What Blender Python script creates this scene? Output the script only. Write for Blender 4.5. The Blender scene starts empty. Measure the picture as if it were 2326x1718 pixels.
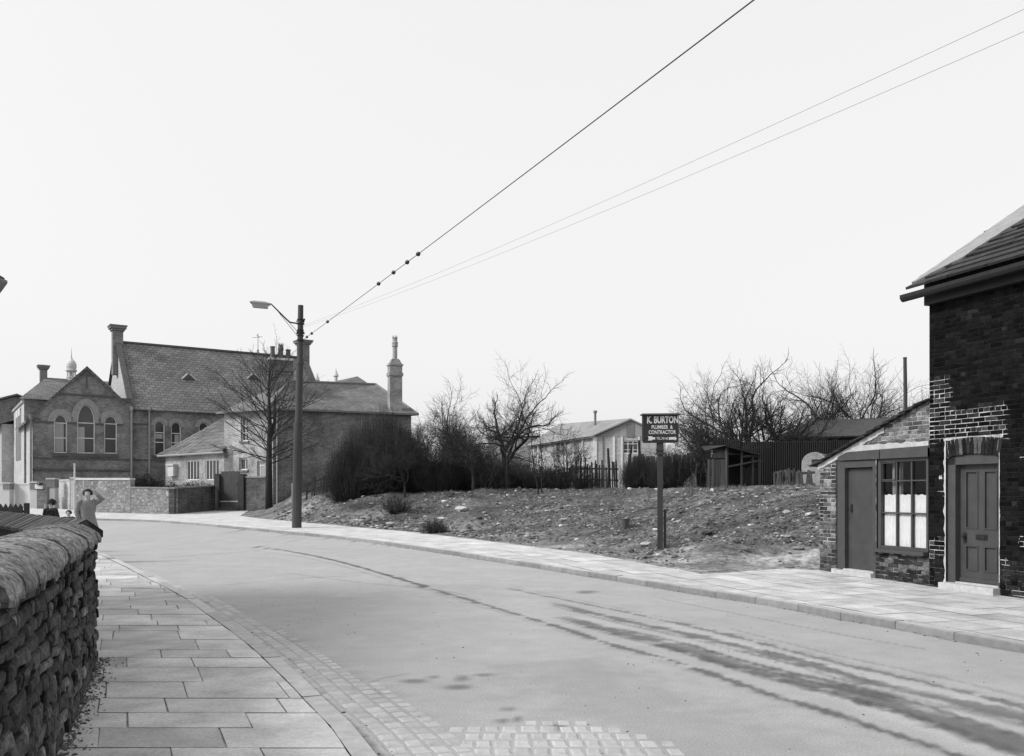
import bpy, bmesh, math, random
from mathutils import Vector, noise
from mathutils.geometry import tessellate_polygon
import numpy as np
R = random.Random(7)
rad = math.radians
sc = bpy.context.scene
# ---------------------------------------------------------------- camera, sky, sun, exposure
FX = 2000.0; CX = 1163.0; HY = 1118.0; CH = 1.65      # focal length and horizon in photo pixels, eye height
cam = bpy.data.cameras.new('camera'); co = bpy.data.objects.new('camera', cam); sc.collection.objects.link(co)
co.location = (0, 0, CH); co.rotation_euler = (rad(90), 0, 0)
cam.sensor_width = 36; cam.lens = 36*FX/2326; cam.shift_y = (HY-859)/2326
cam.clip_start = .1; cam.clip_end = 6000
sc.camera = co
SUN_EL, SUN_AZ = rad(38), math.atan2(-.95, -.30)       # direction to the sun: left, a little behind the camera
W = bpy.data.worlds.new('World'); sc.world = W; W.use_nodes = True
nt = W.node_tree; nt.nodes.clear()
wo = nt.nodes.new('ShaderNodeOutputWorld'); bg = nt.nodes.new('ShaderNodeBackground')
sky = nt.nodes.new('ShaderNodeTexSky'); sky.sky_type = 'NISHITA'; sky.sun_disc = False
sky.sun_elevation = SUN_EL; sky.sun_rotation = SUN_AZ; sky.dust_density = 6; sky.air_density = 1.5
bw = nt.nodes.new('ShaderNodeRGBToBW'); mx = nt.nodes.new('ShaderNodeMix'); mx.data_type = 'FLOAT'
mx.inputs[0].default_value = .62; mx.inputs[3].default_value = 10.5    # thick white overcast laid over the sky
nt.links.new(sky.outputs[0], bw.inputs[0]); nt.links.new(bw.outputs[0], mx.inputs[2])
nt.links.new(mx.outputs[0], bg.inputs[0]); bg.inputs[1].default_value = .1
nt.links.new(bg.outputs[0], wo.inputs[0])
sl = bpy.data.lights.new('sun', 'SUN'); sl.energy = 2.5; sl.angle = rad(14); sl.color = (1, 1, 1)
so = bpy.data.objects.new('sun', sl); sc.collection.objects.link(so)
so.rotation_euler = Vector((math.sin(SUN_AZ)*math.cos(SUN_EL), math.cos(SUN_AZ)*math.cos(SUN_EL), math.sin(SUN_EL))).to_track_quat('Z', 'Y').to_euler()
sc.view_settings.view_transform = 'Standard'; sc.view_settings.look = 'None'
sc.view_settings.exposure = .28; sc.view_settings.gamma = 1
sc.cycles.max_bounces = 6

# ---------------------------------------------------------------- measuring helpers
def g(Y): return .014*max(0.0, Y-15) if Y < 60 else .63
def px(x, y, Y): return Vector(((x-CX)/FX*Y, Y, CH+(HY-y)/FX*Y))
def gp(x, y, dz=0):                      # point of the pavement level seen at photo pixel x, y
    Y = (CH-dz)*FX/(y-HY)
    if Y > 15: Y = (CH-dz+.21)/((y-HY)/FX+.014)
    return Vector(((x-CX)/FX*Y, Y, g(Y)+dz))
class Plane:                             # vertical wall plane: t along it, z up, d out of it
    def __init__(s, P, u):
        s.P = Vector((P[0], P[1], 0)); s.u = Vector((u[0], u[1], 0)).normalized(); s.n = Vector((s.u.y, -s.u.x, 0))
    def pt(s, t, z, d=0): return s.P+s.u*t+s.n*d+Vector((0, 0, z))
    def inv(s, x, y, d=0):
        r = (x-CX)/FX; P = s.P+s.n*d
        t = (r*P.y-P.x)/(s.u.x-r*s.u.y); Y = P.y+s.u.y*t
        return t, CH+(HY-y)/FX*Y
# ---------------------------------------------------------------- mesh builder
class MB:
    def __init__(s): s.v = []; s.f = []; s.m = []; s.c = []; s.uv = None
    def add(s, vs, fs, m=0, c=(1, 1, 1)):
        o = len(s.v); s.v += [Vector(p) for p in vs]
        for f in fs: s.f.append([o+i for i in f]); s.m.append(m); s.c.append(c)
    def poly(s, vs, m=0, c=(1, 1, 1)): s.add(vs, [list(range(len(vs)))], m, c)
    def ob(s, o, x, y, z, m=0, c=(1, 1, 1), skip=()):      # box from corner o along vectors x, y, z
        o, x, y, z = map(Vector, (o, x, y, z))
        v = [o, o+x, o+x+y, o+y, o+z, o+x+z, o+x+y+z, o+y+z]
        fs = [[0, 3, 2, 1], [4, 5, 6, 7], [0, 1, 5, 4], [1, 2, 6, 5], [2, 3, 7, 6], [3, 0, 4, 7]]
        if x.cross(y).dot(z) < 0: fs = [f[::-1] for f in fs]
        s.add(v, [f for i, f in enumerate(fs) if i not in skip], m, c)
    def box(s, a, b, m=0, c=(1, 1, 1)): s.ob(a, (b[0]-a[0], 0, 0), (0, b[1]-a[1], 0), (0, 0, b[2]-a[2]), m, c)
    def pb(s, pl, t0, t1, z0, z1, d0, d1, m=0, c=(1, 1, 1)):     # box on a plane
        s.ob(pl.pt(t0, z0, d0), pl.u*(t1-t0), pl.n*(d1-d0), (0, 0, z1-z0), m, c)
    def tube(s, pts, rs, n=6, m=0, c=(1, 1, 1), cap=True):
        pts = [Vector(p) for p in pts]
        if not hasattr(rs, '__len__'): rs = [rs]*len(pts)
        o = len(s.v); up = None
        for i, p in enumerate(pts):
            d = (pts[min(i+1, len(pts)-1)]-pts[max(i-1, 0)])
            d = d.normalized() if d.length > 1e-9 else Vector((0, 0, 1))
            if up is None: up = Vector((0, 0, 1)) if abs(d.z) < .9 else Vector((1, 0, 0))
            a = d.cross(up).normalized(); b = a.cross(d); up = b
            for k in range(n):
                q = 2*math.pi*k/n; s.v.append(p+(a*math.cos(q)+b*math.sin(q))*rs[i])
        for i in range(len(pts)-1):
            for k in range(n):
                k2 = (k+1) % n
                s.f.append([o+i*n+k, o+i*n+k2, o+(i+1)*n+k2, o+(i+1)*n+k]); s.m.append(m); s.c.append(c)
        if cap:
            s.f.append([o+k for k in range(n)][::-1]); s.m.append(m); s.c.append(c)
            e = o+(len(pts)-1)*n; s.f.append([e+k for k in range(n)]); s.m.append(m); s.c.append(c)
    def lathe(s, base, prof, n=16, m=0, c=(1, 1, 1)):           # prof: (r, z)
        s.tube([Vector(base)+Vector((0, 0, z+i*1e-5)) for i, (r, z) in enumerate(prof)], [r for r, z in prof], n, m, c)
    def build(s, name, mats, root=None, uv=True, smooth=False):
        if not isinstance(mats, (list, tuple)): mats = [mats]
        off = Vector((0, 0, 0))
        if root is not None:
            r = root
            while r is not None: off = off+Vector(r.location); r = r.parent
        me = bpy.data.meshes.new(name); me.from_pydata([tuple(p-off) for p in s.v], [], s.f)
        for m in mats: me.materials.append(m)
        me.polygons.foreach_set('material_index', s.m)
        if smooth: me.polygons.foreach_set('use_smooth', [True]*len(s.f))
        nl = len(me.loops); tot = np.array([len(f) for f in s.f])
        col = np.repeat(np.array([(c[0], c[1], c[2], 1.0) for c in s.c], dtype=np.float32), tot, axis=0)
        a = me.color_attributes.new('Col', 'FLOAT_COLOR', 'CORNER'); a.data.foreach_set('color', col.ravel())
        if uv:
            me.uv_layers.new(name='UVMap'); V = np.array([tuple(p) for p in s.v]); uvs = np.zeros((nl, 2), dtype=np.float32)
            nor = np.zeros(len(me.polygons)*3); me.polygons.foreach_get('normal', nor); nor = nor.reshape(-1, 3)
            k = 0
            for fi, f in enumerate(s.f):
                n = nor[fi]; h = math.hypot(n[0], n[1]); P = V[f]
                if h < .05: uvs[k:k+len(f)] = P[:, :2]
                else:
                    tx, ty = -n[1]/h, n[0]/h
                    uvs[k:k+len(f), 0] = P[:, 0]*tx+P[:, 1]*ty
                    uvs[k:k+len(f), 1] = P[:, 2]/h
                k += len(f)
            me.uv_layers[0].data.foreach_set('uv', uvs.ravel())
        o = bpy.data.objects.new(name, me); sc.collection.objects.link(o)
        if root is not None: o.parent = root
        return o
def thing(name, loc, label, cat, group=None):
    o = bpy.data.objects.new(name, None); sc.collection.objects.link(o); o.location = loc; o.empty_display_size = .3
    return tag(o, label, cat, group)
def tag(o, label, cat, group=None, kind=None):
    o['label'] = label; o['category'] = cat
    if group: o['group'] = group
    if kind: o['kind'] = kind
    return o
def struct(o, label=None):
    o['kind'] = 'structure'
    if label: o['label'] = label
    return o
# ---------------------------------------------------------------- materials (a black and white place: every colour is a grey)
def G(v): return (v, v, v, 1)
def mat(name, v, rough=.85, amp=.25, scale=3, bump=.0, bscale=40, col=False, spec=.3, amp2=0, scale2=.4, metal=0, streak=None):
    m = bpy.data.materials.new(name); m.use_nodes = True; n = m.node_tree; b = n.nodes['Principled BSDF']; L = n.links.new
    b.inputs['Roughness'].default_value = rough; b.inputs['Specular IOR Level'].default_value = spec; b.inputs['Metallic'].default_value = metal
    tc = n.nodes.new('ShaderNodeTexCoord'); src = tc.outputs['Object']
    if streak:
        mp = n.nodes.new('ShaderNodeMapping'); mp.inputs['Scale'].default_value = streak; L(src, mp.inputs[0]); src = mp.outputs[0]
    def nz(s, det=8):
        t = n.nodes.new('ShaderNodeTexNoise'); t.inputs['Scale'].default_value = s; t.inputs['Detail'].default_value = det; t.inputs['Roughness'].default_value = .62
        L(src, t.inputs['Vector']); return t.outputs[0]
    def mth(op, a, bb):
        t = n.nodes.new('ShaderNodeMath'); t.operation = op
        for i, q in enumerate((a, bb)):
            if isinstance(q, (int, float)): t.inputs[i].default_value = q
            else: L(q, t.inputs[i])
        return t.outputs[0]
    def var(a, s):
        r = n.nodes.new('ShaderNodeMapRange'); r.inputs[1].default_value = .3; r.inputs[2].default_value = .7
        r.inputs[3].default_value = 1-a; r.inputs[4].default_value = 1+a; L(nz(s), r.inputs[0]); return r.outputs[0]
    x = mth('MULTIPLY', v, var(amp, scale))
    if amp2: x = mth('MULTIPLY', x, var(amp2, scale2))
    if col:
        a = n.nodes.new('ShaderNodeVertexColor'); a.layer_name = 'Col'
        s = n.nodes.new('ShaderNodeRGBToBW'); L(a.outputs[0], s.inputs[0]); x = mth('MULTIPLY', x, s.outputs[0])
    cb = n.nodes.new('ShaderNodeCombineColor')
    for i in range(3): L(x, cb.inputs[i])
    L(cb.outputs[0], b.inputs['Base Color'])
    if bump:
        bn = n.nodes.new('ShaderNodeBump'); bn.inputs['Strength'].default_value = 1; bn.inputs['Distance'].default_value = bump
        L(nz(bscale, 5), bn.inputs['Height']); L(bn.outputs[0], b.inputs['Normal'])
    m['x'] = 0
    return m
def brickmat(name, c1, c2, mort, w=.235, h=.078, ms=.012, bump=.006, amp=.3, scale=.8, patch=0, pv=.5, rough=.9, soft=.1):
    m = bpy.data.materials.new(name); m.use_nodes = True; n = m.node_tree; b = n.nodes['Principled BSDF']; L = n.links.new
    b.inputs['Roughness'].default_value = rough; b.inputs['Specular IOR Level'].default_value = .25
    uv = n.nodes.new('ShaderNodeUVMap'); t = n.nodes.new('ShaderNodeTexBrick'); L(uv.outputs[0], t.inputs[0])
    t.inputs['Scale'].default_value = 1; t.inputs['Brick Width'].default_value = w; t.inputs['Row Height'].default_value = h
    t.inputs['Mortar Size'].default_value = ms; t.inputs['Mortar Smooth'].default_value = soft; t.inputs['Color1'].default_value = G(c1); t.inputs['Color2'].default_value = G(c2); t.inputs['Mortar'].default_value = G(mort)
    bw_ = n.nodes.new('ShaderNodeRGBToBW'); L(t.outputs[0], bw_.inputs[0])
    tc = n.nodes.new('ShaderNodeTexCoord')
    def nz(s):
        q = n.nodes.new('ShaderNodeTexNoise'); q.inputs['Scale'].default_value = s; q.inputs['Detail'].default_value = 7; q.inputs['Roughness'].default_value = .65
        L(tc.outputs['Object'], q.inputs['Vector']); return q.outputs[0]
    def mr(i, a, bb, c, d):
        r = n.nodes.new('ShaderNodeMapRange'); r.inputs[1].default_value = a; r.inputs[2].default_value = bb; r.inputs[3].default_value = c; r.inputs[4].default_value = d
        L(i, r.inputs[0]); return r.outputs[0]
    def mul(a, bb):
        q = n.nodes.new('ShaderNodeMath'); q.operation = 'MULTIPLY'; L(a, q.inputs[0]); L(bb, q.inputs[1]); return q.outputs[0]
    x = mul(bw_.outputs[0], mr(nz(scale), .3, .7, 1-amp, 1+amp)); x = mul(x, mr(nz(9), .3, .7, .8, 1.2))
    if patch:
        mk = mr(nz(6), 1-patch-.06, 1-patch+.06, 0, 1); mm = n.nodes.new('ShaderNodeMix'); mm.data_type = 'FLOAT'
        L(mk, mm.inputs[0]); L(x, mm.inputs[2]); mm.inputs[3].default_value = pv; x = mm.outputs[0]
    cb = n.nodes.new('ShaderNodeCombineColor')
    for i in range(3): L(x, cb.inputs[i])
    L(cb.outputs[0], b.inputs['Base Color'])
    bn = n.nodes.new('ShaderNodeBump'); bn.inputs['Distance'].default_value = bump; bn.invert = True
    L(t.outputs['Fac'], bn.inputs['Height']); L(bn.outputs[0], b.inputs['Normal'])
    return m
M = {}
M['asphalt'] = mat('asphalt', .335, .85, .20, 55, .006, 90, col=True, amp2=.05, scale2=1.6)
M['flag'] = mat('flagstone', .48, .85, .16, 30, .006, 50, col=True, amp2=.26, scale2=2.0)
M['joint'] = mat('joint_dirt', .25, .95, .75, 3)
M['kerb'] = mat('kerb_stone', .42, .85, .18, 7, .006, 40, col=True)
M['sett'] = mat('sett_stone', .385, .75, .15, 9, .006, 30, col=True)
M['dirt'] = mat('dirt', .09, .95, .7, 6, .06, 14, amp2=.5, scale2=.8, col=True)
M['rubble'] = mat('rubble', .15, .9, .3, 6, .01, 30, col=True)
M['stone'] = mat('wall_stone', .062, .88, .75, 26, .020, 55, col=True, amp2=.45, scale2=5, spec=.3)
M['coping'] = mat('coping_stone', .25, .88, .85, 30, .022, 60, col=True, amp2=.40, scale2=7)
M['dark_mortar'] = mat('dark_joint', .012, .95, .3, 8)
M['brick'] = mat('sooty_brick', 1.0, .9, .6, 45, .010, 80, col=True, amp2=.5, scale2=5, spec=.06)
M['mortar'] = mat('mortar', 1.0, .95, .25, 30, .004, 80, col=True)
M['slate'] = mat('stone_slate', .032, .8, .35, 6, .01, 30, col=True)
M['render'] = mat('lime_render', .42, .9, .22, 5, .01, 25, amp2=.15, scale2=1)
M['door'] = mat('door_paint', .048, .6, .22, 3, .001, 60, spec=.35)
M['frame'] = mat('frame_paint', .055, .6, .15, 6, .001, 60)
M['blackiron'] = mat('black_iron', .015, .5, .2, 9)
M['step'] = mat('step_stone', .42, .85, .18, 8, .004, 40)
M['white'] = mat('white_paint', .62, .6, .10, 6)
M['curtain'] = mat('net_curtain', .74, .9, .08, 8, .002, 300)
M['black'] = mat('dark_interior', .006, .95, .1, 3)
M['glass_far'] = mat('window_glass', .035, .12, .3, .6, spec=.6)
M['bark'] = mat('bark', .028, .9, .3, 12, .01, 40)
M['twig'] = mat('twig', .034, .95, .25, 2)
M['bramble'] = mat('bramble', .034, .95, .4, 1.2)
M['paling'] = mat('weathered_wood', .045, .85, .5, 6, .004, 40, col=True, streak=(1, 1, .12))
M['greywood'] = mat('grey_board', .048, .85, .5, 9, .004, 50, col=True, streak=(1, 1, .08))
M['tin'] = mat('tarred_tin', .016, .6, .4, 2, .002, 20, streak=(1, 1, .15))
M['tinroof'] = mat('tin_roof', .055, .6, .3, 2, .002, 20, amp2=.2, scale2=.6)
M['post'] = mat('post_paint', .042, .55, .3, 3, .002, 30, streak=(1, 1, .15))
M['steel'] = mat('lamp_grey', .30, .5, .1, 5)
M['bowl'] = mat('lamp_bowl', .30, .3, .12, 6, spec=.6)
M['sign'] = mat('sign_black', .022, .45, .3, 8)
M['letter'] = mat('sign_white', .55, .6, .15, 20)
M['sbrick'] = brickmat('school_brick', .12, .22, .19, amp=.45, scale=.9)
M['sbrick_lit'] = brickmat('sunlit_school_brick', .36, .46, .40, amp=.15)  # sunlight on the left-facing walls put into a paler brick
M['sstone'] = mat('school_stone', .17, .9, .2, 4)
M['sarch'] = mat('school_arch', .24, .9, .2, 6)
M['sroof'] = brickmat('school_slates', .125, .18, .07, w=.45, h=.30, ms=.022, bump=.03, amp=.28, scale=.5)
M['sroof2'] = brickmat('small_slates', .13, .185, .08, w=.32, h=.19, ms=.016, bump=.02, amp=.28, scale=.7)
M['cbrick'] = brickmat('cottage_brick', .05, .14, .26, ms=.013, amp=.5, scale=.6)
M['cbrick_pale_lit'] = brickmat('cottage_pale_lit_brick', .20, .33, .34, ms=.012, amp=.45, scale=.8)  # sunlight on the left face put into paler brick; outhouse and stack share it
M['wbrick'] = brickmat('white_brick', .48, .60, .34, ms=.012, amp=.12)
M['gbrick'] = brickmat('garden_brick', .07, .17, .22, ms=.014, amp=.4, scale=.9)
M['dbrick'] = brickmat('dark_garden_stone', .035, .09, .10, ms=.014, amp=.5, scale=1.1)
M['gbrick_sp'] = brickmat('blotchy_brick', .10, .20, .22, ms=.014, amp=.4, scale=.9, patch=.40, pv=.42)
M['prefab'] = brickmat('prefab_blockwork', .36, .44, .34, w=.45, h=.22, amp=.12)
M['prefabroof'] = mat('prefab_roof', .22, .8, .15, 1.5, amp2=.15, scale2=.5)
M['pale'] = mat('pale_render', .47, .9, .15, 1.2, amp2=.12, scale2=.4)
M['hedge'] = mat('evergreen_leaf', .022, .8, .5, 3)
M['grass'] = mat('dry_grass', .16, .9, .4, 2)
M['wire'] = mat('wire', .03, .6, .1, 3)
M['skin'] = mat('skin', .42, .6, .06, 20)
M['coat'] = mat('grey_coat', .21, .9, .15, 9)
M['darkcoat'] = mat('dark_coat', .014, .9, .2, 9)
M['hair'] = mat('dark_hair', .02, .7, .2, 40)
M['pot'] = mat('clay_pot', .10, .85, .25, 6)
M['potpale'] = mat('pale_pot', .32, .85, .2, 6)
M['lead'] = mat('pale_lead', .50, .7, .12, 4)
M['board'] = mat('pale_board', .28, .85, .1, 3, streak=(1, 1, .1))
def glassmat():
    m = bpy.data.materials.new('clear_glass'); m.use_nodes = True; n = m.node_tree; n.nodes.clear(); L = n.links.new
    o = n.nodes.new('ShaderNodeOutputMaterial'); t = n.nodes.new('ShaderNodeBsdfTransparent'); q = n.nodes.new('ShaderNodeBsdfGlossy'); q.inputs['Roughness'].default_value = .03
    q.inputs['Color'].default_value = G(.6)
    f = n.nodes.new('ShaderNodeFresnel'); f.inputs[0].default_value = 1.45; s = n.nodes.new('ShaderNodeMixShader')
    L(f.outputs[0], s.inputs[0]); L(t.outputs[0], s.inputs[1]); L(q.outputs[0], s.inputs[2]); L(s.outputs[0], o.inputs[0]); return m
M['glass'] = glassmat()
# ================================================================= GROUND, ROAD, PAVEMENTS
def dist_poly(X, Y, pts, closed=False):
    d = np.full(X.shape, 1e9); n = len(pts)
    for i in range(n if closed else n-1):
        a = pts[i]; b = pts[(i+1) % n]; vx, vy = b[0]-a[0], b[1]-a[1]; l2 = vx*vx+vy*vy+1e-12
        t = np.clip(((X-a[0])*vx+(Y-a[1])*vy)/l2, 0, 1)
        d = np.minimum(d, np.hypot(X-a[0]-t*vx, Y-a[1]-t*vy))
    return d
def inside(X, Y, pts):
    r = np.zeros(X.shape, bool); n = len(pts)
    for i in range(n):
        x0, y0 = pts[i][0], pts[i][1]; x1, y1 = pts[(i+1) % n][0], pts[(i+1) % n][1]
        if y0 == y1: continue
        c = ((y0 > Y) != (y1 > Y)) & (X < (x1-x0)*(Y-y0)/(y1-y0)+x0); r ^= c
    return r
def gv(Y): return np.where(Y < 60, .014*np.maximum(0, Y-15), .63)
H66 = Plane((7.3, 15.4), (.336, -.942))                   # street face of the right-hand cottages
lotpx = [(1862, 1296), (1768, 1293), (1594, 1305), (1550, 1296), (1419, 1272), (1331, 1257), (1138, 1233), (950, 1210), (822, 1199), (687, 1187), (590, 1178), (545, 1172), (560, 1163), (590, 1152), (606, 1146)]
lot = [gp(*p) for p in lotpx]
far0 = lot[-1]
lot_closed = [tuple(H66.pt(14, 0)[:2]), tuple(H66.pt(0, 0)[:2])]+[(p.x, p.y) for p in lot]+[(far0.x-1.5, far0.y+8), (far0.x-3, 3000), (3000, 3000), (3000, H66.pt(14, 0).y)]
def fbm(x, y, s, o=4): return noise.fractal(Vector((x*s, y*s, 3.1)), 1.0, 2.0, o)
def terrain(X, Y):
    d = dist_poly(X, Y, lot_closed, True); ins = inside(X, Y, lot_closed); r = X/np.maximum(Y, 1)
    D = np.interp(r, [-.3, -.22, -.05, .12, .22], [3.6, 3.6, 6.5, 11.5, 8]); top = np.interp(r, [-.31, -.285, -.25, -.1, .05], [.75, 1.1, 1.58, 1.62, 1.72])
    top = np.maximum(top, gv(Y))
    t = np.clip(d/D, 0, 1); sm = np.interp(r, [-.22, 0], [0, 1]); s1 = t*t*(3-2*t); s = s1*(1-sm)+sm*(.35*t*t+.65*s1)
    z = np.where(ins, gv(Y)*(1-s)+top*s, gv(Y)-.5*np.clip(d/.5, 0, 1)-.01)
    return z, np.where(ins, d, -d)
def axis(a, b, step, lo, hi):
    v = list(np.arange(a, b, step)); s = step; x = a
    while x > lo: s *= 1.35; x -= s; v.insert(0, x)
    s = step; x = v[-1]
    while x < hi: s *= 1.35; x += s; v.append(x)
    return np.array(v)
ax = axis(-17, 26, .16, -3000, 3000); ay = axis(11, 48, .16, -400, 4000)
GX, GY = np.meshgrid(ax, ay); TZ, TD = terrain(GX, GY)
ny, nx = GX.shape
for j in range(ny):
    for i in range(nx):
        dd = TD[j, i]
        if dd > .05 and GY[j, i] < 90 and abs(GX[j, i]) < 60:
            x, y = GX[j, i], GY[j, i]; w = min(1, dd/2.5)
            r = x/y
            back = 1 if dd < 11 else .35
            TZ[j, i] += w*back*(.17*fbm(x, y, .5)+.05*fbm(x, y, 1.7, 3))+min(1, dd/.8)*.035*fbm(x, y, 4.5, 3)
def ground_z(x, y):
    i = int(np.clip(np.searchsorted(ax, x)-1, 0, nx-2)); j = int(np.clip(np.searchsorted(ay, y)-1, 0, ny-2))
    u = (x-ax[i])/(ax[i+1]-ax[i]); v = (y-ay[j])/(ay[j+1]-ay[j])
    return float(TZ[j, i]*(1-u)*(1-v)+TZ[j, i+1]*u*(1-v)+TZ[j+1, i]*(1-u)*v+TZ[j+1, i+1]*u*v)
def grid_mesh(name, GX, GY, Z, m, colv=None):
    ny, nx = GX.shape; me = bpy.data.meshes.new(name)
    V = np.stack([GX, GY, Z], -1).reshape(-1, 3); idx = np.arange(ny*nx).reshape(ny, nx)
    F = np.stack([idx[:-1, :-1], idx[:-1, 1:], idx[1:, 1:], idx[1:, :-1]], -1).reshape(-1, 4)
    me.vertices.add(len(V)); me.vertices.foreach_set('co', V.ravel()); me.loops.add(F.size); me.loops.foreach_set('vertex_index', F.ravel())
    me.polygons.add(len(F)); me.polygons.foreach_set('loop_start', np.arange(0, F.size, 4)); me.polygons.foreach_set('loop_total', np.full(len(F), 4))
    me.update(); me.validate(); me.materials.append(m); me.polygons.foreach_set('use_smooth', [True]*len(F))
    a = me.color_attributes.new('Col', 'FLOAT_COLOR', 'POINT')
    c = np.ones((ny*nx, 4), dtype=np.float32)
    if colv is not None: c[:, :3] = colv.reshape(-1, 1)
    a.data.foreach_set('color', c.ravel())
    o = bpy.data.objects.new(name, me); sc.collection.objects.link(o); return o
tc_ = np.ones(GX.shape)
tc_ = np.interp(TD, [0, 1.0, 3.0], [1.9, 1.7, 1.0])
tc_ = tc_*np.where(GX/np.maximum(GY, 1) > .16, np.interp(TD, [0, 2.0, 4.5], [1.6, 1.5, 1.0]), 1)
pn_ = np.ones(GX.shape)
for j in range(ny):
    for i in range(nx):
        if 10 < GY[j, i] < 60 and abs(GX[j, i]) < 30: pn_[j, i] = 1+.75*noise.fractal(Vector((GX[j, i]*.35, GY[j, i]*.8, 2)), 1, 2, 4)
tc_ = tc_*np.clip(pn_, .45, 2.1)
struct(grid_mesh('ground', GX, GY, TZ, M['dirt'], tc_), 'bare earth bank and plot rising behind the pavement')
# kerb lines (left of the road and right of the road)
lk = [(1.6, -9), (.8, 0), (.1, 3.2)]+[tuple(gp(*p)[:2]) for p in [(861, 1718), (822, 1665), (793, 1633), (729, 1577), (672, 1522), (604, 1465), (554, 1429), (490, 1388), (449, 1358), (397, 1332), (348, 1310), (296, 1283), (225, 1252)]]+[(-15.5, 30), (-21, 36.5), (-30, 42), (-45, 47), (-90, 55)]
rk = [tuple(gp(*p)[:2]) for p in [(2326, 1464), (2186, 1441), (2029, 1411), (1882, 1388), (1797, 1370), (1628, 1345), (1479, 1322), (1360, 1303), (1237, 1284), (1036, 1254), (804, 1221), (589, 1202), (400, 1184), (250, 1178), (0, 1176), (-300, 1173)]]
e = Vector(rk[0])-Vector(rk[1]); e.normalize(); rk = [tuple(Vector(rk[0])+e*12)]+rk
def smooth_line(p, it=2):
    for _ in range(it):
        q = [p[0]]
        for a, b in zip(p, p[1:]): q += [(a[0]*.75+b[0]*.25, a[1]*.75+b[1]*.25), (a[0]*.25+b[0]*.75, a[1]*.25+b[1]*.75)]
        p = q+[p[-1]]
    return p
lk = smooth_line(lk); rk = smooth_line(rk, 1)
def resample(p, step):
    out = [Vector(p[0])]; acc = 0
    for a, b in zip(p, p[1:]):
        a = Vector(a); b = Vector(b); l = (b-a).length
        while acc+l >= step:
            t = (step-acc); a = a+(b-a).normalized()*t; l -= t; acc = 0; out.append(a.copy())
        acc += l
    return out
def offset(p, d):                       # d > 0: to the left of travel
    out = []
    for i in range(len(p)):
        t = (Vector(p[min(i+1, len(p)-1)])-Vector(p[max(i-1, 0)])).normalized(); out.append((p[i][0]-t.y*d, p[i][1]+t.x*d))
    return out
# road sheet with its worn marks
def wpx(pts): return [tuple(gp(x, y, -.09)[:2]) for x, y in pts]
rx = axis(-12, 13, .055, -120, 60); ry = axis(4.2, 24, .055, -40, 70)
RX, RY = np.meshgrid(rx, ry); RZ = gv(RY)-.09; shade = np.ones(RX.shape)
stn = np.array([[noise.fractal(Vector((x*.5+y*.2, y*.9, 1)), 1, 2, 4) for x in rx] for y in ry])
fine = np.array([[noise.fractal(Vector((x*2.2, y*2.2, 5)), 1, 2, 4) for x in rx] for y in ry])
fin2 = np.array([[noise.fractal(Vector((x*5+y*3, y*5-x*2, 9)), 1, 2, 3) for x in rx] for y in ry])
def streak(pts, w0, w1, a, rag=.6, light=0):
    global shade
    p = wpx(pts); q = smooth_line(p, 2); n = len(q); d = np.full(RX.shape, 1e9); S = np.zeros(RX.shape)
    for i in range(n-1):
        ax_, ay_ = q[i]; bx, by = q[i+1]; vx, vy = bx-ax_, by-ay_; l2 = vx*vx+vy*vy+1e-9; t = np.clip(((RX-ax_)*vx+(RY-ay_)*vy)/l2, 0, 1)
        dd = np.hypot(RX-ax_-t*vx, RY-ay_-t*vy); k = dd < d; d = np.where(k, dd, d); S = np.where(k, (i+t)/(n-1), S)
    w = w0+(w1-w0)*S; k = d/w+rag*(fine*.8+fin2*.9)
    m = np.clip(1.35-k, 0, 1); m = m*m*(3-2*m)*np.clip(np.minimum(S, 1-S+ .5)*12, 0, 1)
    shade *= 1-a*m
T1 = [(1250, 1368), (1400, 1407), (1524, 1432), (1665, 1465), (1806, 1498), (1979, 1552), (2186, 1597), (2326, 1630), (2700, 1740)]
T2 = [(1270, 1400), (1400, 1436), (1545, 1469), (1690, 1515), (1855, 1556), (2021, 1597), (2186, 1651), (2326, 1697), (2700, 1830)]
T3 = [(560, 1240), (672, 1254), (779, 1277), (893, 1311), (965, 1332), (1036, 1354), (1179, 1397), (1300, 1434), (1400, 1469), (1524, 1498), (1648, 1543), (1772, 1585), (1897, 1622), (2021, 1663), (2166, 1713), (2500, 1840)]
T4 = [(1150, 1335), (1400, 1386), (1648, 1440), (1897, 1506), (2083, 1546), (2326, 1606), (2700, 1720)]
streak(T1, .09, .17, .60, .7); streak(T2, .12, .26, .60, .7)
def wobble(T, dy, i0, i1): return [(x, y+dy*(.35+.65*(k/(len(T)-1)))+R.uniform(-1.5, 1.5)) for k, (x, y) in enumerate(T)][i0:i1]
for T_, n_ in ((T1, 9), (T2, 13), (T3, 1), (T4, 1)):
    for _ in range(n_):
        a_ = R.randint(0, 4); streak(wobble(T_, R.uniform(-26, 26), a_, a_+R.randint(3, 6)), .03, R.uniform(.04, .06), R.choice((.22, .3, .38, -.10)), .5)
for c_ in ([(930, 1530), (845, 1545), (838, 1560), (858, 1585)], [(1500, 1360), (1700, 1400), (1900, 1440), (2100, 1475)], [(1700, 1345), (1900, 1388), (2150, 1440)], [(640, 1300), (800, 1322), (1000, 1340), (1060, 1352)], [(420, 1230), (560, 1222), (700, 1232)], [(500, 1330), (700, 1312), (820, 1308)]): streak(c_, .03, .03, .28, .5); streak(T3[:5], .06, .05, .32, .8); streak(T3[4:], .05, .05, .16, 1.1); streak(T4, .045, .05, .12, 1.2)
streak([(x, y+7) for x, y in T3[3:]], .05, .05, .13, 1.0); streak([(x, y-6) for x, y in T4], .04, .05, .12, 1.0)
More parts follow.
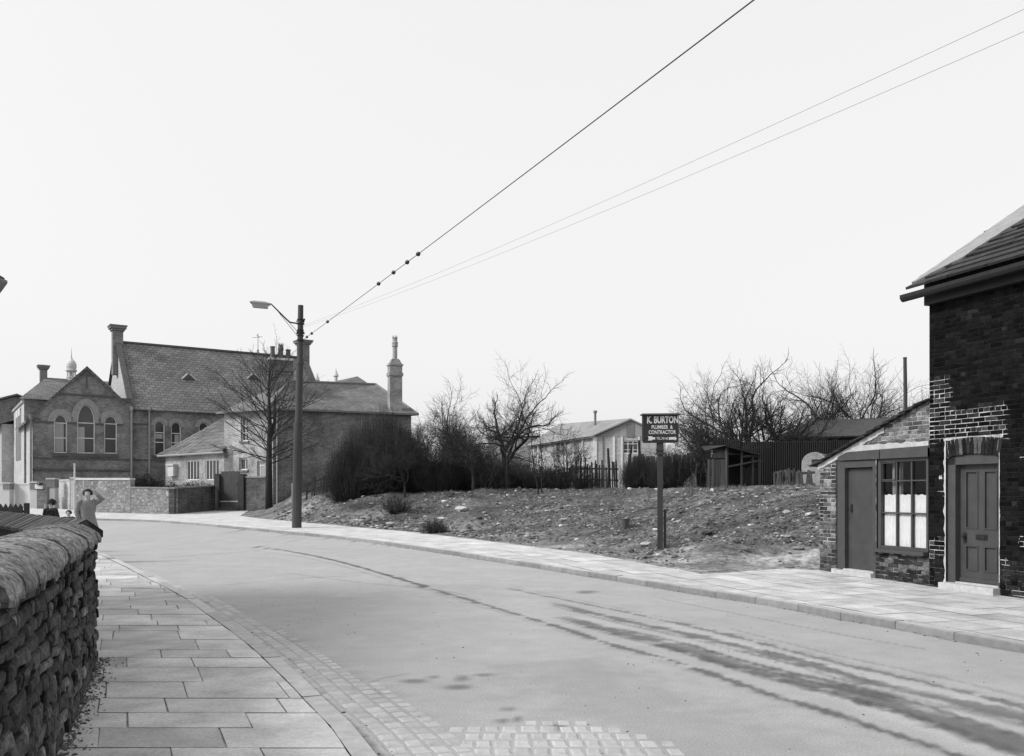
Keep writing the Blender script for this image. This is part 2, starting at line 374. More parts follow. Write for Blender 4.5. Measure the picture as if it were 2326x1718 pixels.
streak([(1300, 1400), (1500, 1445), (1830, 1525), (2326, 1660)], .09, .12, -.10, .5); streak([(1500, 1460), (1900, 1575), (2326, 1730)], .12, .2, -.16, .5); streak([(1500, 1415), (1900, 1520), (2326, 1620)], .1, .16, -.14, .5)
streak([(215, 1258), (290, 1290), (350, 1318), (410, 1346), (470, 1378)], .16, .08, .55, .9)
streak([(365, 1268), (440, 1262), (590, 1251)], .25, .1, .12, .3); streak([(830, 1330), (1100, 1330), (1200, 1345)], .3, .1, .05, .3)
streak([(1230, 1500), (1420, 1590), (1650, 1700)], .7, .8, .13, .4); streak([(560, 1420), (700, 1500), (900, 1620)], .25, .3, .12, .5)
shade *= 1+.055*stn+.04*fine+.05*fin2
for L_ in (lk, rk):
    dk = dist_poly(RX, RY, [p for p in L_ if 2 < p[1] < 60]); shade *= 1-.5*np.clip(1.3-dk/.07+.5*fine+.4*fin2, 0, 1)
for x, y, w, h in [(1052, 1540, 17, 7), (1095, 1533, 26, 4), (1040, 1562, 26, 5), (1154, 1611, 20, 5), (1140, 1638, 16, 5), (1176, 1634, 10, 5), (1269, 1653, 16, 5), (936, 1547, 28, 4), (986, 1538, 12, 3), (1330, 1345, 22, 3), (905, 1313, 12, 2), (960, 1333, 8, 3)]:
    c = gp(x, y, -.09); sx = w*c.y/FX; sy = h*c.y*c.y/FX/1.7
    shade *= 1-.5*np.clip(1.5-np.hypot((RX-c.x)/sx, (RY-c.y)/sy)-fine*.6, 0, 1)
struct(grid_mesh('road', RX, RY, RZ, M['asphalt'], np.clip(shade, .25, 1.6)), 'worn grey asphalt road curving away to the left')
def clip_half(p, a, b, c):
    out = []
    for i in range(len(p)):
        P = p[i]; Q = p[(i+1) % len(p)]; fp = a*P[0]+b*P[1]-c; fq = a*Q[0]+b*Q[1]-c
        if fp <= 0: out.append(P)
        if (fp < 0 < fq) or (fq < 0 < fp): t = fp/(fp-fq); out.append((P[0]+(Q[0]-P[0])*t, P[1]+(Q[1]-P[1])*t))
    return out
def slabs(mb, polyg, org, ux, row, lens, gap, z, col, lim, jit=0, sh=0):
    ux = Vector(ux).normalized(); uy = Vector((-ux.y, ux.x)); o = Vector(org)
    L = [((Vector(p)-o).dot(ux), (Vector(p)-o).dot(uy)) for p in polyg]
    y = min(p[1] for p in L); y1 = max(p[1] for p in L)
    while y < y1:
        h = R.uniform(*row); st = clip_half(clip_half(L, 0, -1, -(y+gap)), 0, 1, y+h-gap)
        if len(st) > 2:
            x0 = min(p[0]+sh*p[1] for p in st); x1 = max(p[0]+sh*p[1] for p in st); x = x0-R.uniform(0, lens[1])
            while x < x1:
                w = R.uniform(*lens); q = clip_half(clip_half(st, -1, -sh, -(x+gap)), 1, sh, x+w-gap)
                if len(q) > 2:
                    ar = abs(sum(a[0]*b[1]-b[0]*a[1] for a, b in zip(q, q[1:]+q[:1])))/2
                    W_ = [o+ux*(a+R.uniform(-1, 1)*jit*2)+uy*(b+R.uniform(-1, 1)*jit*2) for a, b in q]
                    if ar > .002 and max(p.y for p in W_) > lim[0] and min(p.y for p in W_) < lim[1]:
                        dz = R.uniform(-jit, jit)
                        mb.poly([(p.x, p.y, g(p.y)+z+dz) for p in W_], 0, (R.uniform(*col),)*3)
                x += w
        y += h
def basesheet(mb, polyg, z, m=1, cell=1):
    xs = [p[0] for p in polyg]; ys = [p[1] for p in polyg]; y = min(ys)
    while y < max(ys):
        a = clip_half(clip_half(polyg, 0, -1, -y), 0, 1, y+cell)
        if len(a) > 2:
            x = min(xs)
            while x < max(xs):
                b = clip_half(clip_half(a, -1, 0, -x), 1, 0, x+cell)
                if len(b) > 2: mb.poly([(p[0], p[1], g(p[1])+z) for p in b], m)
                x += cell
        y += cell
WA = Vector((-4.05, 8.6)); WD = Vector((-.362, .932)).normalized()      # foot of the near wall's end, its direction
def wl(t): return tuple(WA+WD*t)
left_poly = [p for p in offset(lk, .17) if p[1] < 50]; left_poly = left_poly+[(-45, 42), (-16, 24), wl(.6)[0:2] and (wl(.5)[0]-2, wl(.5)[1]+1.5), (wl(.5)[0]-.6, wl(.5)[1]), (wl(-16)[0]-.3, wl(-16)[1])]
mb = MB()
slabs(mb, left_poly, (0, 0), (1, .0), (.40, .66), (.5, 1.05), .006, 0, (.78, 1.14), (3, 30), .0022, .44)
basesheet(mb, left_poly, -.008)
struct(mb.build('left_pavement', [M['flag'], M['joint']]), 'flagged pavement beside the stone wall')
back = [tuple(H66.pt(14, 0)[:2]), tuple(H66.pt(-2.88, 0)[:2])]+[tuple(gp(*p)[:2]) for p in lotpx[1:13]]+[tuple(gp(*p)[:2]) for p in [(600, 1148), (552, 1153), (500, 1157), (395, 1166), (300, 1165), (160, 1158), (60, 1150), (-300, 1150)]]
right_poly = offset(rk, -.17)+[back[i] for i in range(len(back)-1, -1, -1)] if False else offset(rk, -.17)+list(reversed(back))
mb = MB()
slabs(mb, right_poly, (7, 15), (.336, -.942), (.50, .62), (.6, 1.0), .008, .0, (.85, 1.1), (3, 24), .0015)
slabs(mb, right_poly, (7, 15), (.75, -.66), (.8, .9), (.9, 1.2), .006, .0, (.95, 1.08), (24.0, 80), .0005)
basesheet(mb, right_poly, -.008)
struct(mb.build('right_pavement', [M['flag'], M['joint']]), 'flagged pavement in front of the cottages and the empty plot')
def kerb(line, side, name, label, ymax):
    mb = MB(); q = [p for p in resample(line, .92)]
    for i, (a, b) in enumerate(zip(q, q[1:])):
        if a.y > ymax: break
        t = (b-a).normalized(); n = Vector((-t.y, t.x))*side; a2 = a+t*.006; b2 = b-t*.006; w = .165
        za, zb = g(a.y)+.006, g(b.y)+.006; A3 = lambda p, z: Vector((p.x, p.y, z)); j = R.uniform(-.004, .004); c = (R.uniform(.8, 1.12),)*3
        e = .014
        P = [A3(a2+n*w, za+j), A3(b2+n*w, zb+j), A3(b2+n*e, zb+j), A3(a2+n*e, za+j), A3(b2, zb-e+j), A3(a2, za-e+j), A3(b2-n*.005, zb-.16), A3(a2-n*.005, za-.16)]
        f = [[0, 3, 2, 1], [3, 5, 4, 2], [5, 7, 6, 4], [0, 7, 5, 3], [1, 2, 4, 6]]
        if side < 0: f = [k[::-1] for k in f]
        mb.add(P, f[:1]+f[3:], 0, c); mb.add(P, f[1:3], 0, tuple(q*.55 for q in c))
    return struct(mb.build(name, M['kerb']), label)
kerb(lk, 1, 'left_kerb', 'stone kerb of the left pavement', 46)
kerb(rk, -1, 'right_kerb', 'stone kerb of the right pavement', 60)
# setts: two or three rows along the left kerb, and the patch in the foreground
mb = MB()
def sett(c, t, l, w, z, col):
    n = Vector((-t.y, t.x)); P = []
    for k, (s, zz) in enumerate(((.5, -.03), (.47, .0), (.30, .0085))):
        for a, b in ((-1, -1), (1, -1), (1, 1), (-1, 1)):
            jx = R.uniform(-.004, .004); jy = R.uniform(-.004, .004)
            p = c+t*(a*l*s+jx)+n*(b*w*s+jy); P.append((p.x, p.y, z+zz))
    f = [[8, 9, 10, 11]]
    for k in (0, 4):
        for i in range(4): f.append([k+i, k+(i+1) % 4, k+4+(i+1) % 4, k+4+i])
    mb.add(P, f, 0, col)
for r_ in range(5):
    line = resample(offset(lk, -.08-.135*r_), .17 if r_ else .24)
    for a, b in zip(line, line[1:]):
        if 3 < a.y < (19 if r_ < 2 else 15 if r_ < 3 else 11 if r_ < 4 else 8):
            sink = max(0, (r_-1.8)*.0010*(a.y-4.5))+R.uniform(0, .003)
            if sink > .012: continue
            t = (b-a).normalized(); sett((a+b)/2, t, (b-a).length*.96, .13, g(a.y)-.09+.001-sink, (R.uniform(.85, 1.1),)*3)
sp = wpx([(861, 1718), (918, 1655), (1036, 1643), (1150, 1636), (1300, 1630), (1420, 1648), (1560, 1690), (1760, 1770), (1500, 2300), (1000, 2300)])
y = 3.4; k = 0
while y < 6.7:
    x = -1.4+(k % 2)*.06
    while x < 2.8:
        w = R.uniform(.105, .145)
        cx, cy = x+w/2, y+.09
        if inside(np.array([cx]), np.array([cy]), sp)[0] and dist_poly(np.array([cx]), np.array([cy]), offset(lk, -.62))[0] > .04 and dist_poly(np.array([cx]), np.array([cy]), offset(lk, -.3))[0] > .39:
            fr = max(0, min(1, (cx-.9)/1.2)); fr = max(fr, .9*(1-min(1, float(dist_poly(np.array([cx]), np.array([cy]), sp, True)[0])/.30)))
            if fr < .95: sett(Vector((cx, cy+R.uniform(-.012, .012))), Vector((1, R.uniform(-.07, .07))).normalized(), w*.95, .175, -.09+.001-fr*.0115-R.uniform(0, .003), (R.uniform(.92, 1.12),)*3)
        x += w
    y += .185; k += 1
struct(mb.build('road_setts', M['sett']), 'stone setts edging the road')
# ================================================================= NEAR STONE WALL (left foreground)
def stone(mb, o, ux, uy, uz, w, d, h, col, seed, rnd=.35, nu=6, nv=5, push=.02):
    # a rough block: front (+uy face) domed and lumpy, box sides
    V = []; F = []
    def disp(p): return noise.noise_vector(Vector(p)*7+Vector((seed, 0, 0)))*push
    ed = min(.9, .026/w); eh = min(.9, .026/h); As = [-1, -1+ed]+[-1+ed+(2-2*ed)*k/(nu-2) for k in range(1, nu-2)]+[1-ed, 1]; Bs = [-1, -1+eh]+[-1+eh+(2-2*eh)*k/(nv-2) for k in range(1, nv-2)]+[1-eh, 1]
    ta, tb, tw = math.sin(seed*7)*.05, math.sin(seed*13)*.05, math.sin(seed*3)*.006
    for j in range(nv+1):
        for i in range(nu+1):
            a = As[i]; b = Bs[j]; edge = (i in (0, nu)) or (j in (0, nv)); crn = (i in (0, nu)) and (j in (0, nv))
            bot = 1.6 if j == 0 else 1
            p = o+ux*(w/2*(1+a*(.94 if crn else 1)))+uz*(h/2*(1+b*(.90 if crn else 1)))+uy*(d-(.024 if crn else .016*bot if edge else .002*(abs(a)+abs(b)))*rnd/.35+a*ta*w+b*tw)
            p = p+disp(p)*(.6 if edge else 1)
            V.append(p)
    idx = lambda i, j: j*(nu+1)+i
    for j in range(nv):
        for i in range(nu): F.append([idx(i, j), idx(i+1, j), idx(i+1, j+1), idx(i, j+1)])
    rim = [idx(i, 0) for i in range(nu+1)]+[idx(nu, j) for j in range(1, nv+1)]+[idx(i, nv) for i in range(nu-1, -1, -1)]+[idx(0, j) for j in range(nv-1, 0, -1)]
    base = len(V)
    for k in rim: V.append(V[k]-uy*(d*.9))
    n = len(rim)
    nf = len(F); RI = set(rim)
    for k in range(n): F.append([rim[k], base+k, base+(k+1) % n, rim[(k+1) % n]])
    F.append([base+k for k in range(n)][::-1])
    if ux.cross(uz).dot(uy) < 0: F = [f[::-1] for f in F]
    o_ = len(mb.c); mb.add(V, F, 0, col)
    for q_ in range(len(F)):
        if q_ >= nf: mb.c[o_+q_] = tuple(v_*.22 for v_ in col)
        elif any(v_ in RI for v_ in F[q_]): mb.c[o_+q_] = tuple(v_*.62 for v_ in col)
root = thing('stone_wall', (WA.x, WA.y, 0), 'near dark dry-stone wall with rounded coping at the left edge, ending beside the pavement', 'wall')
wn = Vector((WD.y, -WD.x, 0)); wd3 = Vector((WD.x, WD.y, 0)); up = Vector((0, 0, 1)); TH = .52; W3 = Vector((WA.x, WA.y, 0))
mb = MB(); core = MB()
core.ob(W3-wn*(TH-.06)-wd3*14, wd3*13.95, wn*(TH-.14), up*1.16); z = -.02; k = 0
hs = [.13, .10, .11, .085, .11, .09, .08, .10, .095, .085, .10, .08]; sc_h = 1.19/sum(hs)
for h in hs:
    h *= sc_h; t = -7.4 if True else 0
    ends = 0.0
    t = R.uniform(-14, -13.7)
    while t < 0:
        w = R.uniform(.10, .36) if z > .35 else R.uniform(.10, .30)
        if t < -6: w = .4
        if t+w > -.08: w = -t+R.uniform(-.012, .012)
        q = R.uniform(.5, 1.4) * (2.4 if R.random() < .14 else 1)*(1.35 if z < .45 else 1)
        o = W3+wd3*(t+.006)-wn*(.10)+up*(z+.006)
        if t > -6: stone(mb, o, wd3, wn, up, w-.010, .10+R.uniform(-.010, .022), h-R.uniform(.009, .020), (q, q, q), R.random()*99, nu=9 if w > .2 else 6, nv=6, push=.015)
        else: mb.ob(o, wd3*(w-.012), wn*.1, up*(h-.01), 0, (q,)*3)
        # garden side
        if t > -6: mb.ob(W3-wn*TH+wd3*(t+.006)+up*(z+.006), wd3*(w-.012), wn*.1, up*(h-.012), 0, (q,)*3)
        t += w
    # end face stones
    s = -TH+.1
    while s < -.12:
        w = min(R.uniform(.14, .26), -.10-s)
        if w < .05: break
        q = R.uniform(.6, 1.3)
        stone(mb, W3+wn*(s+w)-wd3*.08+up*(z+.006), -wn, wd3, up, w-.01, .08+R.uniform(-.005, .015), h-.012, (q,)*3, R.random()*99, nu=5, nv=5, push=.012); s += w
    z += h
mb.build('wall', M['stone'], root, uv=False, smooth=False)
core.build('wall_core', M['dark_mortar'], root, uv=False)
mb = MB(); t = 0.0; NA = 14
lens_ = [.20, .62, .10, .50, .30, .55, .12, .48, .50, .4, .6, .5, .55, .5, .6, .5, .6, .6, .6, .6, .6, .6, .6, .6, .6]
for li, l in enumerate(lens_):
    t1 = -t; t0 = t1-l; q = R.uniform(.8, 1.2); sd = R.random()*50; nl_ = max(3, int(l/.03)); V = []; F = []; r0 = R.uniform(.95, 1.05)
    for i in range(nl_+1):
        f = i/nl_; e = min(f, 1-f)*l; sh = 1-.20*max(0, 1-e/.06)**2
        for k in range(NA+1):
            an = -.12+math.pi*1.04*k/NA; hw = .300*r0*sh; hh = .170*r0*sh
            p = W3-wn*(TH/2-.0)+wd3*(t0+.018+(l-.036)*f)+wn*(math.cos(an)*hw)+up*(1.185+math.sin(an)*hh+.006)
            p = p+noise.noise_vector(p*6+Vector((sd, 0, 0)))*.018+noise.noise_vector(p*22)*.008
            p = p+wd3*(.035*math.sin(1+an*1.5)+.006*math.sin(sd+an*3))
            V.append(p)
    nk = NA+1
    for i in range(nl_):
        for k in range(NA): F.append([i*nk+k, i*nk+k+1, (i+1)*nk+k+1, (i+1)*nk+k])
        F.append([i*nk+NA, i*nk, (i+1)*nk, (i+1)*nk+NA])
    F.append([k for k in range(nk)][::-1]); F.append([nl_*nk+k for k in range(nk)])
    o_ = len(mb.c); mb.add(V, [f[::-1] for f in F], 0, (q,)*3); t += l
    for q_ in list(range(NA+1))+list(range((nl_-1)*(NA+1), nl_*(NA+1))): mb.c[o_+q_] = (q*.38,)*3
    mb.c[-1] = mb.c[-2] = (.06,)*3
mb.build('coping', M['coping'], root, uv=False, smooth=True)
mb = MB(); ca = [W3-wn*(TH/2)+wn*(math.cos(math.pi*k/10)*.235)+up*(1.18+math.sin(math.pi*k/10)*.115) for k in range(11)]; cb_ = [p-wd3*9.0-wd3*.03 for p in ca]; ca = [p-wd3*.05 for p in ca]
mb.add(ca+cb_, [[k, k+1, 12+k, 11+k] for k in range(10)]+[list(range(11))]); mb.build('coping_bed', M['dark_mortar'], root, uv=False)
# second wall, with its tiled sloping coping
A2 = Vector((-4.42, 9.0, 0)); D2 = Vector((-.625, .78, 0)).normalized(); N2 = Vector((-D2.y, D2.x, 0))   # N2 points to the camera side (left-near)
N2 = -N2 if N2.y > 0 else N2
root = thing('brick_wall', A2, 'low brick wall with sloping brick-on-edge coping running back left behind the rounded stone coping', 'wall')
mb = MB()
mb.ob(A2-N2*.1, D2*16, N2*.26, up*1.1, 0, skip=())
mb.build('wall', M['gbrick'], root)
mb = MB(); s = -.02; q2 = 0
while s < 16:
    w = R.uniform(.068, .076) if s < 9 else .3; q = R.uniform(.6, 1.3)
    a = A2+D2*s; f = R.choice((.012, .018, .024))
    zt = 1.37+R.uniform(-.004, .004)
    P = [a-N2*.06+up*zt, a+N2*.24+up*(zt-.15), a+N2*.24+up*(zt-.19), a-N2*.22+up*(zt-.19), a-N2*.22+up*(zt-.12)]
    V = P+[p+D2*(w-f) for p in P]
    F = [[0, 1, 6, 5], [1, 2, 7, 6], [2, 3, 8, 7], [3, 4, 9, 8], [4, 0, 5, 9], [4, 3, 2, 1, 0], [5, 6, 7, 8, 9]]
    mb.add(V, F, 0, (q,)*3); mb.c[-1] = mb.c[-2] = (.08,)*3
    if s < 9: mb.ob(a+N2*.12+up*1.085, D2*(w-f), N2*.07, up*.092, 1, (R.uniform(.5, 1.2),)*3)
    s += w
V = [A2+D2*.02-N2*.06+up*1.352, A2+D2*.02+N2*.235+up*1.205, A2+D2*.02+N2*.235+up*1.185, A2+D2*.02-N2*.21+up*1.185, A2+D2*.02-N2*.21+up*1.24]
mb.add(V+[p+D2*15.8 for p in V], [[0, 1, 6, 5], [1, 2, 7, 6], [2, 3, 8, 7], [3, 4, 9, 8], [4, 0, 5, 9], [4, 3, 2, 1, 0]], 2)
# dark end stone
a = A2
P = [px(186, 1185, 8.98), px(197, 1182, 9.0), px(222, 1209, 8.72), px(222, 1222, 8.70), px(214, 1224, 8.69), px(183, 1191, 8.95)]
V = P+[p+Vector((-.05, .10, 0)) for p in P]
mb.add(V, [[0, 1, 2, 3, 4, 5], [11, 10, 9, 8, 7, 6]]+[[i, (i+1) % 6, 6+(i+1) % 6, 6+i] for i in range(6)], 2)
M['sband'] = mat('shadow_toned_stone', .085, .9, .25, 4)  # shadow along string courses put into a darker stone; copings and steps share it
M['tilecop'] = mat('coping_brick', .27, .85, .25, 12, .004, 50, col=True)
M['darkstone'] = mat('dark_coping_end', .02, .8, .3, 14, .006, 30)
mb.build('coping', [M['tilecop'], M['sstone'], M['darkstone']], root, uv=False)
# ================================================================= RIGHT-HAND COTTAGES
def brick_rows(mb, z0, z1, h, intervals, colf, pl, bl=(.225, .235), d=0, mi=0, prot=(.003, .010)):
    z = z0; k = 0
    while z < z1:
        hh = h*R.uniform(.96, 1.04)
        for (a, b) in intervals(z+hh/2):
            hdr = (k % 4 == 3); t = a+(0 if k % 2 else -R.uniform(.1, .13))
            while t < b-.015:
                l = R.uniform(.105, .118) if hdr else R.uniform(*bl)
                t0 = max(t, a)+.004; t1 = min(t+l, b)-.004
                if b-t1 < .05: t1 = b-.003
                if t1-t0 > .02:
                    c = colf((t0+t1)/2, z+hh/2); pr = R.uniform(*prot); e = .007; za = z+.005; zb = z+hh-.005; ti = R.uniform(-.003, .003)
                    jj = [R.uniform(-.0035, .0035) for _ in range(8)]
                    O = [(t0+jj[0], za+jj[1]), (t1+jj[2], za+jj[3]), (t1+jj[4], zb+jj[5]), (t0+jj[6], zb+jj[7])]
                    V = [pl.pt(p[0], p[1], d-.02) for p in O]+[pl.pt(p[0], p[1], d+pr-.005) for p in O]
                    I = [(O[0][0]+e, O[0][1]+e), (O[1][0]-e, O[1][1]+e), (O[2][0]-e, O[2][1]-e), (O[3][0]+e, O[3][1]-e)]
                    V += [pl.pt(p[0], p[1], d+pr+ti*(1 if i in (0, 3) else -1)) for i, p in enumerate(I)]
                    F = [[8, 9, 10, 11]]+[[q+i, q+(i+1) % 4, q+4+(i+1) % 4, q+4+i] for q in (0, 4) for i in range(4)]
                    mb.add(V, F, mi, (c,)*3)
                if t1 >= b-.004: break
                t += l
        z += hh; k += 1
def mortar_sheet(mb, t0, t1, z0, z1, step, test, colf, pl, d=0, mi=1):
    t = t0
    while t < t1:
        z = z0
        while z < z1:
            if test(t+step/2, z+step/2):
                mb.poly([pl.pt(t, z, d), pl.pt(t+step, z, d), pl.pt(t+step, z+step, d), pl.pt(t, z+step, d)], mi, (colf(t+step/2, z+step/2),)*3)
            z += step
        t += step
P66 = H66.pt(0, 0); root = thing('brick_house', P66, 'soot-black brick house with panelled front door numbered 66 at the right edge', 'house')
iv = H66.inv
tdl, _ = iv(2149.5, 1200); tdr, _ = iv(2270.5, 1200)
z_sp = iv(2150, 1041)[1]; z_cr = iv(2213, 1031)[1]; z_st = iv(2150, 1322)[1]
zth = iv(2167, 1321)[1]
tl, tr = tdl, tdr; tm = (tl+tr)/2; sag = z_cr-z_sp; Rr = ((tr-tl)**2/4+sag*sag)/(2*sag); zc = z_cr-Rr
def arch_z(t): return zc+math.sqrt(max(0, Rr*Rr-(t-tm)**2))
VH = iv(2213, 992)[1]-z_cr        # height of the arch bricks
gbase = -.05
def int66(z):
    a, b = -.0, 12.0
    if z < gbase+.02: return [(a, b)]
    if z < z_sp: return [(a, tl), (tr, b)]
    if z < z_cr+VH:
        # outside the fan of arch bricks
        w = (tr-tl)/2+.02+(z-z_sp)*.12; return [(a, tm-w), (tm+w, b)]
    return [(a, b)]
def nzv(t, z, s, k=0): return noise.noise(Vector((t*s, z*s, k)))
def reg(x0, y0, x1, y1):
    a = iv(x0, y0); b = iv(x1, y1); return (min(a[0], b[0]), max(a[0], b[0]), min(a[1], b[1]), max(a[1], b[1]))
regs = [reg(2100, 862, 2160, 992), reg(2100, 938, 2288, 996), reg(2100, 1222, 2151, 1268), reg(2300, 1335, 2340, 1380)]
def white66(t, z):
    for i, r_ in enumerate(regs):
        e = .05*nzv(t, z, 7, 4)+.04*nzv(t, z, 22, 8)
        if r_[0]-e < t < r_[1]+e and r_[2]-e < z < r_[3]+e: return True
    if tl-.04-.03*nzv(t, z, 5, 2) < t < tl+.05 and .45 < z < z_sp+VH: return nzv(t, z, 3, 9) > -.35
    if tr-.05 < t < tr+.018 and z < z_sp+.4: return nzv(t, z, 6, 5) > -.1
    for (x, y, w, h) in [(2283, 1278, .09, .06), (2322, 1042, .08, .03), (2322, 1232, .06, .12), (2140, 1115, .09, .03)]:
        a = iv(x, y)
        if ((t-a[0])/w)**2+((z-a[1])/h)**2 < 1+.8*nzv(t, z, 20): return True
    return False
def col66(t, z):
    b = R.uniform(.0035, .011)*(2.2 if R.random() < .08 else 1)*(1+.5*nzv(t, z, 2.5, 6))
    if z < .55: b *= R.uniform(1.2, 2.4)
    if R.random() < .25 and white66(t, z): b += R.uniform(.01, .05)
    return b
def mort66(t, z):
    m_ = max(min(t-r_[0], r_[1]-t, z-r_[2], r_[3]-z) for r_ in regs); f_ = min(1, max(0, m_/.07+.35+1.1*nzv(t, z, 7, 4)+.9*nzv(t, z, 19, 8)))
    if m_ > -.10 and f_ > 0: return .004+max(.02, .38+.22*nzv(t, z, 9)+.18*nzv(t, z, 31, 2))*f_
    if white66(t, z): return max(.05, .36+.22*nzv(t, z, 9)+.18*nzv(t, z, 31, 2))
    return .004+.012*max(0, nzv(t, z, 6))+(.06 if z < .5 and nzv(t, z, 8) > .1 else 0)
mb = MB()
brick_rows(mb, gbase, 4.95, .0775, int66, col66, H66)
def t66(t, z):
    if z < gbase: return True
    if tl < t < tr and z < arch_z(t): return False
    return True
mortar_sheet(mb, 0, 3.2, gbase, 4.96, .03, t66, mort66, H66, 0)
for i in range(30):                      # rest of the street face, beyond the frame
    pass
mb.poly([H66.pt(3.2, gbase), H66.pt(12, gbase), H66.pt(12, 4.96), H66.pt(3.2, 4.96)], 1, (.012,)*3)
# arch bricks
n = 15
for i in range(n):
    f0 = i/n; f1 = (i+1)/n; fa = (tr-tl)/2+.012
    ta, tb = tm-fa+2*fa*f0+.006, tm-fa+2*fa*f1-.006
    la, lb = tm+(ta-tm)*1.10, tm+(tb-tm)*1.10; za, zb = arch_z(min(max(ta, tl), tr))+.003, arch_z(min(max(tb, tl), tr))+.003
    c = R.uniform(.008, .03) if i not in (4, 8, 9) else .09
    O = [(ta, za), (tb, zb), (lb, zb+VH*.97), (la, za+VH*.97)]
    V = [H66.pt(p[0], p[1], -.02) for p in O]+[H66.pt(p[0], p[1], .007) for p in O]
    mb.add(V, [[4, 5, 6, 7]]+[[i_, (i_+1) % 4, 4+(i_+1) % 4, 4+i_] for i_ in range(4)], 0, (c,)*3)
DP = 6.2                                 # depth of the house
# reveals, gable wall (hidden from the street view), back
for tt in (tl, tr): mb.pb(H66, tt-.004, tt+.004, gbase, z_sp, -.2, -.012, 0, (.03,)*3)
Bk = -H66.n
apex = 5.0+(DP/2)*math.tan(rad(32))
mb.poly([H66.pt(0, gbase, -.001), H66.pt(0, 4.95, -.001), H66.pt(0, apex-.1, -DP/2), H66.pt(0, 4.95, -DP), H66.pt(0, gbase, -DP)], 0, (.03,)*3)
mb.poly([H66.pt(12, gbase, -.001), H66.pt(12, gbase, -DP), H66.pt(12, 4.95, -DP), H66.pt(12, apex-.1, -DP/2), H66.pt(12, 4.95, -.001)], 0, (.03,)*3)
mb.poly([H66.pt(0, gbase, -DP), H66.pt(12, gbase, -DP), H66.pt(12, 4.95, -DP), H66.pt(0, 4.95, -DP)], 0, (.03,)*3)
mb.build('wall', [M['brick'], M['mortar']], root, uv=False)
# eaves board and gutter
mb = MB(); mb.pb(H66, -.0, 12, 4.90, 5.34, .001, .12, 0)
mb.build('eaves_board', M['blackiron'], root)
mb = MB(); prof = [(-.075, .06), (-.07, 0), (-.04, -.045), (0, -.06), (.04, -.045), (.07, 0), (.075, .06), (.06, .06), (.05, .0), (0, -.045), (-.05, 0), (-.06, .06)]
c0 = [H66.pt(-.30, 5.065+q[1], .30+q[0]) for q in prof]; c1 = [H66.pt(12.1, 5.065+q[1], .30+q[0]) for q in prof]; npf = len(prof)
mb.add(c0+c1, [[i, (i+1) % npf, npf+(i+1) % npf, npf+i] for i in range(npf)]+[list(range(npf))[::-1]]+[[npf+i for i in range(npf)]])
mb.build('gutter', M['blackiron'], root)
# stone slate roof: real overlapping slabs
pit = rad(32); mb = MB()
def roof_slabs(mb, org, ux, slope, nrm, width, length, course, lens, th, m=0, ragl=.04, tone=(.6, 1.3)):
    s = 0; k = 0
    while s < length:
        c = course*(1-.35*s/length); t = -R.uniform(0, ragl)
        while t < width:
            l = R.uniform(*lens); q = R.uniform(*tone); lift = R.uniform(.0, .012)
            o = org+ux*t+slope*(s-.05)+nrm*(.012+lift)
            a = slope*(c+.16)-nrm*.045
            mb.ob(o, ux*(min(l, width-t+.02)-.012), a, nrm*(th*R.uniform(.8, 1.2)), m, (q,)*3); t += l
        s += c; k += 1
sl_f = (Bk*math.cos(pit)+up*math.sin(pit)).normalized(); nr_f = (-Bk*math.sin(pit)+up*math.cos(pit)).normalized()
o_e = H66.pt(-.10, 5.20, .34); Ls = (DP/2+.34)/math.cos(pit)
roof_slabs(mb, o_e, H66.u, sl_f, nr_f, 12.3, Ls, .30, (.35, .8), .042, 0, .08)
rd = H66.pt(-.1, 5.20, .34)+sl_f*Ls
mb.poly([o_e, o_e+H66.u*12.3, rd+H66.u*12.3, rd], 0, (.7,)*3)
bk2 = rd+(Bk*math.cos(pit)-up*math.sin(pit))*Ls
mb.poly([rd, rd+H66.u*12.3, bk2+H66.u*12.3, bk2], 0, (.9,)*3)
mb.ob(rd-H66.u*.03-Bk*.14-up*.05, H66.u*12.3, Bk*.28, up*.12, 0, (.9,)*3)
mb.build('roof', M['slate'], root, uv=False)
# pale torn patch laid up the verge
mb = MB(); N = 26; V = []
wt = lambda s: .42+.62*(s/Ls)
for i in range(N+1):
    s = .10+(Ls-.6)*i/N; r0 = -.02+.03*nzv(s, 0, 4); w = wt(s)*(.25+.75*min(1, i/5))+.07*nzv(s, 0, 3, 7)
    for j in range(7):
        f = j/6; p = o_e+H66.u*(r0+w*f)+sl_f*s+nr_f*(.075+.012*nzv(s*2, f*3, 3)); V.append(p)
F = [[i*7+j, i*7+j+1, (i+1)*7+j+1, (i+1)*7+j] for i in range(N) for j in range(6)]
nV = len(V); V2 = V+[p-nr_f*.06 for p in V]
F2 = F+[[nV+q for q in f[::-1]] for f in F]
rim = [j for j in range(7)]+[i*7+6 for i in range(1, N+1)]+[N*7+j for j in range(5, -1, -1)]+[i*7 for i in range(N-1, 0, -1)]
F2 += [[rim[k], nV+rim[k], nV+rim[(k+1) % len(rim)], rim[(k+1) % len(rim)]] for k in range(len(rim))]
mb.add(V2, F2)
o = mb.build('verge_patch', mat('pale_felt', .25, .9, .2, 5, .01, 12), root, uv=False); o['label'] = 'pale torn sheet patched along the roof verge'
mb = MB()                                # ragged lime fillets beside the door frame
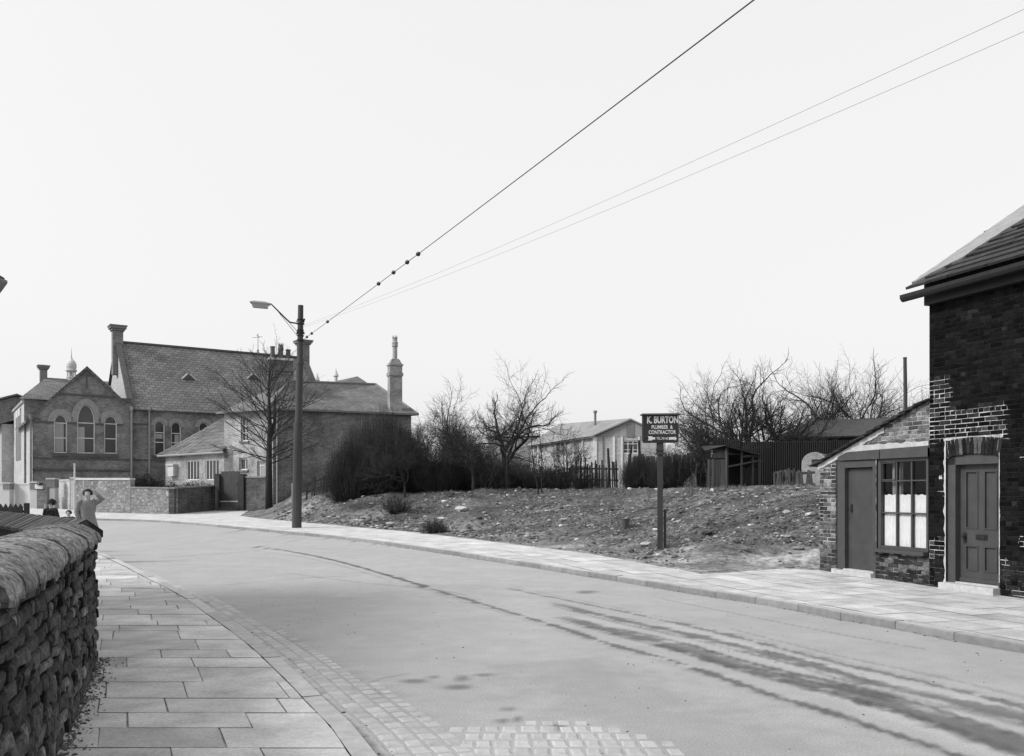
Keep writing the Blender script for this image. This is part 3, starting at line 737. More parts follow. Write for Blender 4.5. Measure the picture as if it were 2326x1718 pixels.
for t0_, s_, za_, zb3, w_ in ((tl, -1, .10, z_sp+.30, .035), (tr, 1, .2, z_sp+.05, .010)):
    zz = za_
    while zz < zb3:
        w1_ = w_*(1+1.3*nzv(zz, t0_, 5, 3)+.6*nzv(zz, t0_, 17, 8)); w2_ = w_*(1+1.3*nzv(zz+.02, t0_, 5, 3)+.6*nzv(zz+.02, t0_, 17, 8))
        w1_ = max(w1_, .004); w2_ = max(w2_, .004); mb.add([H66.pt(t0_, zz, .013), H66.pt(t0_+s_*w1_, zz, .012), H66.pt(t0_+s_*w2_, zz+.02, .012), H66.pt(t0_, zz+.02, .013)], [[0, 1, 2, 3]] if s_ > 0 else [[3, 2, 1, 0]])
        zz += .02
    mb.build('lime_fillet', M['render'], root, uv=False); mb = MB()
# front door 66
df = MB(); dd = -.14
fw = (iv(2167, 1200)[0]-tl)
def ringpoly(n=12): return [(tl+(tr-tl)*i/n, arch_z(tl+(tr-tl)*i/n)-.004) for i in range(n+1)]
ztop = iv(2167, 1056)[1]; dl = tl+fw; dr = iv(2264, 1200)[0]
df.pb(H66, tl+.003, dl, z_st+.0, z_sp, -.16, -.03); df.pb(H66, dr, tr-.003, z_st, z_sp, -.16, -.03)
rp = ringpoly(); top = [H66.pt(t, z, -.03) for t, z in rp]; bot = [H66.pt(t, ztop, -.03) for t, z in rp]
topb = [p-H66.n*.13 for p in top]; botb = [p-H66.n*.13 for p in bot]; nn = len(rp)
for i in range(nn-1):
    df.poly([bot[i], bot[i+1], top[i+1], top[i]]); df.poly([botb[i], bot[i], top[i], topb[i]][::-1] if i < 0 else [topb[i], top[i], top[i+1], topb[i+1]])
df.poly([bot[0], botb[0], botb[-1], bot[-1]])
door = MB(); z0d = zth
door.pb(H66, dl, dr, z0d, ztop, -.20, dd-.02)
W_ = dr-dl; Hh = ztop-z0d
def panel(a, b, c, d_):
    t0, t1, zz0, zz1 = dl+W_*a, dl+W_*b, z0d+Hh*c, z0d+Hh*d_; m_ = .022
    door.pb(H66, t0, t0+m_, zz0, zz1, dd-.019, dd+.012); door.pb(H66, t1-m_, t1, zz0, zz1, dd-.019, dd+.012)
    door.pb(H66, t0+m_, t1-m_, zz0, zz0+m_, dd-.019, dd+.012); door.pb(H66, t0+m_, t1-m_, zz1-m_, zz1, dd-.019, dd+.012)
def rails():   # stiles and rails stand proud of the panel fields
    for a, b, c, d_ in ((0, .13, 0, 1), (.87, 1, 0, 1), (.43, .57, .001, .999)): door.pb(H66, dl+W_*a+.001, dl+W_*b-.001, z0d+Hh*c, z0d+Hh*d_, dd-.019, dd)
    for c, d_ in ((.0, .10), (.315, .455), (.945, 1)):
        door.pb(H66, dl+W_*.13, dl+W_*.43, z0d+Hh*c, z0d+Hh*d_, dd-.019, dd-.001); door.pb(H66, dl+W_*.57, dl+W_*.87, z0d+Hh*c, z0d+Hh*d_, dd-.019, dd-.001)
rails()
for a, b in ((.13, .43), (.57, .87)): panel(a, b, .10, .315); panel(a, b, .455, .945)
door.pb(H66, dl+.01, dr-.01, z0d+.01, z0d+.07, dd-.02, dd+.03)
o = df.build('door_frame', M['frame'], root)
o = door.build('door', M['door'], root)
k_ = MB(); c = H66.pt(dl+W_*.13, z0d+Hh*.385, dd+.05); k_.tube([c-H66.n*.05, c-H66.n*.02, c, c+H66.n*.025], [.012, .012, .03, .018], 10); k_.pb(H66, dl+W_*.08, dl+W_*.16, z0d+Hh*.33, z0d+Hh*.42, dd, dd+.006); k_.build('door_knob', M['blackiron'], o)
k_ = MB(); k_.pb(H66, dl+W_*.38, dl+W_*.64, z0d+Hh*.365, z0d+Hh*.41, dd, dd+.012); k_.pb(H66, dl+W_*.42, dl+W_*.60, z0d+Hh*.375, z0d+Hh*.40, dd+.012, dd+.022); k_.build('letterbox', M['blackiron'], o)
st = MB(); st.pb(H66, tl-.02, tr+.02, -.04, z_st, -.2, .16); st.pb(H66, dl-.01, dr+.01, z_st, zth-.002, -.19, -.03); st.build('doorstep', M['step'], root)
def text(s, pl, t, z, size, d, m, parent, name, sx=1.0, bold=0.0, align='CENTER'):
    cu = bpy.data.curves.new(name, 'FONT'); cu.body = s; cu.size = size; cu.align_x = align; cu.align_y = 'CENTER'; cu.extrude = .003; cu.offset = bold; cu.resolution_u = 3
    to = bpy.data.objects.new(name, cu); sc.collection.objects.link(to); bpy.context.view_layer.update()
    me = bpy.data.meshes.new_from_object(to.evaluated_get(bpy.context.evaluated_depsgraph_get())); bpy.data.objects.remove(to)
    off = Vector((0, 0, 0)); r = parent
    while r is not None: off = off+Vector(r.location); r = r.parent
    for v in me.vertices:
        p = pl.pt(t+v.co.x*sx, z+v.co.y, d+v.co.z)-off; v.co = p
    me.materials.clear(); me.materials.append(m); o = bpy.data.objects.new(name, me); sc.collection.objects.link(o); o.parent = parent; return o
a = iv(2138, 1085); text('66', H66, a[0], a[1], .088, .014, M['letter'], root, 'house_number', .8, .002)
# ---- lean-to
root = thing('lean_to_shop', H66.pt(-2.88, 0), 'low whitewash-patched brick lean-to with plain door and curtained window against the sooty house', 'outbuilding')
TA = -2.88
zR0 = iv(2104, 909)[1]; zL0 = iv(1856, 1056)[1]; tL0 = iv(1856, 1056)[0]
def slopez(t): return zR0+(zR0-zL0)/(0-tL0)*t
def band(xa, ya, xb, yb):
    a = iv(xa, ya); b = iv(xb, yb); return lambda t: a[1]+(b[1]-a[1])/(b[0]-a[0])*(t-a[0])
lint_b = band(1903, 1047, 2104, 1038); lint_t = band(1930, 1027, 2104, 1013); rend_t = band(1955, 1012, 2104, 1002)
dL, dR = iv(1901, 1200)[0], iv(1989, 1200)[0]; wL, wR = iv(1992, 1200)[0], iv(2107, 1200)[0]; wR = min(wR, -.005)
z_sill = iv(2000, 1246)[1]; zdst = iv(1910, 1290)[1]
def intA(z):
    tlim = max(TA, (z-zR0)/((zR0-zL0)/(0-tL0))+.03)
    if z < z_sill-.075: return [(TA, dL-.03), (dR, 0)]
    if z < lint_b(dL): return [(TA, dL-.03)]
    # above the lintels only the gable brickwork
    t = tlim
    tt = max(tlim, TA)
    while tt < 0 and rend_t(tt) > z: tt += .02
    return [(tt, -.001)] if -.001-tt > .05 else []
def colA(t, z):
    n_ = nzv(t, z, 3, 1)
    if z > 2.2: return R.choice((.10, .15, .19, .09, .22, .13))*(1+.8*n_)
    if t < dL: return R.choice((.06, .09, .13, .05, .20, .11))*(1+.9*n_)*(.5 if z < .5 else 1)
    return R.choice((.02, .04, .07, .03, .12))*(1+.5*n_)
def mortA(t, z):
    n_ = nzv(t, z, 7, 3)
    if z > 2.2: return .30+.15*n_
    if t < dL: return (.36+.25*n_) if z > .6 else max(.03, .12+.3*n_)
    return max(.02, .08+.35*n_)
mb = MB()
brick_rows(mb, gbase, 3.9, .0775, intA, colA, H66, prot=(.002, .014))
def tA(t, z):
    if t < TA or z > slopez(t)-.02: return False
    if dL-.03 < t < dR and z < lint_b(t): return False
    if wL < t < 0 and z_sill-.07 < z < lint_b(t): return False
    if dL-.03 < t and lint_b(t) <= z < lint_t(t)-.03: return False
    return True
mortar_sheet(mb, TA, 0, gbase, 3.9, .024, tA, mortA, H66, 0)
DA = 3.6
mb.poly([H66.pt(TA, gbase, 0), H66.pt(TA, slopez(TA), 0), H66.pt(TA, slopez(TA), -DA), H66.pt(TA, gbase, -DA)][::-1], 0, (.12,)*3)
mb.poly([H66.pt(TA, gbase, -DA), H66.pt(0, gbase, -DA), H66.pt(0, zR0, -DA), H66.pt(TA, slopez(TA), -DA)][::-1], 0, (.08,)*3)
mb.pb(H66, dL-.03, dL-.022, gbase, lint_b(dL), -.15, -.003, 0, (.10,)*3); mb.pb(H66, dR-.004, dR+.004, gbase, z_sill, -.15, -.012, 0, (.04,)*3)
mb.build('wall', [M['brick'], M['mortar']], root, uv=False)
mb = MB()                                # lime render band over the lintel
def strip(mb, f0, f1, t0, t1, d, n=30, th=.02):
    P = [(t0+(t1-t0)*i/n) for i in range(n+1)]
    for a, b in zip(P, P[1:]):
        q = [H66.pt(a, f0(a), d), H66.pt(b, f0(b), d), H66.pt(b, f1(b), d), H66.pt(a, f1(a), d)]; mb.poly(q)
        mb.poly([q[0]-H66.n*th, q[1]-H66.n*th, q[1], q[0]]); mb.poly([q[3], q[2], q[2]-H66.n*th, q[3]-H66.n*th])
strip(mb, lambda t: lint_t(t)-.002, lambda t: min(rend_t(t)+.03*nzv(t, 1, 7), slopez(t)-.06), iv(1932, 1020)[0], -.003, .019)
strip(mb, lambda t: slopez(t)-.13-.035*nzv(t, 2, 9)-(.0 if t < -1.1 else .0), lambda t: slopez(t)-.03, tL0+.05, iv(2010, 960)[0], .022, 40)
mb.build('render_band', M['render'], root, uv=False)
mb = MB(); t0 = iv(1905, 1040)[0]; t1 = iv(1984, 1040)[0]
strip(mb, lint_b, lambda t: min(lint_t(t), slopez(t)-.10), t0, t1, .03, 12, .15); strip(mb, lint_b, lambda t: lint_t(t), t1+.004, t1+.20, .05, 2, .15); strip(mb, lint_b, lambda t: lint_t(t), t1+.204, -.002, .038, 6, .15)
mb.build('lintel', M['frame'], root, uv=False)
mb = MB(); ztr = iv(1910, 1060)[1]; dl2, dr2 = iv(1918, 1200)[0]+.0, iv(1981, 1200)[0]; zdt = iv(1950, 1062)[1]; zd0 = iv(1916, 1291)[1]
mb.pb(H66, dL, dl2, zd0-.03, lint_b(dL)-.002, -.12, -.01); mb.pb(H66, dr2, dR-.005, zd0-.03, lint_b(dR)-.002, -.12, -.01); mb.pb(H66, dl2, dr2, zdt, lint_b(dr2)-.012, -.12, -.012)
mb.build('door_frame', M['frame'], root, uv=False)
mb = MB(); mb.pb(H66, dl2+.002, dr2-.002, zd0, zdt-.02, -.16, -.10); o = mb.build('door', M['door'], root, uv=False)
mb = MB(); a = dl2+.09; zz = iv(1925, 1155)[1]; mb.pb(H66, a, a+.03, zz-.09, zz+.09, -.10, -.09); mb.tube([H66.pt(a+.015, zz-.06, -.09), H66.pt(a+.015, zz-.04, -.05), H66.pt(a+.015, zz+.04, -.05), H66.pt(a+.015, zz+.06, -.09)], .008, 6); mb.build('handle', M['blackiron'], o, uv=False)
mb = MB(); mb.pb(H66, dL-.06, dL+.08, -.04, zd0-.02, -.1, .09); mb.pb(H66, dL+.085, dR-.01, -.04, zd0-.03, -.1, .11); mb.pb(H66, dl2, dR-.03, zd0-.03, zd0-.002, -.1, .03); mb.build('doorstep', M['step'], root, uv=False)
# window
zwb = z_sill; wm = MB(); wt0, wt1 = wL+.004, wR-.004
wtop = lambda t: lint_b(t)-.004
zt_ = wtop(wt1)
wm.pb(H66, wt0, wt0+.075, zwb, wtop(wt0), -.12, -.02); wm.pb(H66, wt1-.05, wt1, zwb, zt_, -.12, -.02); wm.pb(H66, wt0+.075, wt1-.05, zwb, zwb+.06, -.12, -.025); wm.pb(H66, wt0+.075, wt1-.05, wtop(wt0)-.06, zt_, -.12, -.025)
i0, i1 = wt0+.075, wt1-.05; zb1 = iv(2050, 1092)[1]; zb2 = iv(2050, 1166)[1]
for f in (1/3, 2/3): wm.pb(H66, i0+(i1-i0)*f-.016, i0+(i1-i0)*f+.016, zwb+.06, wtop(wt0)-.06, -.10, -.045)
for zz in (zb1, zb2):
    for k in range(3):
        a = i0+(i1-i0)*k/3+(.016 if k else 0); b = i0+(i1-i0)*(k+1)/3-(.016 if k < 2 else 0); wm.pb(H66, a, b, zz-.012, zz+.012, -.095, -.04)
a, b = i0+.012, i0+(i1-i0)/3-.018
for q in ((a, a+.014, zb1+.014, wtop(wt0)-.07), (b-.014, b, zb1+.014, wtop(wt0)-.07), (a+.014, b-.014, zb1+.014, zb1+.03), (a+.014, b-.014, wtop(wt0)-.085, wtop(wt0)-.07)): wm.pb(H66, *q, -.09, -.03)
win = wm.build('window', M['frame'], root, uv=False)
mb = MB(); mb.poly([H66.pt(i0, zwb+.05, -.075), H66.pt(i1, zwb+.05, -.075), H66.pt(i1, zt_-.01, -.075), H66.pt(i0, zt_-.01, -.075)]); mb.build('pane', M['glass'], win, uv=False)
mb = MB(); mb.pb(H66, wL-.07, wR, zwb-.065, zwb-.003, -.1, .10); mb.build('sill', M['frame'], win, uv=False)
mb = MB(); mb.pb(H66, i0-.1, i1+.04, zwb-.1, zt_+.05, -1.3, -.6); mb.f = mb.f[:]; 
mb = MB()
A_, B_ = i0-.06, i1+.05
for pts in ([(A_, zwb, -.9), (B_, zwb, -.9), (B_, zt_, -.9), (A_, zt_, -.9)], [(A_, zwb, -.11), (A_, zwb, -.9), (A_, zt_, -.9), (A_, zt_, -.11)], [(B_, zwb, -.9), (B_, zwb, -.11), (B_, zt_, -.11), (B_, zt_, -.9)], [(A_, zt_, -.11), (A_, zt_, -.9), (B_, zt_, -.9), (B_, zt_, -.11)], [(A_, zwb, -.9), (A_, zwb, -.11), (B_, zwb, -.11), (B_, zwb, -.9)]):
    mb.poly([H66.pt(*q) for q in pts])
mb.build('dark_room', M['black'], root, uv=False)
zct = iv(2050, 1124)[1]
def curtain(t0, t1, z0, z1, d, amp, n, k):
    mb = MB(); V = []
    for j in range(7):
        for i in range(n+1):
            t = t0+(t1-t0)*i/n; zz = z0+(z1-z0)*j/6
            V.append(H66.pt(t, zz+(.008*math.sin(t*40+k) if j == 6 else 0), d+amp*math.sin(t*75+k+.6*math.sin(t*21))*(1-.3*j/6)))
    mb.add(V, [[j*(n+1)+i, j*(n+1)+i+1, (j+1)*(n+1)+i+1, (j+1)*(n+1)+i] for j in range(6) for i in range(n)])
    return mb.build('curtain', M['curtain'], root, uv=False, smooth=True)
curtain(i0+.01, i1-.01, zwb+.03, zct, -.105, .012, 90, 0)
o = curtain(i0+.12, i0+(i1-i0)/3+.02, zwb+.06, zt_-.02, -.17, .02, 30, 2); o['label'] = 'long side curtain hanging behind the left panes'
o.data.materials[0] = mat('side_curtain', .25, .9, .3, 14)
# lean-to roof slabs
mb = MB(); sv = (H66.pt(0, zR0)-H66.pt(tL0, zL0)).normalized(); nv = (up-sv*up.dot(sv)).normalized(); o_r = H66.pt(tL0, zL0, .10)-sv*.1
roof_slabs(mb, o_r+Bk*0, Bk, sv, nv, DA+.2, (H66.pt(0, zR0)-H66.pt(tL0, zL0)).length-.02, .28, (.4, .8), .018, 0, .02)
mb.ob(o_r, sv*((H66.pt(0, zR0)-H66.pt(tL0, zL0)).length+.08), Bk*(DA+.15), -nv*.012, 0, (.4,)*3)
mb.build('roof', M['slate'], root, uv=False)
# ================================================================= SIGN
sb = Vector(gp(1500, 1253, 0)); sb.z = 0; SY = 22.5; sb = Vector(((1500-CX)/FX*SY, SY, ground_z((1500-CX)/FX*SY, SY)))
root = thing('shop_sign', sb, "square black plumber's sign board with white lettering on a wooden post", 'sign')
SP = Plane((sb.x, sb.y), (.955, -.295)); SP = Plane((sb.x, sb.y), (.985, .17))
SP = Plane((sb.x, sb.y), (1, -.12))
zb_ = CH+(HY-1006)/FX*SY; zt_s = CH+(HY-943)/FX*SY; hw = .455
mb = MB(); mb.pb(SP, -.075, .065, sb.z-.2, zb_-.27, -.07, .04); mb.pb(SP, -.095, .075, zb_-.25, zb_, -.07, .04); mb.pb(SP, -.12, .10, zb_-.30, zb_-.25, -.1, .07); mb.pb(SP, -.11, .09, zb_-.20, zb_-.17, -.09, .06)
mb.build('post', M['post'], root, uv=False)
mb = MB(); mb.pb(SP, .086, .15, sb.z-.2, CH+(HY-1157)/FX*SY, -.1, .02); mb.build('brace_post', M['sign'], root, uv=False)
mb = MB(); r_ = .06; pts = [(-hw+r_, zb_), (hw-r_, zb_)]
for k in range(1, 5): an = -math.pi/2+math.pi/2*k/4; pts.append((hw-r_+r_*math.cos(an), zb_+r_+r_*math.sin(an)))
pts += [(hw, zt_s), (-hw, zt_s)]
for k in range(0, 4): an = math.pi+math.pi/2*k/4; pts.append((-hw+r_+r_*math.cos(an), zb_+r_+r_*math.sin(an)))
f_ = [SP.pt(t, z, .07) for t, z in pts]; b_ = [SP.pt(t, z, -.12) for t, z in pts]; n = len(pts)
mb.poly(f_); mb.poly(b_[::-1]); 
for i in range(n): mb.poly([f_[i], b_[i], b_[(i+1) % n], f_[(i+1) % n]])
o_b = mb.build('board', M['sign'], root, uv=False)
mb = MB(); mb.pb(SP, -hw-.01, -hw+.0, zb_+.06, zt_s, -.10, .075, 0); mb.pb(SP, -hw, -hw+.035, zb_+.06, zt_s, .070, .080); mb.build('side_edge', M['post'], root, uv=False)
mb = MB(); mb.add([SP.pt(-hw-.06, zt_s+.0, .14), SP.pt(hw+.06, zt_s, .14), SP.pt(hw+.06, zt_s, -.19), SP.pt(-hw-.06, zt_s, -.19), SP.pt(-hw+.0, zt_s+.045, -.0), SP.pt(hw-.0, zt_s+.045, -.0)],
    [[0, 1, 5, 4], [2, 3, 4, 5], [1, 2, 5], [3, 0, 4], [3, 2, 1, 0]]); mb.build('cap', M['blackiron'], root, uv=False)
def sy(y): return CH+(HY-(925+y/18.35))/FX*SY
def st(x): return ((1450+x/18.35)-1500)/FX*SY*1.0
bs = .035
def line(s, x0, x1, y0, y1, name, bold):
    o = text(s, SP, 0, 0, 1, 0, M['letter'], o_b, name, 1, bold)
    # fit to the measured box
    me = o.data; off = SP.P-Vector((o_b.parent.location)); loc = []
    for v in me.vertices:
        w_ = v.co+Vector(root.location)-SP.P; loc.append((w_.dot(SP.u), w_.z, w_.dot(SP.n)))
    a0 = min(q[0] for q in loc); a1 = max(q[0] for q in loc); z0_ = min(q[1] for q in loc); z1_ = max(q[1] for q in loc)
    T0, T1, Z0, Z1 = st(x0)+.02, st(x1)-.005, sy(y1), sy(y0)
    for v, q in zip(me.vertices, loc):
        p = SP.pt(T0+(q[0]-a0)/(a1-a0)*(T1-T0), Z0+(q[1]-z0_)/(z1_-z0_)*(Z1-Z0), .0725+max(-.002, min(.002, q[2])))-Vector(root.location); v.co = p
    return o
line('K. BURTON', 335, 1650, 385, 690, 'lettering', .035); line('PLUMBER  &', 520, 1430, 765, 920, 'lettering', .02); line('CONTRACTOR', 400, 1560, 970, 1135, 'lettering', .02)
line('TEL.75163', 720, 1235, 1262, 1365, 'lettering', .012)
mb = MB()
def fl(pts): mb.poly([SP.pt(st(x), sy(y), .0735) for x, y in pts]); mb.poly([SP.pt(st(x), sy(y), .0701) for x, y in pts][::-1])
mb = MB(); fl([(400, 1395), (435, 1310), (400, 1225), (560, 1225), (610, 1265), (700, 1265), (700, 1355), (610, 1355), (560, 1395)][::1]); mb.build('arrow_tail', M['letter'], o_b, uv=False); mb = MB()
fl([(1260, 1370), (1500, 1370), (1515, 1405), (1585, 1322), (1515, 1240), (1500, 1262), (1260, 1262)])
mb.build('arrow_head', M['letter'], o_b, uv=False)
# ================================================================= LAMP / TRACTION POLE AND WIRES
PY = 34.1; pb_ = px(674, 1199, PY); pb_.z = g(PY)
root = thing('lamp_post', pb_, 'tall tapering grey street lamp post with a single bracket lantern at the kerb', 'street lamp')
zt = CH+(HY-694)/FX*PY; mb = MB()
def lz(y): return CH+(HY-y)/FX*PY
xs_ = lambda x: (x-674)/FX*PY
prf = [(676-0, 1199, .185), (677, 965, .165), (678, 963, .14), (681, 830, .14), (681.5, 828, .118), (683, 694, .105)]
lean = (683-674)/FX*PY
pts = [(pb_.x+(x-674)/FX*PY, pb_.y, lz(y)) for x, y, r in prf]; pts[0] = (pb_.x, pb_.y, g(PY)-.05)
mb.tube(pts, [r for _, _, r in prf], 16); mb.build('pole', M['post'], root, uv=False, smooth=False)
mb = MB()
for y in (965, 829): mb = MB(); mb.tube([(pb_.x+xs_(678 if y > 900 else 681), pb_.y, lz(y)+.0), (pb_.x+xs_(678 if y > 900 else 681), pb_.y, lz(y)+.05)], .175 if y > 900 else .148, 16); mb.build('collar', M['post'], root, uv=False)
for y in (728, 737, 752, 757, 764, 775): mb = MB(); mb.tube([(pb_.x+xs_(682.5), pb_.y, lz(y)), (pb_.x+xs_(682.5), pb_.y, lz(y)+.045)], .135+.02*(y % 2), 12); mb.build('band', M['blackiron'], root, uv=False)
for y in (730, 758): mb = MB(); mb.tube([(pb_.x+xs_(673), pb_.y, lz(y)), (pb_.x+xs_(692), pb_.y, lz(y))], .025, 6); mb.build('bolt', M['blackiron'], root, uv=False)
mb = MB()
mb.tube([(pb_.x+xs_(689), pb_.y, lz(733)), (pb_.x+xs_(692), pb_.y, lz(724))], .03, 6)
mb.build('hook', M['blackiron'], root, uv=False)
arm = [(677, 735), (664, 733.5), (658, 732), (650, 725), (625, 700), (616, 691), (610, 690)]
mb = MB(); mb.tube([px(x, y, PY-(677-x)*.006) for x, y in arm], [.03, .03, .03, .03, .026, .024, .024], 8); mb.build('arm', M['blackiron'], root, uv=False)
mb = MB(); mb.tube([px(630, 706, PY-.28), px(675, 763, PY)], .010, 4); mb.tube([px(657, 733, PY-.12), px(676, 754, PY)], .010, 4); mb.build('stay', M['blackiron'], root, uv=False)
mb = MB(); A = px(569, 688, PY-.65); B = px(613, 692, PY-.4); ax3 = (B-A).normalized(); sd = Vector((-.1, 1, 0)).normalized()
def lant(hw0, z0_, z1_, hw1, e0, e1, m):
    a0, b0 = A+ax3*e0, B-ax3*e0; a1, b1 = A+ax3*e1, B-ax3*e1
    V = [a0-sd*hw0+up*z0_, b0-sd*hw0+up*z0_, b0+sd*hw0+up*z0_, a0+sd*hw0+up*z0_, a1-sd*hw1+up*z1_, b1-sd*hw1+up*z1_, b1+sd*hw1+up*z1_, a1+sd*hw1+up*z1_]
    mb.add(V, [[3, 2, 1, 0], [4, 5, 6, 7], [0, 1, 5, 4], [1, 2, 6, 5], [2, 3, 7, 6], [3, 0, 4, 7]])
lant(.15, -.02, .03, .15, 0, 0, 0); lant(.14, .031, .085, .07, .02, .14, 0); o = mb.build('lantern', M['steel'], root, uv=False)
mb = MB(); lant(.09, -.17, -.021, .13, .09, .06, 0); mb.build('bowl', M['bowl'], o, uv=False)
def wire(name, label, pts3, r, sagd, ins=(), insr=.045):
    a, b = Vector(pts3[0]), Vector(pts3[-1]); mb = MB(); P = []
    for i in range(41):
        f = i/40; P.append(a.lerp(b, f)-up*(4*sagd*f*(1-f)))
    root = thing(name, a, label, 'wire', 'overhead wires')
    mb.tube(P, r, 5); mb.build('cable', M['wire'], root, uv=False)
    for f in ins:
        p = a.lerp(b, f)-up*(4*sagd*f*(1-f)); d = (b-a).normalized(); mb = MB()
        mb.tube([p-d*.09, p-d*.05, p, p+d*.05, p+d*.09], [.012, insr*.8, insr, insr*.8, .012], 8); mb.build('insulator', M['blackiron'], root, uv=False)
a = px(690, 771, PY); b_far = px(1697, 0, 9.5); b_e = a+(b_far-a)*1.6
def frac(a, b, x):   # fraction along a-b where the photo column x is crossed
    r = (x-CX)/FX; return (r*a.y-a.x)/((b.x-a.x)-r*(b.y-a.y))
wire('overhead_wire', 'thick black span wire with ball insulators climbing from the lamp post', [a, b_e], .0085, .06, [frac(a, b_e, x) for x in (697, 708, 744, 860, 894, 925, 950)], .055)
for (y0, xe, ye, lb, dy) in ((748, 2288, 5, 'upper thin wire of the faint pair crossing the sky', 0), (752, 2326, 38, 'lower thin wire of the faint pair crossing the sky', .3)):
    a = px(688, y0-8, PY+.1); b = px(xe, ye, 10.5); b = a+(b-a)*1.25; wire('overhead_wire', lb, [a, b], .0024, .28)
# ================================================================= WALL PLATES WITH OPENINGS
def plate(mb, pl, outer, holes, th=.3, rev=.22, m=0, mr=None, d=0, c=(1, 1, 1)):
    mr = m if mr is None else mr; loops = [outer]+holes; flat = [q for l in loops for q in l]
    tri = tessellate_polygon([[Vector((q[0], q[1], 0)) for q in l] for l in loops])
    V = [pl.pt(q[0], q[1], d) for q in flat]
    F = []
    for t in tri:
        a, b_, c_ = [flat[i] for i in t]; s = (b_[0]-a[0])*(c_[1]-a[1])-(c_[0]-a[0])*(b_[1]-a[1])
        if abs(s) > 1e-9: F.append(list(t) if s > 0 else list(t)[::-1])
    mb.add(V, F, m, c)
    for l in holes:
        for p, q in zip(l, l[1:]+l[:1]): mb.poly([pl.pt(p[0], p[1], d), pl.pt(q[0], q[1], d), pl.pt(q[0], q[1], d-rev), pl.pt(p[0], p[1], d-rev)], mr, c)
    mb.poly([pl.pt(q[0], q[1], d-th) for q in outer][::-1], m, c)
    for p, q in zip(outer, outer[1:]+outer[:1]): mb.poly([pl.pt(p[0], p[1], d), pl.pt(p[0], p[1], d-th), pl.pt(q[0], q[1], d-th), pl.pt(q[0], q[1], d)][::-1], m, c)
def archp(t0, t1, zb, zs, zt, n=12):
    tm = (t0+t1)/2; hw = (t1-t0)/2; P = [(t0, zb), (t1, zb), (t1, zs)]
    for i in range(1, n): a = math.pi*i/n; P.append((tm+hw*math.cos(a), zs+(zt-zs)*math.sin(a)))
    return P+[(t0, zs)]
def archw(pl, x0, x1, yt, yb, ys, d=0):
    a = pl.inv(x0, yb, d); b = pl.inv(x1, yb, d); c_ = pl.inv((x0+x1)/2, yt, d); s = pl.inv((x0+x1)/2, ys, d)
    return a[0], b[0], pl.inv((x0+x1)/2, yb, d)[1], s[1], c_[1]
def arch_window(root, pl, w, d=0, rev=.2, bars=(), vbar=False, fr=.07, fm='white', side='r', panes='glass_far', blind=None):
    t0, t1, zb, zs, zt_ = w; mb = MB(); O = archp(*w); I = archp(t0+fr, t1-fr, zb+fr, zs, zt_-fr)
    dd = d-rev+.06; n = len(O)
    for i in range(n):
        j = (i+1) % n; mb.poly([pl.pt(*O[i], dd), pl.pt(*O[j], dd), pl.pt(*I[j], dd), pl.pt(*I[i], dd)]); mb.poly([pl.pt(*I[i], dd), pl.pt(*I[j], dd), pl.pt(*I[j], dd-.06), pl.pt(*I[i], dd-.06)])
    for zz in bars: mb.pb(pl, t0+fr, t1-fr, zz-.03, zz+.03, dd-.06, dd-.004)
    o = mb.build('window', M[fm], root, uv=False)
    mb = MB(); mb.poly([pl.pt(*q, dd-.05) for q in I]); mb.build('pane', M[panes], o, uv=False)
    if blind:
        mb = MB(); mb.pb(pl, t0+fr+blind[0]*(t1-t0-2*fr), t0+fr+blind[1]*(t1-t0-2*fr), blind[2], blind[3], dd-.045, dd-.03); mb.build('blind', M['board'], o, uv=False)
    return o
def ring(mb, pl, w, t, d0, d1, m=0, n=14, skirt=0):
    t0, t1, zb, zs, zt_ = w; tm = (t0+t1)/2; hw = (t1-t0)/2
    P = [(tm+hw*math.cos(math.pi*i/n), zs+(zt_-zs)*math.sin(math.pi*i/n)) for i in range(n+1)]; Q = [(tm+(hw+t)*math.cos(math.pi*i/n), zs+(zt_-zs+t)*math.sin(math.pi*i/n)) for i in range(n+1)]
    for i in range(n):
        mb.poly([pl.pt(*P[i], d1), pl.pt(*Q[i], d1), pl.pt(*Q[i+1], d1), pl.pt(*P[i+1], d1)], m); mb.poly([pl.pt(*Q[i], d1), pl.pt(*Q[i], d0), pl.pt(*Q[i+1], d0), pl.pt(*Q[i+1], d1)], m); mb.poly([pl.pt(*P[i], d0), pl.pt(*P[i], d1), pl.pt(*P[i+1], d1), pl.pt(*P[i+1], d0)], m)
def cap_chimney(mb, c, ux, uy, hw, hd, z0, z1, capo=.18, m=0, mc=1, caph=.35):
    c = Vector((c[0], c[1], 0)); mb.ob(c-ux*hw-uy*hd+up*z0, ux*2*hw, uy*2*hd, up*(z1-z0-caph), m)
    for k, (e, a, b) in enumerate(((capo*.5, 0, .3), (capo, .3, .62), (capo*1.25, .62, .8))): mb.ob(c-ux*(hw+e)-uy*(hd+e)+up*(z1-caph+caph*a), ux*2*(hw+e), uy*2*(hd+e), up*caph*(b-a), mc)
    P = [c-ux*(hw+capo)-uy*(hd+capo)+up*(z1-caph*.2), c+ux*(hw+capo)-uy*(hd+capo)+up*(z1-caph*.2), c+ux*(hw+capo)+uy*(hd+capo)+up*(z1-caph*.2), c-ux*(hw+capo)+uy*(hd+capo)+up*(z1-caph*.2), c+up*z1]
    mb.add(P, [[0, 1, 4], [1, 2, 4], [2, 3, 4], [3, 0, 4]], mc)
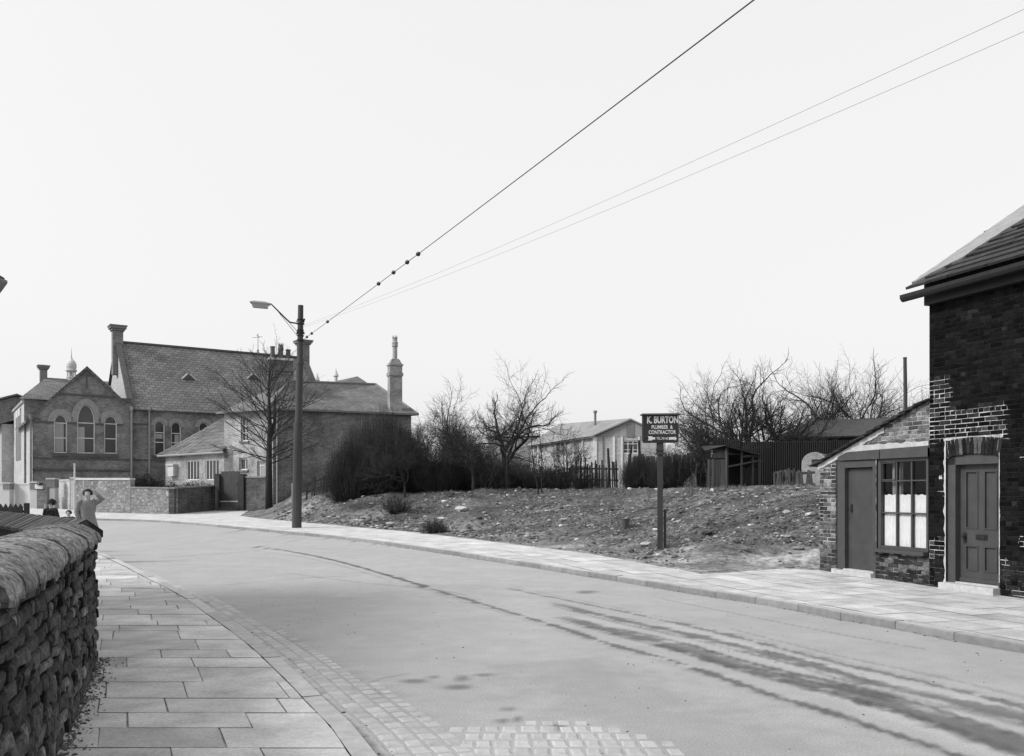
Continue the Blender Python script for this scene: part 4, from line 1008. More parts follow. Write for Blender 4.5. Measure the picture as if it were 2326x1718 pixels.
# ================================================================= SCHOOL
SCH = 66.0; C0 = px(298, 1118, SCH); SU = Vector((.835, .550, 0)).normalized(); SB = Vector((-SU.y, SU.x, 0)); GZ = .3
SF = Plane((C0.x, C0.y), SU)                             # front plane
SH = Plane((C0+SB*.4), SU)                               # hall front plane
root = thing('school_building', (C0.x, C0.y, g(50)), 'long brick school with gabled wing, steep slate roof and arched windows behind the garden wall', 'school')
def P3(x, y, z): return Vector((C0.x, C0.y, 0))+SU*x+SB*y+up*z
iv = SF.inv
TW = iv(74, 1100)[0]; tap, zap = iv(197, 836)
wins = [archw(SF, 122.8, 152.7, 942, 1029, 961), archw(SF, 175.4, 215.7, 919, 1030, 961), archw(SF, 237, 266, 945, 1030.6, 963)]
zel = iv(74, 944)[1]; zer = iv(298, 915)[1]; tkr = iv(281, 915)[0]
mb = MB()
plate(mb, SF, [(TW, GZ), (0, GZ), (0, zer), (tkr, zer), (tap, zap-.12), (TW, zel)], [archp(*w) for w in wins])
WY = 15.0
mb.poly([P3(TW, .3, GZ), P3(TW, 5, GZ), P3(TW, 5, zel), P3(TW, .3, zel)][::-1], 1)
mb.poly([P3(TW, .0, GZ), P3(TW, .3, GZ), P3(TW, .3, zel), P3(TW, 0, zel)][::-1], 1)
# hall
LH = 15.5; DH = 11.0; zeh = SH.inv(297, 926)[1]; zrh = CH+(HY-777)/FX*(C0.y+SB.y*5.5)
hw3 = [archw(SH, 351, 374.7, 956.6, 1035, 968), archw(SH, 389, 411.5, 959, 1035, 970), archw(SH, 452, 474, 960, 1036, 971), archw(SH, 489, 511, 961, 1037, 972)]
plate(mb, SH, [(0, GZ), (LH, GZ), (LH, zeh), (0, zeh)], [archp(*w) for w in hw3])
for xx, fl_ in ((0, 1), (LH, 0)):
    P = [P3(xx, .4, GZ), P3(xx, .4, zeh), P3(xx, .4+DH/2, zrh-.05), P3(xx, .4+DH, zeh), P3(xx, .4+DH, GZ)]
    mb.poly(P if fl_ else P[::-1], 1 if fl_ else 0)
mb.poly([P3(0, .4+DH, GZ), P3(LH, .4+DH, GZ), P3(LH, .4+DH, zeh), P3(0, .4+DH, zeh)][::-1])
# transept T
TX = -6.65; TZ0 = CH+(HY-906)/FX*66.5
mb.ob(P3(TX, 5, GZ), SU*6.6, SB*10, up*(TZ0-GZ), 0)
SL = Plane(P3(TX-.004, 15, 0), -SB)                     # left face plane, sunlight put into its paler brick, t runs towards the viewer
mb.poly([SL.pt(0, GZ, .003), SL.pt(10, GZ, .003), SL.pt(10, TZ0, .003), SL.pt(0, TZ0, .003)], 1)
# left far wing
fw_y = 20; fz = CH+(HY-958)/FX*80; fa = CH+(HY-901)/FX*79.3
FP = Plane(P3(-13, fw_y, 0), SU)
fws = [archw(FP, -22, 4.5, 978, 1046, 992)]
plate(mb, FP, [(0, GZ), (13, GZ), (13, fz), (6.9, fa), (0, fz)], [archp(*w) for w in fws])
mb.ob(P3(-13, fw_y+.31, GZ), SU*13, SB*8, up*(fz-GZ-.1), 0)
# low link between wing left face and far wing, with small eave
mb.ob(P3(TX-.9, 15.2, GZ), SU*5, SB*4.6, up*(CH+(HY-962)/FX*74-GZ), 1)
mb.build('wall', [M['sbrick'], M['sbrick_lit']], root)
# stone dressings
for pl_, w, t_ in [(SF, w, .42) for w in wins]+[(SH, w, .30) for w in hw3]+[(FP, fws[0], .42)]:
    mb = MB(); ring(mb, pl_, w, t_, .0, .045, 0); mb.build('window_arch', M['sarch'], root, uv=False)
mb = MB()
def sband(pl, y0, y1, t0, t1, xr, d=.06, h=None):
    za, zb2 = pl.inv(xr, y1)[1], pl.inv(xr, y0)[1]; mb.pb(pl, t0, t1, za, zb2, .0, d)
for (a, b_) in ((TW+.1, wins[0][0]-.02), (wins[0][1]+.02, wins[1][0]-.02), (wins[1][1]+.02, wins[2][0]-.02), (wins[2][1]+.02, -.6)): sband(SF, 960, 963.5, a, b_, 180, .08)
sband(SF, 1030.5, 1038, iv(118, 1030)[0], iv(270, 1030)[0], 190, .12); sband(SF, 1041, 1044, TW, -.02, 190, .07); sband(SF, 1066, 1070, TW-.02, -.02, 190, .10)
sband(SH, 963, 966, .1, hw3[0][0]-.4, 340, .06); sband(SH, 1035.5, 1040, hw3[0][0]-.2, hw3[1][1]+.2, 380, .12); sband(SH, 1036.5, 1041, hw3[2][0]-.2, hw3[3][1]+.2, 480, .12); sband(SH, 1044, 1047, .02, LH, 340, .06)
sband(SH, 925.5, 931, .02, LH, 297, .12)
# gable pediment string, small slit, kneelers
za = iv(197, 898)[1]; mb.pb(SF, iv(128, 900)[0], iv(262, 900)[0], za-.08, za+.06, .0, .07)
mb.pb(SF, tkr-.1, .04, zer-.0, zer+.30, -.3, .1); mb.pb(SF, TW-.12, TW+.5, zel-.45, zel-.15, -.3, .06)
mb.pb(SF, tap-.045, tap+.045, iv(197, 884)[1], iv(197, 856)[1], .0, .03); mb.pb(SF, iv(120, 945)[0], iv(124, 945)[0], GZ, GZ+.1, 0, .02)
mb.build('stone_trim', M['sband'], root, uv=False)
# tracery of pale window strips on left face
mb = MB()
for (t0, t1, y0, y1) in ((3.2, 4.3, 930, 1040), (5.2, 6.3, 930, 1040)): pass
zA = CH+(HY-918)/FX*68; zB = CH+(HY-1043)/FX*68
for tt in (3.4, 5.6): mb.pb(SL, tt, tt+1.5, zB, zA-.8, .01, .05)
mb.build('side_window', M['glass_far'], root, uv=False)
mb = MB()
for tt in (3.25, 4.05, 4.95, 5.45, 6.25, 7.15): mb.pb(SL, tt, tt+.14, zB, zA-.4, .01, .09)
for tt in (3.25, 5.45): mb.pb(SL, tt, tt+1.84, zA-.8, zA-.2, .051, .10)
mb.pb(SL, 0, 10, TZ0-.25, TZ0, .0, .15)
mb.build('side_window_surround', M['pale'], root, uv=False)
for i, w in enumerate(wins):
    zz = w[3]; mid = w[2]+(w[3]-w[2])*.50
    arch_window(root, SF, w, 0, .2, [zz, mid], blind=((0, .80, w[2]+.1, zz-.05), (0, .42, w[2]+.1, zz-.3), None)[i])
for i, w in enumerate(hw3): arch_window(root, SH, w, 0, .2, [w[3]-.5, w[2]+(w[3]-w[2])*.45], blind=((0, .9, w[2]+1.3, w[3]-.6), (.35, .9, w[2]+.2, w[3]-.6), None, None)[i])
arch_window(root, FP, fws[0], 0, .2, [fws[0][3]])
# roofs
mb = MB(); ov = .25
def rp(*p): mb.poly([P3(*q) for q in p])
sl_ = (zap-zer)/(tap-tkr)  # negative
# front wing roof: ridge runs back
def gz_(x): return zap+.06-(abs(x-tap))*abs((zap-zer)/(tap-tkr)) if x > tap else zap+.06-(tap-x)*(zap-zel)/(tap-TW)
xl, xr_ = TW-.45, tkr+.05
for (x0, x1) in ((xl, tap), (tap, xr_)):
    V = [P3(x0, -.12, gz_(x0)), P3(x1, -.12, gz_(x1)), P3(x1, 9, gz_(x1)), P3(x0, 9, gz_(x0))]
    mb.add(V+[p-up*.16 for p in V], [[0, 1, 2, 3], [7, 6, 5, 4], [4, 5, 1, 0], [5, 6, 2, 1], [6, 7, 3, 2], [7, 4, 0, 3]])
# hall roof
V = [P3(-.02, .1, zeh-.28), P3(LH+.1, .1, zeh-.28), P3(LH+.1, .4+DH/2, zrh+.05), P3(-.02, .4+DH/2, zrh+.05)]
k = (zrh-zeh)/(DH/2)
V[0].z = V[1].z = zeh+.05-.3*k+.1
mb.poly(V); V2 = [P3(-.02, .4+DH+.3, V[0].z-C0.z*0), P3(LH+.1, .4+DH+.3, V[0].z)]; mb.poly([V[3], V[2], V2[1], V2[0]])
# T roof: hip with ridge
tz = TZ0-.02; rz = CH+(HY-858)/FX*71.8; e = .35
a, b2, c2, d2 = P3(TX-e, 5-e, tz), P3(.2, 5-e, tz), P3(.2, 15+e, tz), P3(TX-e, 15+e, tz); r1, r2 = P3(-4.7, 10, rz), P3(.2, 10, rz)
mb.poly([a, b2, r2, r1]); mb.poly([d2, a, r1]); mb.poly([c2, d2, r1, r2]); mb.poly([a, d2, c2, b2])
# far wing roof
for (x0, z0_, x1, z1_) in ((-13.4, fz-.2, -6.1, fa+.1), (-6.1, fa+.1, .2, fz-.2)): mb.ob(P3(x0, fw_y-.3, z0_), P3(x1, 0, z1_)-P3(x0, 0, z0_), SB*9, up*.15)
mb.add([P3(TX-1.6, 14.8, CH+(HY-966)/FX*73), P3(-2, 14.8, CH+(HY-966)/FX*73+2.2), P3(-2, 20, CH+(HY-966)/FX*73+2.2), P3(TX-1.6, 20, CH+(HY-966)/FX*73)], [[0, 1, 2, 3]])
mb.build('roof', M['sroof'], root)
# verge copings, ridge, ventilator lucarnes
mb = MB()
for xx in (-.18, LH-.15):
    A1, A2_, A3 = P3(xx, .05, zeh-.1), P3(xx, .4+DH/2, zrh+.2), P3(xx, .4+DH+.35, zeh-.1)
    for p, q in ((A1, A2_), (A2_, A3)): mb.ob(p, SU*.4, q-p, up*.14)
mb.ob(P3(0, .4+DH/2-.12, zrh), SU*LH, SB*.24, up*.16)
for p, q in ((P3(xl, -.16, gz_(xl)+.0), P3(tap, -.16, gz_(tap))), (P3(tap, -.16, gz_(tap)), P3(xr_, -.16, gz_(xr_)))): mb.ob(p, q-p, SB*.3, up*.06)
mb.poly([SF.pt(tap-.75, zap-.62, .02), SF.pt(tap+.7, zap-.62, .02), SF.pt(tap, zap+.02, .02)])
mb.build('verge_coping', M['sband'], root, uv=False)
def on_hall_roof(x, y, out=.0):     # photo point on the front slope of the hall roof
    best = None
    for i in range(200):
        yy = .1+(DH/2+.3)*i/200; pl_ = Plane(P3(0, yy, 0), SU); t, z = pl_.inv(x, y); zr = zrh+.05-(DH/2+.4-yy)*k
        if best is None or abs(z-zr) < best[0]: best = (abs(z-zr), P3(t, yy, zr))
    return best[1]
for x in (428, 575):
    p = on_hall_roof(x, 862); mb = MB(); q = p+SB*1.0+up*.0; f = p-SB*.1
    tip = f+up*.42; mb.add([f-SU*.42, f+SU*.42, tip, p+SB*.75+up*.74], [[0, 1, 2], [2, 1, 3], [0, 2, 3]])
    o = mb.build('roof_vent', M['sroof2'], root, uv=False)
    mb = MB()
    for s in (-1, 1): mb.tube([f+SU*.55*s-SB*.04, tip-SB*.04+SU*.12*s], .055, 5)
    mb.build('lead_edge', M['lead'], o, uv=False)
mb = MB()
for x, y in ((331, 896), (332, 913), (491, 918), (300, 903)):
    mb = MB(); p = on_hall_roof(x, y); s_ = (SB*1+up*k).normalized(); nn_ = (up-SB*k).normalized(); mb.ob(p+nn_*.03, SU*.42 if x != 300 else SU*.2, s_*.28, nn_*.02); mb.build('pale_slate', M['lead'], root, uv=False)
mb = MB(); cap_chimney(mb, P3(.0, .4+DH/2, 0), SU, SB, .38, .38, zrh-2.6, CH+(HY-735)/FX*70.5, .22, 0, 1, .55); mb.build('chimney', [M['sbrick'], M['sstone']], root); mb = MB(); cap_chimney(mb, P3(LH, .4+DH/2, 0), SU, SB, .42, .5, zrh-2.6, CH+(HY-771)/FX*79.3, .22, 0, 1, .5)
mb.build('chimney', [M['sbrick'], M['sstone']], root); mb = MB(); cap_chimney(mb, P3(-4.9, 10, 0), SU, SB, .26, .3, rz-2.2, CH+(HY-828)/FX*71.5, .16, 1, 1, .4)
mb.build('chimney', [M['sbrick'], M['sstone']], root)
def cupola(x, y, zb_, ztip, s):
    b = P3(x, y, 0); h = ztip-zb_; mb = MB()
    mb.lathe(b, [(.42*s, zb_-.8), (.42*s, zb_+.12*h), (.46*s, zb_+.13*h), (.46*s, zb_+.16*h), (.36*s, zb_+.17*h)], 8)
    for i in range(8): a = math.pi*2*i/8; mb.ob(b+Vector((math.cos(a)*.36*s-.03, math.sin(a)*.36*s-.03, zb_+.16*h)), (.07, 0, 0), (0, .07, 0), up*.14*h)
    mb.lathe(b, [(.2*s, zb_+.16*h), (.2*s, zb_+.3*h)], 8)
    mb.lathe(b, [(.40*s, zb_+.30*h), (.52*s, zb_+.33*h), (.52*s, zb_+.35*h), (.42*s, zb_+.36*h), (.47*s, zb_+.45*h), (.45*s, zb_+.53*h), (.34*s, zb_+.60*h), (.16*s, zb_+.65*h), (.06*s, zb_+.72*h), (.03*s, zb_+.85*h), (.01*s, ztip)], 16)
    mb.build('cupola', M['lead'], root, uv=False, smooth=False)
cupola(-2.85, 10, rz-.3, CH+(HY-788)/FX*72.6, .85)
cupola(-8.6, 27, CH+(HY-925)/FX*82, CH+(HY-868)/FX*82, .8)
# finial and drainpipes
mb = MB(); p = P3(0, 0, 0); fx = frac(P3(0, .4+DH/2, 0), P3(LH, .4+DH/2, 0), 586); c_ = P3(LH*fx, .4+DH/2, zrh)
mb.lathe(c_-up*0, [(.16, 0), (.16, .12), (.06, .3), (.1, .36), (.03, .5), (.018, 1.9)], 8); mb.tube([c_+up*1.45-SU*.5, c_+up*1.62+SU*.4], .02, 5); mb.tube([c_+up*1.75-SU*.12, c_+up*1.5+SU*.15], .03, 5)
mb.build('weather_vane', M['sstone'], root, uv=False)
for pl_, x, y0, y1 in ((SF, 298.5, 930, 1110), (SH, 339, 932, 1110), (SF, 63 , 950, 1110)):
    if x == 63: t_ = TW-.12
    else: t_ = pl_.inv(x, 1000, .1)[0]
    z1_ = pl_.inv(x, y0)[1]; mb = MB(); mb.tube([pl_.pt(t_, GZ, .12), pl_.pt(t_, z1_, .12)], .07, 8); mb.tube([pl_.pt(t_, z1_-.1, .12), pl_.pt(t_, z1_+.2, .12)], .13, 8); mb.build('drainpipe', M['sstone' if x == 63 else 'board'], root, uv=False)
# ================================================================= COTTAGE (middle distance)
HA = px(620, 1118, 57.0); CR = Plane((HA.x, HA.y), (.915, .404)); CL = Plane((HA.x, HA.y), (.819, -.574))   # CL: t negative to the left
root = thing('cottage', (HA.x, HA.y, g(57)), 'two-storey brick cottage with hipped slate roof behind the bare street tree', 'house')
tB = CR.inv(934, 1000)[0]; tD = CL.inv(509, 1000)[0]; zE = CH+(HY-928)/FX*57
A_p = CR.pt(0, 0); B_p = CR.pt(tB, 0); D_p = CL.pt(tD, 0); C_p = B_p+(D_p-A_p)
mb = MB()
plate(mb, CR, [(.0, GZ), (tB, GZ), (tB, zE), (0, zE)], [], .3, .2, 0)
wl1 = [CL.inv(547, 1003), CL.inv(563.5, 947)]; wl2 = [CL.inv(543, 1068), CL.inv(562, 1041)]; wl3 = [CL.inv(584, 1085), CL.inv(602, 1048)]
def rect(a, b): t0, t1 = min(a[0], b[0]), max(a[0], b[0]); z0, z1 = min(a[1], b[1]), max(a[1], b[1]); return (t0, t1, z0, z1)
def rp4(r): return [(r[0], r[2]), (r[1], r[2]), (r[1], r[3]), (r[0], r[3])]
rw = [rect(*wl1), rect(*wl2), rect(*wl3)]
plate(mb, CL, [(tD, GZ), (-.002, GZ), (-.002, zE), (tD, zE)], [rp4(r) for r in rw], .3, .18, 1)
mb.poly([B_p+up*GZ, C_p+up*GZ, C_p+up*zE, B_p+up*zE]); mb.poly([C_p+up*GZ, D_p+up*GZ, D_p+up*zE, C_p+up*zE])
mb.build('wall', [M['cbrick'], M['cbrick_pale_lit']], root)
def sash(pl, r, root, bars_v=(.5,), bars_h=(.5,), fr=.07, d=0, rev=.12, m='white', pm='glass_far', sill=True):
    t0, t1, z0, z1 = r; mb = MB(); dd = d-rev
    mb.pb(pl, t0, t0+fr, z0, z1, dd-.05, dd); mb.pb(pl, t1-fr, t1, z0, z1, dd-.05, dd); mb.pb(pl, t0+fr, t1-fr, z0, z0+fr, dd-.05, dd); mb.pb(pl, t0+fr, t1-fr, z1-fr, z1, dd-.05, dd)
    for f in bars_v: t = t0+(t1-t0)*f; mb.pb(pl, t-.025, t+.025, z0+fr, z1-fr, dd-.045, dd-.005)
    for f in bars_h: z = z0+(z1-z0)*f; mb.pb(pl, t0+fr, t1-fr, z-.02, z+.02, dd-.04, dd-.008)
    o = mb.build('window', M[m], root, uv=False); mb = MB(); mb.poly([pl.pt(t0+fr*.5, z0+fr*.5, dd-.03), pl.pt(t1-fr*.5, z0+fr*.5, dd-.03), pl.pt(t1-fr*.5, z1-fr*.5, dd-.03), pl.pt(t0+fr*.5, z1-fr*.5, dd-.03)]); mb.build('pane', M[pm], o, uv=False)
    if sill: mb = MB(); mb.pb(pl, t0-.12, t1+.12, z0-.11, z0-.004, -.1, .1); mb.build('sill', M['sstone'], o, uv=False)
    return o
sash(CL, rw[0], root, (.5,), (.35, .65)); sash(CL, rw[1], root, (.62,), ()); 
o = sash(CL, rw[2], root, (.25,), (.75,), m='white', pm='board', sill=False)
mb = MB()
e = .3; zr = CH+(HY-869)/FX*60.5; E1 = px(655, 866, 60.5); E2 = px(853, 873, 66.0)
cen = (A_p+B_p+C_p+D_p)/4
def eo(p): q = p+(p-cen).normalized()*.45; return Vector((q.x, q.y, zE-.02))
a, b2, c2, d2 = eo(A_p), eo(B_p), eo(C_p), eo(D_p)
mb.poly([a, b2, E2, E1]); mb.poly([d2, a, E1]); mb.poly([b2, c2, E2]); mb.poly([c2, d2, E1, E2]); mb.poly([a, d2, c2, b2])
mb.build('roof', M['sroof2'], root)
mb = MB(); up12 = up*.12
for p, q in ((a, b2), (d2, a), (b2, c2)): t_ = (q-p).normalized(); n_ = Vector((t_.y, -t_.x, 0)); mb.ob(p-up*.10, q-p, n_*.12, up*.13)
mb.build('gutter', M['sstone'], root, uv=False)
mb = MB()
for p, q in ((E1, E2), (b2, E2), (a, E1)): mb.tube([p, q], .09, 6)
mb.build('ridge_tiles', M['sstone'], root, uv=False)
# left stack with three pots, right slender stack
cS = px(637, 1118, 60.0); cS.z = 0; uS = CR.u; vS = Vector((-uS.y, uS.x, 0))
S0 = CH+(HY-815)/FX*60; mb = MB()
mb.ob(cS-uS*.80-vS*.35+up*(zE+.4), uS*1.6, vS*.7, up*(S0-zE-.55)); mb.ob(cS-uS*.86-vS*.41+up*(CH+(HY-852)/FX*60), uS*1.72, vS*.82, up*.10); mb.ob(cS-uS*.86-vS*.41+up*(CH+(HY-845)/FX*60), uS*1.72, vS*.82, up*.08)
o = mb.build('chimney', M['cbrick'], root)
mb = MB(); mb.ob(cS-uS*.84-vS*.38+up*(S0-.15), uS*1.68, vS*.76, up*.15); mb.build('cap', M['lead'], o, uv=False)
for dx, h, r, crown in ((-.52, .80, .155, 0), (.02, 1.1, .17, 1), (.52, .65, .16, 0)):
    b = cS+uS*dx; mb = MB()
    if crown:
        mb.lathe(b, [(r, S0), (r, S0+h*.5), (r*1.15, S0+h*.52), (r*1.15, S0+h*.68), (r, S0+h*.70), (r, S0+h*.82)], 12)
        for i in range(8): an = i*math.pi/4; mb.add([b+Vector((math.cos(an-.3)*r, math.sin(an-.3)*r, S0+h*.8)), b+Vector((math.cos(an+.3)*r, math.sin(an+.3)*r, S0+h*.8)), b+Vector((math.cos(an)*r*1.25, math.sin(an)*r*1.25, S0+h)), b+Vector((math.cos(an)*r*.85, math.sin(an)*r*.85, S0+h*.8))], [[0, 1, 2], [1, 3, 2], [3, 0, 2]])
    else: mb.lathe(b, [(r*1.1, S0), (r*.95, S0+h*.85), (r*1.12, S0+h*.87), (r*1.1, S0+h), (r*.8, S0+h)], 12)
    mb.build('chimney_pot', M['pot'], o, uv=False)
YC = 61.0; cS = px(897, 1118, YC); cS.z = 0
def zc_(y): return CH+(HY-y)/FX*YC
mb = MB(); mb.ob(cS-uS*.44-vS*.3+up*(zE-.3), uS*.88, vS*.6, up*(zc_(832)-zE+.3)); mb.ob(cS-uS*.50-vS*.36+up*zc_(855), uS*1.0, vS*.72, up*.22); mb.ob(cS-uS*.50-vS*.36+up*zc_(832), uS*1.0, vS*.72, up*.12)
q0 = cS+up*(zc_(832)+.12); mb.add([q0-uS*.44-vS*.3, q0+uS*.44-vS*.3, q0+uS*.44+vS*.3, q0-uS*.44+vS*.3]+[q0+up*.36-uS*.24-vS*.2, q0+up*.36+uS*.24-vS*.2, q0+up*.36+uS*.24+vS*.2, q0+up*.36-uS*.24+vS*.2], [[0, 1, 5, 4], [1, 2, 6, 5], [2, 3, 7, 6], [3, 0, 4, 7], [4, 5, 6, 7]])
o = mb.build('chimney', M['cbrick_pale_lit'], root); o['label'] = 'slender tall brick stack at the right end of the roof'
mb = MB(); r = .17; z0 = zc_(817); mb.lathe(cS, [(r, z0), (r*.95, z0+.85), (r*1.25, z0+.9), (r*1.25, z0+1.0), (r*1.1, z0+1.02), (r*1.25, z0+1.1), (r*1.25, z0+1.2), (r, z0+1.25), (r*.95, z0+1.4), (r*1.2, z0+1.5)], 12); mb.build('chimney_pot', M['potpale'], o, uv=False)
mb = MB()
for i in range(6): an = i*math.pi/3; mb.add([cS+Vector((math.cos(an-.35)*r, math.sin(an-.35)*r, z0+1.48)), cS+Vector((math.cos(an+.35)*r, math.sin(an+.35)*r, z0+1.48)), cS+Vector((math.cos(an)*r*1.3, math.sin(an)*r*1.3, z0+1.7)), cS+Vector((math.cos(an)*r*.8, math.sin(an)*r*.8, z0+1.48))], [[0, 1, 2], [1, 3, 2], [3, 0, 2]])
mb.build('crown_pot', M['potpale'], o, uv=False)
mb = MB(); mb.tube([CR.pt(.25, GZ, .1), CR.pt(.25, zE, .1)], .055, 6); mb.build('drainpipe', M['board'], root, uv=False)
# ---- low outbuilding left of the cottage
OL = Plane((D_p.x, D_p.y), (.819, -.574)); rt = 0; lt = OL.inv(376, 1060)[0]
root = thing('outhouse', (OL.pt(lt, 0).x, OL.pt(lt, 0).y, g(60)), 'single-storey brick outhouse with sagging stone slate roof and barred pale windows, left of the cottage', 'outbuilding')
zOe = OL.inv(440, 1029)[1]; zOr = OL.inv(508, 968)[1]+1.0
ow = [rect(OL.inv(424, 1091), OL.inv(452.5, 1046)), rect(OL.inv(467, 1091), OL.inv(497, 1044))]
mb = MB(); plate(mb, OL, [(lt, GZ), (1.0, GZ), (1.0, zOe), (lt, zOe)], [rp4(r) for r in ow], .3, .12, 0)
DO = 4.0; bk = -OL.n
mb.poly([OL.pt(lt, GZ), OL.pt(lt, zOe), OL.pt(lt, zOe, -DO*2), OL.pt(lt, GZ, -DO*2)][::1]); mb.poly([OL.pt(lt, GZ, -DO*2), OL.pt(lt, zOe, -DO*2), OL.pt(1, zOe, -DO*2), OL.pt(1, GZ, -DO*2)])
mb.build('wall', M['cbrick_pale_lit'], root)
for r in ow: sash(OL, r, root, (.25, .5, .75), (.97,), fr=.06, rev=.05, sill=False)
mb = MB(); e0 = OL.pt(lt-.5, zOe-.05, .3); e1 = OL.pt(.3, zOe+.05, .3); rd0 = OL.pt(lt+5.2, zOr+1.2, -DO); rd1 = OL.pt(.3, zOr+1.2, -DO)
sv = (rd1-e1); Ln = sv.length; 
K = 15
for k in range(K):
    f0, f1 = k/K, (k+1.25)/K
    L0 = e0.lerp(rd0, f0)-OL.u*.0; R0 = e1.lerp(rd1, f0); L1 = e0.lerp(rd0, min(1, f1)); R1 = e1.lerp(rd1, min(1, f1)); nS = 12
    for i in range(nS):
        a, b_ = i/nS, (i+1)/nS-.006; q = R.uniform(.75, 1.25); dz = up*(.06+R.uniform(0, .04)); s_ = -up*.10*math.sin(math.pi*(a+b_)/2)
        P = [L0.lerp(R0, a)+dz+s_, L0.lerp(R0, b_)+dz+s_, L1.lerp(R1, b_)+up*.02+s_, L1.lerp(R1, a)+up*.02+s_]
        mb.add(P+[p-up*.07 for p in P], [[0, 1, 2, 3], [7, 6, 5, 4], [4, 5, 1, 0], [5, 6, 2, 1], [7, 4, 0, 3]], 0, (q,)*3)
h0 = OL.pt(lt-.5, zOe-.05, -DO*2); h1 = OL.pt(.3, zOe, -DO*2); mb.poly([h0, e0, rd0]); mb.poly([h1, h0, rd0, rd1]); mb.poly([e0, h0, h1, e1])
M['oslate'] = mat('outhouse_slate', .13, .85, .3, 5, .01, 20, col=True)
mb.build('roof', M['oslate'], root, uv=False)
mb = MB(); mb.tube([e0-up*.1, e1-up*.12], .08, 6); mb.build('gutter', M['board'], root, uv=False)
mb = MB(); a = rect(OL.inv(389, 1082), OL.inv(402, 1058)); mb.pb(OL, a[0], a[1], a[2], a[3], .0, .3); mb.pb(OL, a[0]-.1, a[1]+.1, a[3], a[3]+.1, -.0, .4); mb.build('meter_box', M['pale'], root, uv=False)
# ================================================================= GARDEN WALLS, GATE, YARD WALLS
def yat(x, y): return gp(x, y)
def wall_run(name, label, pts, mats, th=.3, cope='sstone', ch=.09, co_=.04, grp=None, Ys=None):
    # pts: (ground px x, px y, top px y)
    base = [gp(p[0], p[1]) for p in pts]
    if Ys: base = [px(p[0], p[1], Y_) for p, Y_ in zip(pts, Ys)]
    r = thing(name, (base[0].x, base[0].y, base[0].z), label, 'wall', grp); mb = MB(); cb = MB()
    for (p, a), (q, b_) in zip(zip(pts, base), zip(pts[1:], base[1:])):
        za = CH+(HY-p[2])/FX*a.y; zb2 = CH+(HY-(q[3] if len(q) > 3 else q[2]))/FX*b_.y
        t = Vector((b_.x-a.x, b_.y-a.y, 0)).normalized(); n_ = Vector((t.y, -t.x, 0)); n_ = n_ if n_.y < 0 else -n_; bk_ = -n_*th
        A0 = Vector((a.x, a.y, a.z-.2)); B0 = Vector((b_.x, b_.y, b_.z-.2)); A1 = Vector((a.x, a.y, za-ch)); B1 = Vector((b_.x, b_.y, zb2-ch))
        mb.add([A0, B0, B0+bk_, A0+bk_, A1, B1, B1+bk_, A1+bk_], [[0, 1, 5, 4], [1, 2, 6, 5], [2, 3, 7, 6], [3, 0, 4, 7], [4, 5, 6, 7]])
        o1 = n_*co_; cb.add([A1+o1, B1+o1, B1+bk_-o1, A1+bk_-o1]+[A1+o1*.7+up*ch, B1+o1*.7+up*ch, B1+bk_-o1*.7+up*ch, A1+bk_-o1*.7+up*ch], [[0, 1, 5, 4], [1, 2, 6, 5], [2, 3, 7, 6], [3, 0, 4, 7], [4, 5, 6, 7], [3, 2, 1, 0]])
    mb.build('wall', M[mats], r); cb.build('coping', M[cope], r, uv=False); return r
wall_run('garden_wall', 'blotchy tall brick garden wall beside the road with pale coping, left of the corner', [(172, 1163, 1086), (296, 1166, 1086)], 'gbrick_sp', ch=.12, cope='kerb')
wall_run('garden_wall', 'lower blotchy brick wall length under the evergreen shrub, right of the tall wall', [(296.5, 1166, 1106), (394, 1168, 1107)], 'gbrick_sp')
wall_run('garden_wall', 'dark brick garden wall between the street corner and the gate', [(395.5, 1168, 1107), (489, 1158, 1102)], 'dbrick', Ys=(47.6, 53.2))
wall_run('garden_wall', 'short dark stone garden wall between the gate and the bare tree', [(556, 1155, 1082), (603, 1148, 1082)], 'dbrick', Ys=(52.8, 51.5))
wall_run('yard_wall', 'white brick yard wall between the pillars, left of the blotchy wall', [(126, 1153, 1090), (158, 1155, 1089)], 'wbrick', cope='kerb')
wall_run('yard_wall', 'pale rendered school yard wall at the far left with dark cap blocks', [(-260, 1153, 1098), (8, 1153, 1098), (84, 1154, 1098)], 'pale', cope='kerb')
def pillar(x0, x1, yb, yt, m, label, cap=None, capm='sstone', name='gate_pillar', capy=None, d=.5):
    a = gp(x0, yb); b_ = gp(x1, yb); w = b_.x-a.x; zt_ = CH+(HY-yt)/FX*a.y; r = thing(name, (a.x+w/2, a.y, a.z), label, 'pillar'); mb = MB()
    mb.ob((a.x, a.y-.03, a.z-.2), (w, 0, 0), (0, d, 0), up*(zt_-a.z+.2-.1)); mb.build('shaft', M[m], r)
    mb = MB(); mb.ob((a.x-.05, a.y-.09, zt_-.1), (w+.1, 0, 0), (0, d+.1, 0), up*.1)
    if capy: zc = CH+(HY-capy)/FX*a.y; mb.ob((a.x-.02, a.y-.06, zc), (w+.04, 0, 0), (0, d+.05, 0), up*(zt_-.1-zc), 1)
    mb.build('cap', [M['kerb'], M['sstone']], r, uv=False); return r
pillar(161, 173, 1158, 1084, 'wbrick', 'white painted pillar at the left end of the blotchy garden wall')
pillar(107, 124.5, 1155, 1086, 'pale', 'pale gate pillar with dark cap block behind the child in the hat', capy=1108)
pillar(69, 84, 1155, 1094, 'pale', 'pale yard pillar with dark cap block beside the notice box', capy=1112)
pillar(8, 22, 1154, 1096, 'pale', 'pale yard pillar at the far left above the picket fence', capy=1112)
wall_run('yard_wall', 'dark brick wall seen through the school gateway', [(84, 1156, 1106), (107, 1156, 1106)], 'gbrick')
